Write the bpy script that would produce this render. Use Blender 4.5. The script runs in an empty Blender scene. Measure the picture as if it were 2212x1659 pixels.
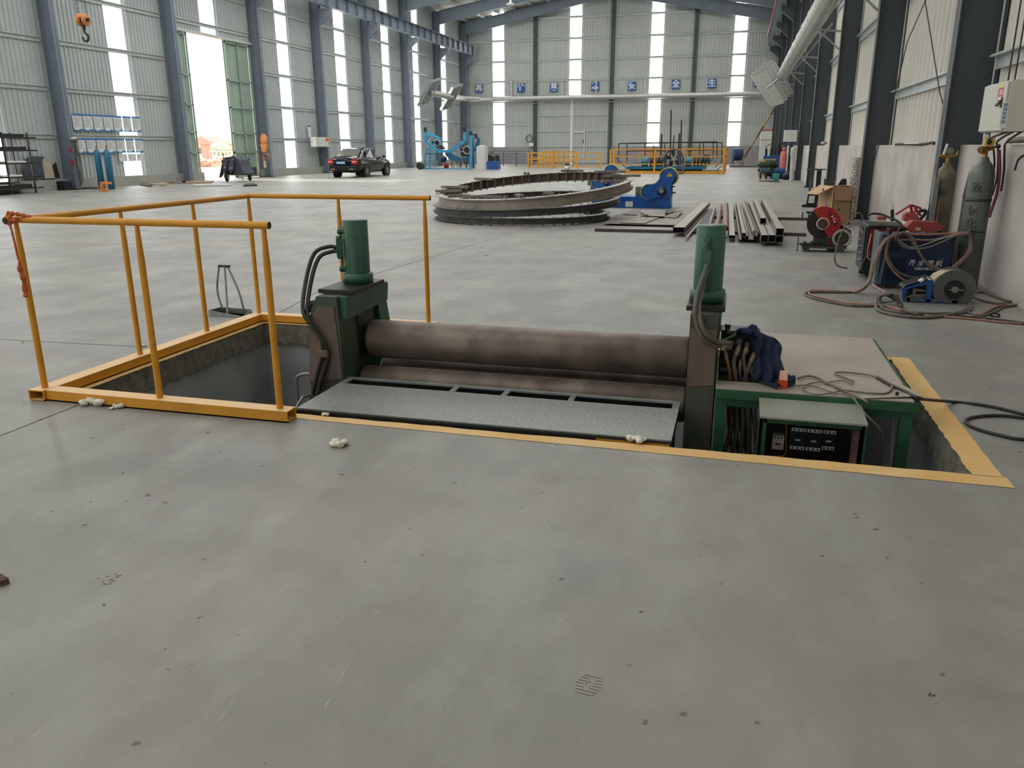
import bpy, math, random
from mathutils import Vector as V, Matrix
random.seed(7)
sc = bpy.context.scene
# ---------------- camera
F, CX, CY, CH = 1730.0, 1106.0, 829.5, 1.45
pt, yw, rl = (math.radians(a) for a in (16.5, 15.4, -0.25))
FW = V((-math.sin(yw)*math.cos(pt), math.cos(yw)*math.cos(pt), -math.sin(pt)))
_r = V((math.cos(yw), math.sin(yw), 0)); _u = _r.cross(FW)
RT = _r*math.cos(rl) + _u*math.sin(rl); UP = _u*math.cos(rl) - _r*math.sin(rl)
cd = bpy.data.cameras.new('camera'); cam = bpy.data.objects.new('camera', cd); sc.collection.objects.link(cam)
cam.matrix_world = Matrix(((RT.x, UP.x, -FW.x, 0), (RT.y, UP.y, -FW.y, 0), (RT.z, UP.z, -FW.z, CH), (0, 0, 0, 1)))
cd.sensor_width = 36; cd.lens = F/2212*36; cd.clip_start = .05; cd.clip_end = 600
sc.camera = cam
# ---------------- world, sun, exposure
sc.view_settings.view_transform = 'Standard'; sc.view_settings.look = 'None'
sc.view_settings.gamma = 1; sc.view_settings.exposure = .17; sc.view_settings.use_curve_mapping = False
wd = bpy.data.worlds.new('sky'); sc.world = wd; wd.use_nodes = True
bg = wd.node_tree.nodes['Background']; bg.inputs[0].default_value = (.98, .99, 1.0, 1); bg.inputs[1].default_value = SKY = 2.2
sl = bpy.data.lights.new('sun', 'SUN'); sun = bpy.data.objects.new('sun', sl); sc.collection.objects.link(sun)
sl.energy = 5.0; sl.angle = math.radians(1.2); sl.color = (1, .95, .86)
sun.rotation_euler = V((.80, -.03, -.52)).to_track_quat('-Z', 'Y').to_euler()
sc.cycles.max_bounces = 8; sc.cycles.diffuse_bounces = 5; sc.cycles.glossy_bounces = 3
sc.cycles.transparent_max_bounces = 12; sc.cycles.sample_clamp_indirect = 6; sc.cycles.caustics_reflective = False
sc.cycles.use_denoising = True; sc.cycles.blur_glossy = 1.0
# ---------------- pixel helpers for measured positions: a pixel and one known coordinate give a real point
def ray(px, py): return FW + RT*((px-CX)/F) - UP*((py-CY)/F)
def G(px, py, z=0): d = ray(px, py); return V((0, 0, CH)) + d*((z-CH)/d.z)
def XP(px, py, x): d = ray(px, py); return V((0, 0, CH)) + d*(x/d.x)
def YP(px, py, y): d = ray(px, py); return V((0, 0, CH)) + d*(y/d.y)
# ---------------- materials
def lin(c): return tuple(((v/255+.055)/1.055)**2.4 if v > 10 else v/255/12.92 for v in c)
MC = {}
def mat(name, rgb, rough=.55, metal=0.0, rgb2=None, scale=6.0, amt=.5, bump=0.0, bscale=40.0, dust=None, detail=5):
    """procedural material: two colours mixed by noise (rgb sRGB 0-255), optional bump and dust on upward faces"""
    if name in MC: return MC[name]
    m = bpy.data.materials.new(name); m.use_nodes = True; nt = m.node_tree; N = nt.nodes; L = nt.links
    b = N['Principled BSDF']; b.inputs['Roughness'].default_value = rough; b.inputs['Metallic'].default_value = metal
    c1 = lin(rgb)+(1,); c2 = (lin(rgb2) if rgb2 else tuple(v*.72 for v in lin(rgb)))+(1,)
    tc = N.new('ShaderNodeTexCoord'); nz = N.new('ShaderNodeTexNoise'); nz.inputs['Scale'].default_value = scale; nz.inputs['Detail'].default_value = detail
    L.new(tc.outputs['Object'], nz.inputs['Vector'])
    rp = N.new('ShaderNodeValToRGB'); rp.color_ramp.elements[0].position = .5-.22/max(amt, .05)*.5; rp.color_ramp.elements[1].position = .5+.22/max(amt, .05)*.5
    rp.color_ramp.elements[0].position = max(0, rp.color_ramp.elements[0].position); rp.color_ramp.elements[1].position = min(1, rp.color_ramp.elements[1].position)
    rp.color_ramp.elements[0].color = c2; rp.color_ramp.elements[1].color = c1
    L.new(nz.outputs['Fac'], rp.inputs['Fac']); out = rp.outputs['Color']
    if dust:
        ge = N.new('ShaderNodeNewGeometry'); sp = N.new('ShaderNodeSeparateXYZ'); L.new(ge.outputs['Normal'], sp.inputs[0])
        mr = N.new('ShaderNodeMapRange'); mr.inputs[1].default_value = .25; mr.inputs[2].default_value = .95; L.new(sp.outputs['Z'], mr.inputs[0])
        mx = N.new('ShaderNodeMixRGB'); L.new(mr.outputs[0], mx.inputs[0]); L.new(out, mx.inputs[1]); mx.inputs[2].default_value = lin(dust)+(1,); out = mx.outputs[0]
    L.new(out, b.inputs['Base Color'])
    if bump:
        n2 = N.new('ShaderNodeTexNoise'); n2.inputs['Scale'].default_value = bscale; L.new(tc.outputs['Object'], n2.inputs['Vector'])
        bp = N.new('ShaderNodeBump'); bp.inputs['Strength'].default_value = bump; bp.inputs['Distance'].default_value = .01
        L.new(n2.outputs['Fac'], bp.inputs['Height']); L.new(bp.outputs[0], b.inputs['Normal'])
    MC[name] = m; return m
# ---------------- mesh builder
class MB:
    def __init__(s): s.v = []; s.f = []; s.sm = []
    def add(s, vs, fs, smooth=False):
        o = len(s.v); s.v += [tuple(p) for p in vs]; s.f += [tuple(i+o for i in f) for f in fs]; s.sm += [smooth]*len(fs); return s
    def box(s, a, b):
        x0, y0, z0 = (min(a[i], b[i]) for i in range(3)); x1, y1, z1 = (max(a[i], b[i]) for i in range(3))
        return s.add([(x0,y0,z0),(x1,y0,z0),(x1,y1,z0),(x0,y1,z0),(x0,y0,z1),(x1,y0,z1),(x1,y1,z1),(x0,y1,z1)], [(0,3,2,1),(4,5,6,7),(0,1,5,4),(1,2,6,5),(2,3,7,6),(3,0,4,7)])
    def cb(s, c, d):  # centre, size
        return s.box([c[i]-d[i]/2 for i in range(3)], [c[i]+d[i]/2 for i in range(3)])
    def rbox(s, a, b, r=.01, n=3):  # box with rounded vertical edges
        x0, y0, z0 = (min(a[i], b[i]) for i in range(3)); x1, y1, z1 = (max(a[i], b[i]) for i in range(3))
        P = []
        for (cx, cy, a0) in ((x1-r, y1-r, 0), (x0+r, y1-r, 90), (x0+r, y0+r, 180), (x1-r, y0+r, 270)):
            for k in range(n+1):
                t = math.radians(a0+90*k/n); P.append((cx+r*math.cos(t), cy+r*math.sin(t)))
        return s.prism([(p[0], p[1], z0) for p in P], (0, 0, z1-z0))
    def prism(s, poly, d, smooth=False):
        n = len(poly); d = V(d); vs = [V(p) for p in poly] + [V(p)+d for p in poly]
        s.add(vs, [tuple(range(n))[::-1], tuple(range(n, 2*n))]); 
        return s.add(vs, [(i, (i+1) % n, n+(i+1) % n, n+i) for i in range(n)], smooth)
    def bar(s, p, q, w, h=None, up=(0, 0, 1)):
        h = h or w; p, q = V(p), V(q); d = (q-p).normalized(); u = V(up)
        if abs(d.dot(u)) > .98: u = V((0, 1, 0))
        a = d.cross(u).normalized(); b = a.cross(d)
        return s.prism([p-a*w/2-b*h/2, p+a*w/2-b*h/2, p+a*w/2+b*h/2, p-a*w/2+b*h/2], q-p)
    def cyl(s, p, q, r, r2=None, n=20, caps=True, smooth=True):
        p, q = V(p), V(q); r2 = r if r2 is None else r2; d = (q-p).normalized(); u = V((0, 0, 1)) if abs(d.z) < .9 else V((1, 0, 0))
        a = d.cross(u).normalized(); b = d.cross(a)
        R = [a*math.cos(2*math.pi*i/n)+b*math.sin(2*math.pi*i/n) for i in range(n)]
        vs = [p+v*r for v in R]+[q+v*r2 for v in R]
        s.add(vs, [(i, n+i, n+(i+1) % n, (i+1) % n) for i in range(n)], smooth)
        if caps: s.add(vs, [tuple(range(n)), tuple(range(n, 2*n))[::-1]])
        return s
    def lathe(s, prof, c=(0, 0, 0), ax=(0, 0, 1), n=28, smooth=True, a0=0, a1=360):
        c = V(c); d = V(ax).normalized(); u = V((1, 0, 0)) if abs(d.x) < .9 else V((0, 1, 0)); a = d.cross(u).normalized(); b = d.cross(a)
        full = abs(a1-a0) >= 360; m = n if full else n+1; vs = []
        for (r, h) in prof:
            for i in range(m):
                t = math.radians(a0+(a1-a0)*i/n); vs.append(c+d*h+(a*math.cos(t)+b*math.sin(t))*r)
        fs = []
        for j in range(len(prof)-1):
            for i in range(n): k = (i+1) % m if full else i+1; fs.append((j*m+i, j*m+k, (j+1)*m+k, (j+1)*m+i))
        return s.add(vs, fs, smooth)
    def ring(s, c, R, r, ax=(0, 0, 1), n=28, k=8, a0=0, a1=360):
        return s.lathe([(R+r*math.cos(2*math.pi*i/k), r*math.sin(2*math.pi*i/k)) for i in range(k+1)], c, ax, n, True, a0, a1)
    def tube(s, path, r, n=8, caps=True):
        P = [V(p) for p in path]; m = len(P); vs = []; t0 = (P[1]-P[0]).normalized()
        u = V((0, 0, 1)) if abs(t0.z) < .9 else V((1, 0, 0)); a = t0.cross(u).normalized()
        for i, p in enumerate(P):
            t = (P[min(i+1, m-1)]-P[max(i-1, 0)]).normalized(); a = (a-t*a.dot(t))
            a = a.normalized() if a.length > 1e-6 else t.orthogonal().normalized(); b = t.cross(a)
            rr = r[i] if isinstance(r, (list, tuple)) else r
            vs += [p+(a*math.cos(2*math.pi*j/n)+b*math.sin(2*math.pi*j/n))*rr for j in range(n)]
        s.add(vs, [(i*n+j, i*n+(j+1) % n, (i+1)*n+(j+1) % n, (i+1)*n+j) for i in range(m-1) for j in range(n)], True)
        if caps: s.add(vs, [tuple(range(n))[::-1], tuple(range((m-1)*n, m*n))])
        return s
    def ball(s, c, r, n=14, m=8, jit=0):
        c = V(c); r = (r, r, r) if isinstance(r, (int, float)) else r; vs = []
        for j in range(m+1):
            ph = math.pi*j/m
            for i in range(n):
                k = 1+random.uniform(-jit, jit)
                vs.append(c+V((r[0]*math.sin(ph)*math.cos(2*math.pi*i/n), r[1]*math.sin(ph)*math.sin(2*math.pi*i/n), r[2]*math.cos(ph)))*k)
        return s.add(vs, [(j*n+i, (j+1)*n+i, (j+1)*n+(i+1) % n, j*n+(i+1) % n) for j in range(m) for i in range(n)], True)
    def quad(s, *p): return s.add(p, [tuple(range(len(p)))])
    def build(s, name, m, parent=None, M=None, bevel=0):
        me = bpy.data.meshes.new(name); me.from_pydata(s.v, [], s.f); me.validate(); me.update()
        if len(me.polygons) == len(s.sm): me.polygons.foreach_set('use_smooth', s.sm)
        me.materials.append(m)
        o = bpy.data.objects.new(name, me); sc.collection.objects.link(o)
        if parent: o.parent = parent
        if M is not None: o.matrix_world = M
        if bevel:
            b = o.modifiers.new('b', 'BEVEL'); b.width = bevel; b.segments = 2; b.limit_method = 'ANGLE'; b.angle_limit = .7
        return o
def spl(pts, k=6):
    """smooth Catmull-Rom path through points"""
    P = [V(p) for p in pts]; out = []
    for i in range(len(P)-1):
        a, b, c, d = P[max(i-1, 0)], P[i], P[i+1], P[min(i+2, len(P)-1)]
        for j in range(k):
            t = j/k; out.append(.5*((2*b)+(c-a)*t+(2*a-5*b+4*c-d)*t*t+(3*b-a-3*c+d)*t**3))
    return out+[P[-1]]
def tag(o, label, cat, group=None, kind=None):
    o['label'] = label; o['category'] = cat
    if group: o['group'] = group
    if kind: o['kind'] = kind
    return o
def st(o): o['kind'] = 'structure'; return o
def empty(name, loc, label=None, cat=None, group=None, rz=0):
    o = bpy.data.objects.new(name, None); sc.collection.objects.link(o); o.location = loc; o.rotation_euler = (0, 0, rz); o.empty_display_size = .1
    if label: tag(o, label, cat, group)
    return o
def kids(o): return [c for c in bpy.data.objects if c.parent == o]
def copy_tree(o, parent=None):
    c = o.copy(); sc.collection.objects.link(c)
    if parent: c.parent = parent
    for ch in list(kids(o)): copy_tree(ch, c)
    return c
def text_mesh(s, size, name, m, parent, M, shear=0, bold=.012, align='CENTER', ext=.0008):
    cu = bpy.data.curves.new(name, 'FONT'); cu.body = s; cu.size = size; cu.align_x = align; cu.align_y = 'CENTER'; cu.extrude = ext; cu.offset = bold*size; cu.shear = shear
    t = bpy.data.objects.new('tmp_text', cu); sc.collection.objects.link(t)
    dg = bpy.context.evaluated_depsgraph_get(); me = bpy.data.meshes.new_from_object(t.evaluated_get(dg)); bpy.data.objects.remove(t)
    me.materials.clear(); me.materials.append(m); o = bpy.data.objects.new(name, me); sc.collection.objects.link(o)
    if parent: o.parent = parent
    o.matrix_world = M; return o
def frame(o, x, z):  # matrix: local x along x, local z (normal) along z
    x = V(x).normalized(); z = V(z).normalized(); y = z.cross(x)
    return Matrix(((x.x, y.x, z.x, o[0]), (x.y, y.y, z.y, o[1]), (x.z, y.z, z.z, o[2]), (0, 0, 0, 1)))
# common materials
GREEN = mat('green_enamel', (50, 96, 74), .4, 0, (40, 80, 62), 9, .5, dust=None)
DKSTEEL = mat('dark_steel', (52, 52, 50), .5, .3, (34, 33, 32), 14, .5)
RUST = mat('rusty_steel', (112, 92, 84), .55, .35, (74, 58, 54), 9, .45, .15, 60)
YEL = mat('yellow_enamel', (226, 158, 34), .5, 0, (196, 132, 30), 5, .4)
GALV = mat('galvanised_steel', (176, 180, 178), .38, .75, (140, 144, 142), 12, .5)
RUB = mat('black_rubber', (34, 34, 34), .6, 0, (24, 24, 24), 20)
BLACK = mat('black_plastic', (26, 27, 28), .45, 0, (18, 18, 19), 20)
WHITE = mat('white_paint', (226, 226, 222), .5, 0, (208, 208, 204), 8)
BLUE = mat('blue_enamel', (22, 78, 150), .42, 0, (18, 64, 128), 7)
REDM = mat('red_enamel', (176, 34, 40), .42, 0, (150, 28, 34), 8)
BRASS = mat('brass', (190, 146, 70), .35, .8, (150, 110, 50), 20)
HOSEG = mat('grey_hose', (112, 106, 96), .6, 0, (84, 78, 70), 18)
HOSEP = mat('pink_hose', (168, 122, 108), .55, 0, (122, 92, 82), 14)
HOSEB = mat('black_hose', (46, 44, 40), .55, 0, (34, 32, 30), 16)
COLM = mat('column_paint', (116, 128, 140), .5, 0, (106, 118, 130), 1.5)
COLR = mat('column_paint_right', (70, 78, 80), .5, 0, (62, 70, 72), 1.5)
# =============== THE HALL ===============
XL, XR, YN, YF = -24.1, 2.66, -16.0, 71.4
PX0, PX1, PY0, PY1, PZ = -3.86, 1.13, 3.83, 5.97, -1.9
# ---- floor with pit opening
fm = bpy.data.materials.new('painted_concrete_floor'); fm.use_nodes = True; nt = fm.node_tree; N = nt.nodes; L = nt.links; b = N['Principled BSDF']
tc = N.new('ShaderNodeTexCoord')
def nz(scale, det=5, rough=.6, stretch=None, dist=0):
    n = N.new('ShaderNodeTexNoise'); n.inputs['Scale'].default_value = scale; n.inputs['Detail'].default_value = det; n.inputs['Roughness'].default_value = rough; n.inputs['Distortion'].default_value = dist
    if stretch:
        mp = N.new('ShaderNodeMapping'); mp.inputs['Scale'].default_value = stretch[:3]; mp.inputs['Rotation'].default_value = (0, 0, stretch[3]); L.new(tc.outputs['Object'], mp.inputs[0]); L.new(mp.outputs[0], n.inputs['Vector'])
    else: L.new(tc.outputs['Object'], n.inputs['Vector'])
    return n
def ramp(src, p0, p1, c0, c1):
    r = N.new('ShaderNodeValToRGB'); r.color_ramp.elements[0].position = p0; r.color_ramp.elements[1].position = p1; r.color_ramp.elements[0].color = c0; r.color_ramp.elements[1].color = c1; L.new(src, r.inputs[0]); return r.outputs[0]
def mixc(f, a, bb, typ='MIX'):
    m = N.new('ShaderNodeMixRGB'); m.blend_type = typ
    for i, x in enumerate((f, a, bb)):
        if isinstance(x, (int, float)): m.inputs[i].default_value = x
        elif isinstance(x, tuple): m.inputs[i].default_value = x
        else: L.new(x, m.inputs[i])
    return m.outputs[0]
base = ramp(nz(.45, 6, .6).outputs[0], .36, .66, lin((124, 123, 119))+(1,), lin((144, 141, 135))+(1,))
grn = ramp(nz(.23, 3).outputs[0], .5, .7, (0, 0, 0, 1), (1, 1, 1, 1)); base = mixc(mixc(.5, (0,0,0,1), grn), base, lin((132, 138, 126))+(1,))
sm = ramp(nz(2.2, 8, .7, (1, .45, 1, .35)).outputs[0], .46, .74, (0, 0, 0, 1), (1, 1, 1, 1)); base = mixc(mixc(.5, (0,0,0,1), sm), base, lin((172, 172, 166))+(1,))
dk = ramp(nz(1.3, 7, .65, (.6, 1.2, 1, -.2)).outputs[0], .52, .75, (0, 0, 0, 1), (1, 1, 1, 1)); base = mixc(mixc(.5, (0,0,0,1), dk), base, lin((108, 107, 101))+(1,))
sc1 = ramp(nz(9, 6, .75, (1.6, .28, 1, .7), 1.2).outputs[0], .66, .74, (0, 0, 0, 1), (1, 1, 1, 1)); base = mixc(mixc(.5, (0,0,0,1), sc1), base, lin((196, 196, 190))+(1,))
sp = ramp(nz(17, 2, .4).outputs[0], .735, .76, (0, 0, 0, 1), (1, 1, 1, 1)); base = mixc(mixc(.75, (0,0,0,1), sp), base, lin((70, 66, 60))+(1,))
L.new(base, b.inputs['Base Color'])
L.new(ramp(nz(1.7, 6).outputs[0], .3, .7, (.42, .42, .42, 1), (.6, .6, .6, 1)), b.inputs['Roughness'])
bp = N.new('ShaderNodeBump'); bp.inputs['Strength'].default_value = .25; bp.inputs['Distance'].default_value = .004
L.new(nz(14, 6, .6).outputs[0], bp.inputs['Height']); L.new(bp.outputs[0], b.inputs['Normal'])
m = MB(); xs = [XL-.3, PX0, PX1, XR+.4]; ys = [YN, PY0, PY1, YF+.3]
for i in range(3):
    for j in range(3):
        if (i, j) != (1, 1): m.quad((xs[i], ys[j], 0), (xs[i+1], ys[j], 0), (xs[i+1], ys[j+1], 0), (xs[i], ys[j+1], 0))
floor = st(m.build('floor', fm))
jm = mat('joint_filler', (58, 56, 52), .8)
def strip(pts, w, z=.0012):
    m = MB(); P = [V(p) for p in pts]
    for a, c in zip(P, P[1:]):
        n = (c-a).cross(V((0, 0, 1))).normalized()*w/2; m.quad(*[V((p.x, p.y, z)) for p in (a-n, c-n, c+n, a+n)])
    return m
strip([(-3.62, -4, 0), (-3.66, 3.69, 0)], .007).build('floor_joint', jm, floor)
strip([(-3.95, 6.3, 0), (-4.2, 7.6, 0), (-3.95, 11, 0), (-3.72, 14.5, 0), (-3.7, 30, 0)], .008).build('floor_joint', jm, floor)
strip([(-7.5, 4.82, 0), (-5.55, 4.9, 0), (-4.12, 4.98, 0)], .007).build('floor_joint', jm, floor)
strip([(-24, 12.4, 0), (-4.0, 12.5, 0)], .007).build('floor_joint', jm, floor)
strip([(-12, 9.0, 0), (-6.2, 12.6, 0)], .02).build('floor_joint', mat('orange_line', (188, 150, 104), .6), floor)
# ---- scuffs near the camera: small dark nicks, a boot print and a stain, all flat marks in the paint
nick = mat('nick_mark', (60, 60, 56), .7); m = MB()
for (px, py) in ((212,1250),(222,1256),(232,1246),(240,1252),(226,1262),(250,1241),(258,1244),(252,1248),(244,1256),(236,1262),(183,1052),(190,1048),(290,1002),(496,993),(405,952),(354,1010),(225,1306),(225,1308),(1847,1110),(1850,1118),(272,1083),(2008,1500),(2016,1503),(1385,1322),(1990,1260)):
    p = G(px, py); a = random.uniform(.2, 1.2); l = random.uniform(.006, .016); d = V((math.cos(a), math.sin(a), 0)); n = V((-d.y, d.x, 0))*.0022
    m.quad(*[V((q.x, q.y, .0015)) for q in (p-d*l, p-n, p+d*l, p+n)])
m.build('nick_mark', nick, floor)
tread = mat('boot_print_dust', (162, 158, 142), .75); m = MB()
C = G(1272, 1478); ax = V((.12, 1, 0)).normalized(); ay = V((1, -.12, 0))
for k in range(7):
    t = (k-3)*.0135; w = .036*math.sqrt(max(.1, 1-((k-3)/4.0)**2))
    for s_ in ((-1, -.36), (.36, 1)) if 1 < k < 6 else ((-1, 1),):
        q = [C+ax*(t-.004)+ay*w*s_[0], C+ax*(t-.004)+ay*w*s_[1], C+ax*(t+.004)+ay*w*s_[1], C+ax*(t+.004)+ay*w*s_[0]]
        m.quad(*[V((p.x, p.y, .0014)) for p in q])
for k in range(24):
    a, c = 2*math.pi*k/24, 2*math.pi*(k+1)/24
    m.quad(*[V((p.x, p.y, .0013)) for p in (C+ay*math.cos(a)*.009+ax*(math.sin(a)*.016-.004), C+ay*math.cos(c)*.009+ax*(math.sin(c)*.016-.004), C+ay*math.cos(c)*.013+ax*(math.sin(c)*.021-.004), C+ay*math.cos(a)*.013+ax*(math.sin(a)*.021-.004))])
m.build('boot_print', tread, floor)
# ---- painted yellow band round the pit (ragged inner edge)
bm_ = mat('band_paint', (212, 164, 88), .65, 0, (220, 188, 134), 3.5, .45, .1, 50)
m = MB()
def band(p, q, n, w0, w1, k=60):
    p, q, n = V(p), V(q), V(n); prev = None
    for i in range(k+1):
        c = p+(q-p)*i/k; a = c+n*(-.004+random.uniform(-.006, .004)); d = c+n*(w0+(w1-w0)*i/k+random.uniform(-.002, .002))
        a.z = d.z = .002
        if prev: m.quad(prev[0], a, d, prev[1])
        prev = (a, d)
band((PX0-.03, PY0, 0), (PX1+.14, PY0, 0), (0, -1, 0), .045, .115)
band((PX1, PY0, 0), (PX1, PY1+.08, 0), (1, 0, 0), .125, .125)
band((PX0-.06, PY1, 0), (PX1, PY1, 0), (0, 1, 0), .08, .08)
band((PX0, PY0, 0), (PX0, PY1, 0), (-1, 0, 0), .06, .06)
st(m.build('trim_1', bm_))
# ---- pit lining
m = MB(); e = .0
rimt = mat('raw_concrete', (128, 124, 112), .85, 0, (92, 90, 82), 14, .5, .8, 45)
def wallgrid(p, q, z0, z1, k=50, jag=0, inn=(0, 0, 0)):
    m = MB(); p, q = V(p), V(q); d_ = (q-p).normalized()*.02; p, q = p-d_, q+d_; prev = None; inn = V(inn)
    for i in range(k+1):
        c = p+(q-p)*i/k; zz = z1+random.uniform(-jag, jag); t = V((c.x, c.y, z0+.001))-inn*.002; bb = V((c.x, c.y, zz))+inn*random.uniform(0, .02)
        if prev: m.quad(prev[0], t, bb, prev[1])
        prev = (t, bb)
    return m
pitw = empty('wall_pit', (0, 0, 0)); pitw['kind'] = 'structure'
for p, q, n in (((PX0, PY0), (PX0, PY1), (1, 0, 0)), ((PX0, PY1), (PX1, PY1), (0, -1, 0)), ((PX1, PY1), (PX1, PY0), (-1, 0, 0)), ((PX1, PY0), (PX0, PY0), (0, 1, 0))):
    w = wallgrid((*p, 0), (*q, 0), 0, -.17, 70, .018, n).build('concrete_rim', rimt, pitw); w['kind'] = 'structure'
pm = mat('pit_wall_coating', (176, 178, 180), .5, 0, (136, 138, 140), 2.2, .45)
m = MB(); o_ = .012
a0, a1, b0, b1 = PX0-o_, PX1+o_, PY0-o_, PY1+o_
m.quad((a0, b0, PZ), (a0, b1, PZ), (a0, b1, -.1), (a0, b0, -.1)); m.quad((a0, b1, PZ), (a1, b1, PZ), (a1, b1, -.1), (a0, b1, -.1))
m.quad((a1, b1, PZ), (a1, b0, PZ), (a1, b0, -.1), (a1, b1, -.1)); m.quad((a1, b0, PZ), (a0, b0, PZ), (a0, b0, -.1), (a1, b0, -.1)); m.quad((a0, b0, PZ), (a1, b0, PZ), (a1, b1, PZ), (a0, b1, PZ))
m.build('pit_lining', pm, pitw)['kind'] = 'structure'
# ---- corrugated sheet walls
def sheet_mat(name, c1, c2):
    return mat(name, c1, .5, .0, c2, .8, .4)
SL = sheet_mat('sheet_left', (178, 184, 184), (166, 173, 173)); SFm = sheet_mat('sheet_far', (182, 187, 182), (170, 175, 170)); SR = sheet_mat('sheet_right', (222, 219, 210), (208, 205, 198))
def corr(m, a0, a1, z0, z1, put, step=.20, d=.035):
    """corrugated panel from a0 to a1; put(a, depth, z) -> point"""
    a = a0; prof = []
    while a < a1-1e-6:
        for da, dd in ((0, 0), (step*.80, 0), (step*.85, d), (step*.94, d)):
            if a+da < a1: prof.append((a+da, dd))
        a += step
    prof.append((a1, 0))
    for (p, q) in zip(prof, prof[1:]): 
        za = z1(p[0]) if callable(z1) else z1; zb = z1(q[0]) if callable(z1) else z1
        m.quad(put(p[0], p[1], z0), put(q[0], q[1], z0), put(q[0], q[1], zb), put(p[0], p[1], za))
LC = [-8.4, -1.7, 5.0, 11.7, 18.4, 25.15, 31.75, 38.35, 44.7, 51.15, 57.7, 64.3, 70.75]       # left column positions
LS = [(-5.6, -4.5), (1.1, 2.2), (7.8, 8.9), (14.5, 15.6), (21.6, 22.7), (28.3, 29.35), (34.4, 35.5), (40.85, 41.95), (47.5, 48.7), (54.35, 55.5), (59.9, 61.0), (66.0, 67.1)]
ZT = 11.9
lp = lambda a, d, z: (XL+d, a, z)
m = MB(); cur = YN
for k, (s0, s1) in enumerate(LS):
    if k == 6: corr(m, cur, 32.05, .38, ZT, lp); corr(m, 32.05, s0, 6.45, ZT, lp); corr(m, s1, 38.2, 6.45, ZT, lp); cur = 38.2; continue
    corr(m, cur, s0, .38, ZT, lp); cur = s1
corr(m, cur, YF, .38, ZT, lp)
wl = st(m.build('wall_left', SL))
slm = bpy.data.materials.new('translucent_sheet'); slm.use_nodes = True; N = slm.node_tree.nodes; L = slm.node_tree.links; N.remove(N['Principled BSDF'])
tr = N.new('ShaderNodeBsdfTransparent'); em = N.new('ShaderNodeEmission'); em.inputs[0].default_value = (1, 1, .985, 1); em.inputs[1].default_value = 6.2; mx = N.new('ShaderNodeMixShader'); mx.inputs[0].default_value = .88
L.new(tr.outputs[0], mx.inputs[1]); L.new(em.outputs[0], mx.inputs[2]); L.new(mx.outputs[0], N['Material Output'].inputs[0]); slm.surface_render_method = 'BLENDED' if hasattr(slm, 'surface_render_method') else slm.surface_render_method
nwin = 0
def window(build):
    global nwin; nwin += 1; o = build.build('window_%d' % nwin, slm); return st(o)
for k, (s0, s1) in enumerate(LS):
    z0 = 6.45 if k == 6 else .40
    m = MB(); corr(m, s0, s1, z0, ZT, lp, .2, .03); window(m)
pl = mat('left_plinth', (158, 158, 152), .8, 0, (140, 140, 134), 3, .4)
m = MB(); m.box((XL-.1, YN, 0), (XL+.22, 33.2, .38)); m.box((XL-.1, 36.2, 0), (XL+.22, 36.3, .38)); m.box((XL-.1, 38.2, 0), (XL+.22, YF, .38)); m.build('baseboard_left', pl)['kind'] = 'structure'
GM = mat('girt_steel', (196, 202, 200), .4, .1, (172, 178, 178), 6)
def girts(name_parent, segs):
    for p, q, d in segs:
        m = MB(); p, q = V(p), V(q); u = V(d)*.09
        m.prism([p, p+u, p+u+V((0, 0, -.025)), p+u*.15+V((0, 0, -.025)), p+u*.15+V((0, 0, -.16)), p+V((0, 0, -.16))], q-p)
        m.build('girt', GM, name_parent)['kind'] = 'structure'
zs = (1.96, 3.60, 5.22, 6.9, 8.35, 10.1)
for z in zs:
    for a, c in zip(LC, LC[1:]):
        if abs(a-31.75) < .1 and z < 6.4: continue
        girts(wl, [((XL+.05, a+.2, z), (XL+.05, c-.2, z), (1, 0, 0))])
DG = mat('door_sheet', (152, 172, 158), .5, 0, (138, 158, 146), 1.2)
def leaf(name, y0, y1):
    m = MB(); corr(m, y0, y1, .03, 6.4, lambda a, d, z: (XL-.12+d, a, z), .26, .02); o = st(m.build(name, DG)); zz = (.1, 1.25, 2.15, 3.35, 4.6, 6.3)
    for z in zz: MB().box((XL-.06, y0, z-.03), (XL, y1, z+.03)).build('door_rail', DG, o)['kind'] = 'structure'
    for y in (y0, (y0+y1)/2, y1-.08): MB().box((XL-.05, y, .03), (XL+.0, y+.08, 6.4)).build('door_stile', DG, o)['kind'] = 'structure'
leaf('door_3', 32.05, 33.3); leaf('door_4', 36.12, 38.2)
MB().box((XL-.1, 32.0, 6.38), (XL+.1, 38.3, 6.5)).build('door_lintel', GM, wl)['kind'] = 'structure'
# ---- far wall
fp = lambda a, d, z: (a, YF-d, z)
ridge = -10.7
def roofz(x): return 14.05-.168*abs(x-ridge)
FS = [(-21.25, -20.25), (-14.48, -13.5), (-7.72, -6.72), (-1.14, -.16)]
m = MB(); cur = XL
for k, (s0, s1) in enumerate(FS):
    if k == 1: corr(m, cur, -17.4, 1.45, roofz, fp, .235); corr(m, -17.4, s0, 5.42, roofz, fp, .235); cur = s1; corr(m, cur, -10.86, 5.42, roofz, fp, .235); cur = -10.86; continue
    corr(m, cur, s0, 1.45, roofz, fp, .235); cur = s1
corr(m, cur, XR+.5, 1.45, roofz, fp, .235)
wf = st(m.build('wall_far', SFm))
for k, (s0, s1) in enumerate(FS):
    m = MB(); corr(m, s0, s1, 5.45 if k == 1 else 1.45, roofz, fp, .235, .03); window(m)
cn = mat('plaster_grey', (158, 154, 156), .8, 0, (132, 130, 132), 2.5, .4)
m = MB(); m.box((XL, YF-.12, 0), (-17.45, YF+.1, 1.45)); m.box((-10.8, YF-.12, 0), (XR+.5, YF+.1, 1.45)); m.build('baseboard_far', cn)['kind'] = 'structure'
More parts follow.
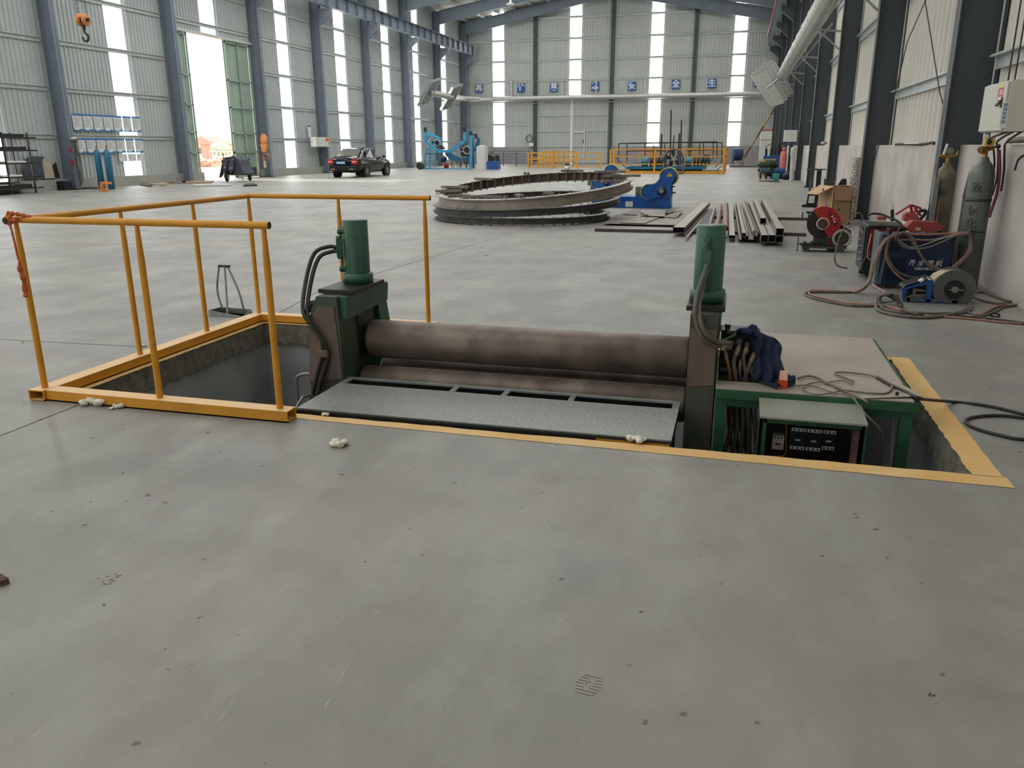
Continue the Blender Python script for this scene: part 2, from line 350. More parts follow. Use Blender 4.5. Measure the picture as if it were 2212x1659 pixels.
mul = (-17.44, -10.85, -4.12)
for z in (3.40, 5.30, 6.95, 8.55, 10.22, 11.87):
    for a, c in ((XL+.6, -17.6), (-17.3, -11.0), (-10.7, -4.3), (-3.95, 2.1)):
        if z > roofz(a)-.8 and z > roofz(c)-.8: continue
        if z < 5 and a == -17.3: continue
        girts(wf, [((a, YF-.05, z), (c, YF-.05, z), (0, -1, 0))])
MB().box((-17.4, YF-.05, 5.22), (-10.9, YF+.05, 5.5)).build('door_lintel', GM, wf)['kind'] = 'structure'
for x in (-19.6, -15.1, -12.2, -8.1):
    MB().box((x, YF-.14, 5.3), (x+.1, YF-.04, 6.9)).build('door_post', GM, wf)['kind'] = 'structure'
# big double door of sheet, with a small wicket door
m = MB(); corr(m, -17.3, -14.3, 0, 5.3, fp, .235); d1 = st(m.build('door_1', SFm))
m = MB(); corr(m, -14.14, -10.95, 0, 5.3, fp, .235); d2 = st(m.build('door_2', SFm))
for dd, x0, x1 in ((d1, -17.25, -14.3), (d2, -14.14, -10.95)):
    for z in (.12, 1.45, 2.72, 4.0, 5.25): MB().box((x0, YF-.1, z-.03), (x1, YF-.03, z+.03)).build('door_rail', GM, dd)['kind'] = 'structure'
MB().box((-14.31, YF-.1, .05), (-14.13, YF-.05, 5.3)).build('door_stile', WHITE, d2)['kind'] = 'structure'
MB().box((-14.1, YF-.12, 2.6), (-13.05, YF-.05, 2.68)).box((-13.12, YF-.12, .05), (-13.04, YF-.05, 2.6)).build('door_frame', WHITE, d2)['kind'] = 'structure'
MB().box((-13.2, YF-.16, 1.75), (-13.12, YF-.1, 2.0)).build('door_handle', DKSTEEL, d2)['kind'] = 'structure'
# ---- right wall: plinth and sheet
m = MB(); corr(m, YN, YF, 1.40, ZT, lambda a, d, z: (XR+.22-d, a, z), .33, .05); wr = st(m.build('wall_right', SR))
prm = mat('plaster_right', (204, 196, 190), .8, 0, (166, 160, 154), 1.6, .45)
m = MB(); m.box((XR-.06, YN, 0), (XR+.3, YF, 1.45)); m.build('baseboard_right', prm)['kind'] = 'structure'
RC = [-8.6, -1.95, 4.7, 11.35, 18.0, 24.6, 31.55, 38.1, 44.6, 51.3, 57.9, 64.5, 70.9]
for z in (2.45, 4.2, 5.9, 7.6, 9.4, 10.8):
    for a, c in zip(RC, RC[1:]): girts(wr, [((XR+.15, a+.2, z), (XR+.15, c-.2, z), (-1, 0, 0))])
# ---- roof sheeting
m = MB(); RM = mat('roof_sheet', (214, 214, 202), .5, 0, (200, 200, 190), .6)
corr(m, YN, YF+.2, 0, 1, lambda a, d, z: (XL-.3, a, roofz(XL-.3)) if z == 0 else (ridge, a, roofz(ridge)), .4, .04)
corr(m, YN, YF+.2, 0, 1, lambda a, d, z: (ridge, a, roofz(ridge)) if z == 0 else (XR+.6, a, roofz(XR+.6)), .4, .04)
ceil = st(m.build('ceiling', RM))
x = XL+.7
while x < XR:
    if abs(x-ridge) > .3: MB().bar((x, 36, roofz(x)-.13), (x, YF, roofz(x)-.13), .07, .2).build('purlin', GM, ceil)['kind'] = 'structure'
    x += 1.45
for (a, c) in [(-7.4, -5.2), (-.7, 1.1), (5.9, 7.5), (12.6, 14.2), (19.3, 20.7), (26.6, 28.6), (33.2, 35.4), (39.8, 42.0), (46.4, 48.6), (52.8, 55), (60.2, 61.6), (66.8, 67.8)]:  # roof skylights; the near, unseen ones are added and sized to brighten the foreground
    for sx in ((0, 1) if a > 10 or a == -.7 else (0,)):
        x0, x1 = ((XL+2.2, ridge-1.2), (ridge+1.2, XR-2.0))[sx]
        window(MB().quad((x0, a, roofz(x0)-.03), (x1, a, roofz(x1)-.03), (x1, c, roofz(x1)-.03), (x0, c, roofz(x0)-.03)))
# ---- near end wall (behind the camera) with an opening added to let sky light in
m = MB(); m.box((XL, YN-.1, 0), (-18, YN, 12)); m.box((-4, YN-.1, 0), (XR+.4, YN, 12)); m.box((-18, YN-.1, 4.5), (-4, YN, 12)); st(m.build('wall_near', SFm))
# ---- columns
def hcol(x_in, y, side, zt, mt, name='steel_column', b=.24):
    """H column: inner flange face at x_in, outer side towards the wall"""
    s_ = -1 if side == 'L' else 1; dp = .52 if side == 'L' else .50
    c = V((x_in+s_*dp/2, y, 0)); r = empty(name, c)
    m = MB(); m.box((0-s_*dp/2, -b/2, .03), (-s_*(dp/2-.014), b/2, zt)); m.box((s_*dp/2, -b/2, .03), (s_*(dp/2-.014), b/2, zt)); m.box((-dp/2, -.006, .03), (dp/2, .006, zt))
    me = m.build('shaft', mt, r)
    MB().box((-dp/2-.06, -b/2-.07, 0), (dp/2+.06, b/2+.07, .035)).build('base_plate', DKSTEEL, r)
    MB().prism([(-s_*dp/2, -.1, 8.95), (-s_*(dp/2+.72), -.1, 8.95), (-s_*(dp/2+.72), -.1, 8.65), (-s_*(dp/2+.55), -.1, 8.55), (-s_*dp/2, -.1, 8.1)], (0, .2, 0)).build('bracket', mt, r)
    return r
words = ['first', 'second', 'third', 'fourth', 'fifth', 'sixth', 'seventh', 'eighth', 'ninth', 'tenth', 'eleventh', 'twelfth', 'thirteenth']
LD = {25.15: 'blue grey steel column with hanging chains beside the wall posters', 31.75: 'blue grey steel column left of the open doorway', 38.35: 'blue grey steel column with an orange hook block hanging before it', 44.7: 'blue grey steel column behind the pale electric box and the black car',
      51.15: 'blue grey steel column above the roof of the black car', 57.7: 'blue grey steel column just right of the black car', 64.3: 'blue grey steel column behind the sky blue frame machine', 70.75: 'blue grey corner column where left wall meets far wall'}
for y in LC:
    if y < 4: continue
    c = hcol(-23.5, y, 'L', roofz(-23.5)-.3, COLM)
    tag(c, LD.get(y, 'blue grey steel column of the left wall nearer than the shelf rack'), 'column', 'left wall columns')
RD = {11.35: 'dark steel column behind the two gas cylinders', 18.0: 'dark steel column behind the cardboard box and foil wrapped pipe', 24.6: 'dark steel column seen through the round ring stand', 31.55: 'dark steel column with a base plate beyond the cardboard box',
      38.1: 'dark steel column beside the pale wall board', 44.6: 'dark steel column behind the pink gas cylinder', 51.3: 'dark steel column just beyond the hydraulic power pack', 57.9: 'dark steel column beside the tall white cabinet', 64.5: 'dark steel column next to last on the right wall', 70.9: 'dark steel corner column where right wall meets far wall'}
for y in RC:
    if y < 4: continue
    c = hcol(2.36, y, 'R', roofz(2.36)-.3, COLR)
    tag(c, RD.get(y, 'dark steel column of the right wall nearest the camera'), 'column', 'right wall columns')
for x, w in zip(mul, ('left of the far double door', 'right of the far double door', 'between the last two window strips')):
    o = MB().box((x-.15, YF-.22, 0), (x+.15, YF-.21, roofz(x)-.6)).box((x-.15, YF-.05, 0), (x+.15, YF-.04, roofz(x)-.6)).box((x-.01, YF-.22, 0), (x+.01, YF-.04, roofz(x)-.6)).build('wind_column', COLR)
    tag(o, 'slim steel post of the far wall ' + w, 'column', 'far wall posts')
# rafters
for i, y in enumerate(LC):
    if y < 40: continue
    r = MB()
    for (xa, xb) in ((-23.5, ridge), (ridge, 2.4)):
        za, zb = roofz(xa)-.25, roofz(xb)-.25; da = 1.0 if xa < -20 else .62; db = 1.0 if xb > 0 else .62
        r.prism([(xa, y-.012, za), (xb, y-.012, zb), (xb, y-.012, zb-db), (xa, y-.012, za-da)], (0, .024, 0))
        r.prism([(xa, y-.13, za), (xb, y-.13, zb), (xb, y-.13, zb-.03), (xa, y-.13, za-.03)], (0, .26, 0)); r.prism([(xa, y-.13, za-da), (xb, y-.13, zb-db), (xb, y-.13, zb-db+.03), (xa, y-.13, za-da+.03)], (0, .26, 0))
    tag(r.build('roof_rafter', COLM), ('steel roof rafter right against the far wall' if y > 70 else 'steel roof rafter one bay before the far wall' if y > 64 else 'steel roof rafter crossing high near the top edge, bay at %s column' % words[i]), 'rafter', 'roof rafters')
# crane runway beams
def runway(x, lab, s_):
    r = empty('crane_runway_beam', (x, 30, 9.0)); tag(r, lab, 'beam', None)
    m = MB(); y0, y1 = -26, 40.9
    m.box((-.16, y0, 0), (.16, y1, .02)).box((-.2, y0, .72), (.2, y1, .74)).box((-.006, y0, 0), (.006, y1, .74)); y = y0+.4
    while y < y1: m.box((-.15, y-.006, .02), (.15, y+.006, .72)); y += 1.25
    m.build('girder', COLM, r); MB().box((-.03, y0, .74), (.03, y1, .84)).build('crane_rail', DKSTEEL, r)
    return r
runway(-22.9, 'riveted grey crane runway beam along the left wall', 1)
rb = runway(1.62, 'dark crane runway beam high along the right wall', -1)
m = MB().box((-.34, -26, .12), (-.27, 39, .24)); m.build('conductor_bar', mat('red_conductor', (216, 84, 66), .5, 0, (190, 70, 56), 4), rb, None)
# rod bracing on walls
for (p, q) in (((XL+.17, 67.6, 1.9), (XL+.17, 70.4, 5.0)), ((XL+.17, 70.4, 1.9), (XL+.17, 67.6, 5.0))):
    dx_ = V((.06 if q[1] > p[1] else 0, 0, 0)); tag(MB().cyl(V(p)+dx_, V(q)+dx_, .02, n=8).build('brace_rod', GALV), 'thin brace rod %s on the left wall in the last bay' % ('rising towards the far corner' if q[1] > p[1] else 'falling towards the far corner'), 'brace rod', 'left wall brace rods')
# =============== PIT MACHINE ===============
DIRTY = mat('greasy_green', (96, 84, 76), .55, .1, (40, 70, 54), 3.2, .5, .1, 40)
TANF = mat('dusty_face', (128, 112, 102), .6, .1, (84, 72, 64), 5, .4, .12, 50)
GREEN2 = mat('green_frame', (44, 88, 66), .42, 0, (30, 62, 48), 4, .45)
DUST = (150, 144, 134)
TABG = mat('green_table', (46, 96, 68), .45, 0, (34, 76, 54), 5, .5)
rm = empty('plate_rolling_machine', (-1.3, 4.9, -.3), 'three roll plate bending machine standing in the floor pit, green frames with rusty rolls', 'rolling machine')
def at(o, p): return o
def stand(s_, x0, x1):
    """one end frame: front leg, rear slanting leg, top beam"""
    r = rm
    o = rm.location
    def B(mb, n, m_, par=r, bev=0): mb.v = [tuple(V(v)-o) for v in mb.v]; return mb.build(n, m_, par, None, bev)
    zt = .55
    fl = MB()
    if s_ < 0:
        fl.prism([(x0-.14, 4.5, -1.2), (x1+.02, 4.5, -1.2), (x1-.04, 4.5, zt), (x0+.01, 4.5, zt), (x0-.05, 4.5, zt-.14)], (0, .30, 0))
    else:
        fl.prism([(x0, 4.5, -1.3), (x1, 4.5, -1.3), (x1, 4.5, zt), (x0, 4.5, zt)], (0, .28, 0))
    leg = B(fl, 'front_leg', DIRTY, bev=.006)
    fp_ = MB()
    if s_ < 0: fp_.prism([(x0-.085, 4.497, -.02), (x1-.03, 4.497, .02), (x1-.06, 4.497, zt-.06), (x0+.02, 4.497, zt-.06), (x0-.04, 4.497, zt-.16)], (0, -.004, 0))
    else: fp_.prism([(x0+.006, 4.497, .13), (x1-.006, 4.497, .15), (x1-.006, 4.497, zt-.08), (x0+.006, 4.497, zt-.08)], (0, -.004, 0))
    B(fp_, 'face_plate', TANF)
    B(MB().prism([(x0, 5.02, zt-.12), (x0, 5.16, zt-.12), (x0, 5.62, -1.2), (x0, 5.30, -1.2)], (x1-x0, 0, 0)), 'rear_leg', GREEN2, bev=.006)
    B(MB().prism([(x0+.004, 4.53, zt-.15), (x0+.004, 5.16, zt-.13), (x0+.004, 5.18, zt-.02), (x0+.004, 5.16, zt-.002), (x0+.004, 4.53, zt-.002)], (x1-x0+.006, 0, 0)), 'top_beam', GREEN2, bev=.005)
    B(MB().box((x0-.03, 4.6, zt), (x1+.03, 5.08, zt+.028)), 'cap_plate', DKSTEEL, bev=.003)
    B(MB().box((x0+.02, 4.74, -.35), (x1-.02, 4.98, zt-.12)), 'bearing_block', DKSTEEL)
    return r
stand(-1, -2.53, -2.34); stand(1, -.205, -.05)
o = rm.location
def RB(mb, n, m_, par=rm, bev=0): mb.v = [tuple(V(v)-o) for v in mb.v]; return mb.build(n, m_, par, None, bev)
def roll(y, z, r, n):
    m = MB().lathe([(0, 0), (r*.93, 0), (r, .02), (r, 2.10), (r*.94, 2.115), (0, 2.115)], (-2.33, y, z), (1, 0, 0), 48)
    return RB(m, n, mat('roll_steel', (136, 122, 112), .5, .25, (84, 72, 66), 4.2, .6, .06, 50))
roll(4.88, .205, .128, 'top_roll'); roll(4.735, -.055, .108, 'front_roll'); roll(5.07, -.055, .108, 'rear_roll')
RB(MB().cyl((-2.40, 4.88, .205), (-2.33, 4.88, .205), .09), 'roll_journal', DKSTEEL); RB(MB().cyl((-.215, 4.88, .205), (-.20, 4.88, .205), .09), 'roll_journal', DKSTEEL)
RB(MB().cyl((-2.56, 4.52, .475), (-2.56, 4.60, .475), .042).ring((-2.56, 4.518, .475), .022, .005, (0, 1, 0)), 'pivot_boss', DKSTEEL)
# hydraulic cylinders with their port pipes, valve block and hoses
def hydro(cx, cy, z0, z1, pa, valve):
    d = V((math.cos(pa), math.sin(pa), 0)); c = V((cx, cy, 0)); r = .083
    cy_ = RB(MB().lathe([(0, z1), (r-.004, z1), (r, z1-.004), (r, z0+.07), (r, z0+.05)], c, (0, 0, 1), 40), 'hydraulic_cylinder', GREEN)
    RB(MB().lathe([(r+.001, z0+.07), (r+.018, z0+.066), (r+.018, z0), (0, z0)], c, (0, 0, 1), 40), 'cylinder_flange', GREEN)
    q = c+d*(r+.012)
    m = MB()
    for zz in (z1-.075, z0+.095): m.cyl(c+d*(r-.01)+V((0, 0, zz)), c+d*(r+.03)+V((0, 0, zz)), .021, n=6, smooth=False).cyl(c+d*(r-.01)+V((0, 0, zz)), c+d*(r+.035)+V((0, 0, zz)), .014)
    RB(m, 'port_fitting', GREEN)
    zm = (z0+z1)/2+.03; q = c+d*(r+.014)
    RB(MB().cyl(q+V((0, 0, z1-.08)), q+V((0, 0, z0+.1)), .0065, n=10).cyl(q+V((0, 0, zm+.13)), q+V((0, 0, zm+.136)), .013), 'port_pipe', GREEN)
    n = V((-d.y, d.x, 0)); qq = c+d*(r+.002)
    RB(MB().prism([qq-n*.028+V((0, 0, zm-.06)), qq+n*.028+V((0, 0, zm-.06)), qq+n*.028+d*.045+V((0, 0, zm-.06)), qq-n*.028+d*.045+V((0, 0, zm-.06))], (0, 0, .12)), 'valve_block', GREEN, bev=.003)
    RB(MB().cyl(qq+d*.022+V((0, 0, zm+.06)), qq+d*.022+V((0, 0, zm+.075)), .02).cyl(qq+d*.022+V((0, 0, zm-.075)), qq+d*.022+V((0, 0, zm-.06)), .02), 'port_fitting', GREEN)
    return qq+d*.045+V((0, 0, zm))
pl_ = hydro(-2.42, 4.90, .578, .995, math.radians(208), 1)
pr_ = hydro(-.128, 4.76, .585, 1.02, math.radians(262), 1)
H1 = [pl_, pl_+V((-.05, -.02, .005)), pl_+V((-.13, -.07, -.04)), V((-2.66, 4.62, .60)), V((-2.60, 4.47, .44)), V((-2.50, 4.47, .31)), V((-2.485, 4.475, .20)), V((-2.53, 4.465, .06)), V((-2.58, 4.45, -.12)), V((-2.64, 4.42, -.35)), V((-2.8, 4.3, -.8))]
H2 = [p+V((.03, .0, -.03)) for p in H1]; H2[5] += V((-.008, -.01, 0)); H2[6] += V((.0, 0, 0))
for h in (H1, H2): RB(MB().tube(spl(h), .0135, 10), 'hydraulic_hose', HOSEB)
RB(MB().cb((-2.478, 4.47, .19), (.07, .05, .045)), 'hose_clamp', TANF, bev=.004)
H3 = [YP(1527, 572, 4.62), YP(1522, 590, 4.60), YP(1508, 630, 4.54), YP(1501, 670, 4.46), YP(1506, 705, 4.44), YP(1522, 735, 4.44), YP(1545, 747, 4.5), YP(1575, 747, 4.6)]
H4 = [YP(1530, 580, 4.62), YP(1520, 610, 4.60), YP(1511, 650, 4.52), YP(1512, 690, 4.44), YP(1525, 722, 4.43), YP(1548, 738, 4.48), YP(1578, 741, 4.6)]
for h in (H3, H4): RB(MB().tube(spl(h), .013, 10), 'hydraulic_hose', HOSEG)
for p, q in ((YP(1558, 740, 4.52), YP(1576, 744, 4.6)), (YP(1561, 751, 4.52), YP(1576, 750, 4.6))): RB(MB().cyl(p, q, .017, n=12), 'hose_ferrule', mat('ferrule', (138, 126, 96), .4, .5))
# rust front table (platform) that fills the pit in front of the rolls
ck = bpy.data.materials.new('chequer_plate'); ck.use_nodes = True; N = ck.node_tree.nodes; L = ck.node_tree.links; b = N['Principled BSDF']
tc = N.new('ShaderNodeTexCoord'); mp = N.new('ShaderNodeMapping'); mp.inputs['Scale'].default_value = (60, 60, 60); mp.inputs['Rotation'].default_value = (0, 0, .3); L.new(tc.outputs['Object'], mp.inputs[0])
wv = N.new('ShaderNodeTexVoronoi'); wv.inputs['Scale'].default_value = .8; L.new(mp.outputs[0], wv.inputs['Vector'])
rp = N.new('ShaderNodeValToRGB'); rp.color_ramp.elements[0].position = .1; rp.color_ramp.elements[1].position = .35; rp.color_ramp.elements[0].color = lin((172, 174, 168))+(1,); rp.color_ramp.elements[1].color = lin((136, 139, 134))+(1,); L.new(wv.outputs['Distance'], rp.inputs[0]); L.new(rp.outputs[0], b.inputs['Base Color'])
b.inputs['Roughness'].default_value = .5; b.inputs['Metallic'].default_value = .2
bp = N.new('ShaderNodeBump'); bp.inputs['Strength'].default_value = .6; bp.inputs['Distance'].default_value = .003; bp.invert = True; L.new(wv.outputs['Distance'], bp.inputs['Height']); L.new(bp.outputs[0], b.inputs['Normal'])
pf = empty('chequer_plate_platform', (-1.28, 4.2, 0), 'grey chequer plate platform with narrow slots covering the pit before the rolls', 'platform')
def PB(mb, n, m_, par=pf, bev=0): mb.v = [tuple(V(v)-V((-1.28, 4.2, 0))) for v in mb.v]; return mb.build(n, m_, par, None, bev)
x0, x1, y0, y1 = -2.36, -.235, 3.90, 4.57
PB(MB().box((x0, y0, .006), (x1, 4.425, .014)), 'deck_plate', ck)
EDG = mat('deck_edge', (146, 148, 144), .5, .2, (118, 120, 118), 9)
m = MB().box((x0, 4.535, .006), (x1, y1, .016)).box((x0, 4.425, .006), (x0+.045, 4.535, .0155)).box((x1-.04, 4.425, .006), (x1, 4.535, .0155))
for xx in (-1.62, -1.29, -.88): m.box((xx, 4.425, .006), (xx+.035, 4.535, .0155))
PB(m, 'edge_frame', EDG)
PB(MB().box((x0, y0-.012, -.05), (x1, y0, .004)).box((x0, y0, -.05), (x0+.04, 4.54, .0)).box((x1-.04, y0, -.05), (x1, 4.54, .0)), 'edge_angle', DKSTEEL)
PB(MB().box((x0+.05, y0+.02, -.10), (x1-.05, y0+.08, -.0)).box((x0+.1, 3.95, -1.85), (x0+.18, 4.03, -.05)).box((x1-.18, 3.95, -1.85), (x1-.1, 4.03, -.05)), 'support_frame', DKSTEEL)
PB(MB().box((x0+.02, 4.545, -.6), (x1-.02, 4.56, .006)), 'slot_shade_plate', BLACK)  # black plate added behind the slots so they look deep in shade
PB(MB().box((-.62, y0-.016, -.045), (-.24, y0-.01, -.005)), 'paint_patch', YEL)
# =============== YELLOW GUARD RAIL ===============
gr = empty('guard_rail', (-3.9, 3.74, 0), 'yellow pipe guard rail on a channel base around the left end of the pit', 'railing')
def YB(mb, n, par=gr, m_=YEL, bev=0): mb.v = [tuple(V(v)-V((-3.9, 3.74, 0))) for v in mb.v]; return mb.build(n, m_, par, None, bev)
YD = mat('yellow_dusty', (224, 156, 40), .5, 0, (196, 138, 40), 5, .4, dust=(226, 186, 132))
def chan(p, q, w, h, n):  # channel beam with open ends
    p, q = V(p), V(q); d = (q-p).normalized(); a = V((-d.y, d.x, 0)); m = MB(); t = .006
    m.prism([p-a*w/2+V((0, 0, h-t)), p+a*w/2+V((0, 0, h-t)), p+a*w/2+V((0, 0, h)), p-a*w/2+V((0, 0, h))], q-p)
    for s_ in (-1, 1): m.prism([p+a*s_*w/2, p+a*s_*(w/2-t), p+a*s_*(w/2-t)+V((0, 0, h-t)), p+a*s_*w/2+V((0, 0, h-t))], q-p)
    m.prism([p-a*w/2, p+a*w/2, p+a*w/2+V((0, 0, t)), p-a*w/2+V((0, 0, t))], q-p)
    return YB(m, n, gr, YD)
chan((-3.905, 3.725, .004), (-2.29, 3.725, .004), .095, .062, 'base_rail'); chan((-3.962, 3.66, .004), (-3.962, 6.01, .004), .11, .062, 'base_rail'); chan((-4.0, 6.06, .004), (-2.31, 6.06, .004), .10, .062, 'base_rail')
RZ = 1.065
for p, q in (((-3.945, 3.725, RZ), (-2.325, 3.725, RZ)), ((-3.96, 3.66, RZ-.003), (-3.96, 6.06, RZ-.003)), ((-4.0, 6.06, RZ), (-2.33, 6.06, RZ))):
    d = (V(q)-V(p)).normalized()
    YB(MB().cyl(p, q, .0195, n=20, caps=False).cyl(V(p)+d*.001, V(q)-d*.001, .016, n=16), 'top_rail', gr)
    YB(MB().cyl(V(p)-d*.0005, V(p)+d*.002, .0165, n=16).cyl(V(q)-d*.002, V(q)+d*.0005, .0165, n=16), 'pipe_bore', gr, BLACK)
for (x, y) in ((-3.955, 3.725), (-3.14, 3.725), (-2.36, 3.725), (-3.96, 4.56), (-3.96, 5.32), (-3.96, 6.06), (-3.13, 6.06), (-2.38, 6.06)):
    YB(MB().cyl((x, y, .066), (x, y, .86), .0185, n=18).cyl((x, y, .86), (x, y, RZ-.012), .0185, .012, n=18), 'post', gr)
# orange rag tied at the corner, its tail hanging down
RAG = mat('orange_cloth', (214, 110, 62), .85, 0, (170, 84, 52), 22, .5, .3, 60)
rg = MB(); c0 = V((-3.97, 3.70, RZ))
c0 = V((-3.95, 3.70, RZ)); random.seed(21)
rg.tube(spl([c0+V((-.015, -.01, .035)), c0+V((.02, -.005, .035)), c0+V((.07, .01, .026)), c0+V((.12, .025, .016))]), [.006+.012*abs(math.sin(i*.9))*(1-i/24) for i in range(19)], 7)
for k in range(4): rg.ball(c0+V((random.uniform(-.02, .03), -.02, random.uniform(-.02, .03))), (.018, .012, .014), 8, 6, .25)
rg.tube(spl([c0+V((-.01, -.02, .02)), c0+V((.02, -.035, -.06)), c0+V((.035, -.04, -.2)), c0+V((.045, -.04, -.235))]), .006, 6)
rg.tube(spl([c0+V((.045, -.04, -.22)), c0+V((.04, -.045, -.27)), c0+V((.052, -.045, -.33)), c0+V((.048, -.045, -.41)), c0+V((.045, -.045, -.43))]), [.005+.013*min(1, i/5)*(.75+.25*math.sin(i*1.3)) for i in range(25)], 5)
tag(rg.build('knotted_rag', RAG), 'orange and brown rag knotted on the near left corner of the yellow guard rail', 'rag')
# wool tufts on the floor
WOOL = mat('mineral_wool', (236, 232, 220), .95, 0, (216, 208, 190), 40, .5, .6, 90)
def tuft(px, py, r, lab, n=7, z=.0):
    c = G(px, py, z); m = MB()
    for k in range(n):
        q = c+V((random.uniform(-1, 1)*r*1.2, random.uniform(-1, 1)*r*.7, random.uniform(.3, .7)*r)); m.ball(q, (r*random.uniform(.4, .7), r*random.uniform(.4, .7), r*random.uniform(.3, .5)), 9, 6, .22)
    return tag(m.build('wool_tuft', WOOL), lab, 'wool', 'tufts of white wool on the floor')
tuft(205, 876, .045, 'largest white wool tuft lying against the near base of the guard rail', 12)
tuft(252, 883, .026, 'white wool tuft right of the largest one at the guard rail base')
tuft(705, 897, .017, 'white wool tuft on the yellow band before the left end of the platform', z=.004)
tuft(1376, 954, .032, 'white wool tuft on the yellow band before the right end of the platform', 10, z=.004)
tuft(734, 963, .034, 'white wool tuft alone on the grey floor before the platform', 14)
tuft(185, 1133, .007, 'small white wool crumb left on the grey foreground floor', 4)
tuft(840, 1156, .004, 'tiny white crumb in the middle of the foreground floor', 3)
tuft(52, 740, .012, 'white wool crumb at the far left beyond the guard rail', 4)
tuft(87, 905, .008, 'white wool crumb on the thin floor joint near the left edge', 4)
tuft(310, 748, .02, 'pale wool smear seen between the guard rail posts', 5)
tuft(1050, 552, .02, 'white wool crumb on the open floor beyond the far rail post', 4)
# brown object cut by the left edge
BRK = mat('brown_cork', (120, 96, 76), .9, 0, (70, 56, 46), 30, .5, .5, 60)
c = G(3, 1262); tag(MB().prism([(c.x-.06, c.y-.03, 0), (c.x+.012, c.y-.015, 0), (c.x+.028, c.y+.01, 0), (c.x-.03, c.y+.03, 0)], (0, 0, .022)).build('brick_fragment', BRK, None, None, .004), 'small brown crumbly chunk on the floor at the left edge of the photo', 'debris')
# =============== SCOOP with tall handles ===============
sc_ = G(500, 680); sp_ = empty('metal_scoop', sc_, 'galvanised sheet tray with a tall three strap handle standing beyond the yellow rail', 'scoop')
m = MB(); w, l, h = .175, .16, .05
m.add([(-w, -l*.55, 0), (w, -l*.55, 0), (w*1.05, l*.3, 0), (-w*.9, l*.5, 0), (-w, -l*.55, h), (w, -l*.55, h*.25), (w*1.05, l*.3, h), (-w*.9, l*.5, h)], [(0, 1, 2, 3), (0, 1, 5, 4), (1, 2, 6, 5), (2, 3, 7, 6), (3, 0, 4, 7)])
t_ = m.build('tray', GALV, sp_); s_ = t_.modifiers.new('s', 'SOLIDIFY'); s_.thickness = .003
top = V((-.04, .03, .44))
for p, n in (((-.13, .06, .03), -.1), ((.01, -.07, .01), 0), ((.10, .05, .03), .05)):
    MB().tube(spl([V(p), V(p)*.55+V((top.x+n, top.y, top.z))*.45+V((n*.2, 0, 0)), V((top.x+n*.55, top.y, top.z))], 4), .0115, 4).build('handle_strap', GALV, sp_)
MB().box((-.10, .02, .425), (.01, .045, .445)).build('grip', DKSTEEL, sp_)
# =============== TABLE OVER THE PIT, CONTROLS ===============
tb = empty('steel_table', (.48, 5.2, 0), 'low green steel table with dusty grey top at the right pit end', 'table')
def TB(mb, n, m_, par=tb, bev=0): mb.v = [tuple(V(v)-V((.48, 5.2, 0))) for v in mb.v]; return mb.build(n, m_, par, None, bev)
TOPM = mat('dusty_sheet', (176, 164, 152), .6, 0, (150, 142, 132), 2.5, .45, .05, 30)
z = .15
TB(MB().box((-.04, 4.44, z-.004), (.98, 4.60, z+.001)).box((.20, 4.60, z-.004), (.98, 5.95, z+.001)).box((-.04, 5.2, z-.004), (.20, 5.95, z+.001)), 'table_top', TOPM)
TB(MB().box((-.04, 4.43, z-.055), (1.0, 4.47, z-.004)).box((-.04, 5.9, z-.055), (1.0, 5.94, z-.004)).box((-.04, 4.45, z-.055), (0, 5.9, z-.004)).box((.96, 4.45, z-.055), (1.0, 5.9, z-.004)), 'top_frame', TABG)
TB(MB().box((-.0, 4.459, z-.105), (.95, 4.48, z-.055)), 'apron', TABG)
for (x, y) in ((-.035, 4.452), (.925, 4.452), (-.035, 5.87), (.925, 5.87)): TB(MB().box((x, y, PZ), (x+.06, y+.05, z-.055)), 'leg', TABG)
lo = MB().prism([(.68, 4.41, z+.002), (1.035, 4.52, z+.012), (.985, 4.72, z+.003), (.80, 4.62, z+.001)], (0, 0, .003)); TB(lo, 'loose_corner_sheet', TOPM)
# electric control cabinet below the table front
cb = empty('control_cabinet', (.46, 4.3, -.2), 'open electric control cabinet with contactors hanging under the green table front', 'control cabinet')
def CB(mb, n, m_, par=cb, bev=0): mb.v = [tuple(V(v)-V((.46, 4.3, -.2))) for v in mb.v]; return mb.build(n, m_, par, None, bev)
GRYC = mat('grey_lid', (158, 158, 148), .5, 0, (128, 134, 122), 5, .4); INN = mat('brown_board', (58, 34, 30), .6, 0, (44, 28, 26), 5)
CB(MB().prism([(.195, 4.16, .085), (.72, 4.16, .085), (.72, 4.42, .11), (.195, 4.42, .11)], (0, 0, .01)), 'lid', GRYC)
CB(MB().box((.20, 4.2, -.62), (.215, 4.42, .09)).box((.70, 4.2, -.62), (.715, 4.42, .09)).box((.2, 4.2, .065), (.715, 4.42, .085)), 'side_panel', TABG)
CB(MB().box((.2, 4.2, -.62), (.235, 4.215, .09)).box((.70, 4.2, -.62), (.728, 4.215, .09)).box((.22, 4.2, .05), (.71, 4.212, .065)), 'door_frame', TABG)
CB(MB().box((.21, 4.40, -.62), (.705, 4.42, .08)), 'mounting_board', INN)
CB(MB().prism([(.665, 4.25, -.6), (.69, 4.21, -.6), (.69, 4.21, .04), (.665, 4.25, .04)], (.004, 0, 0)), 'reflection_strip', mat('reflection_bronze', (120, 94, 84), .5))  # paler plate stands in for the reflection along the right inner side
BKB = mat('bakelite', (30, 34, 42), .4, 0, (22, 26, 34), 10)
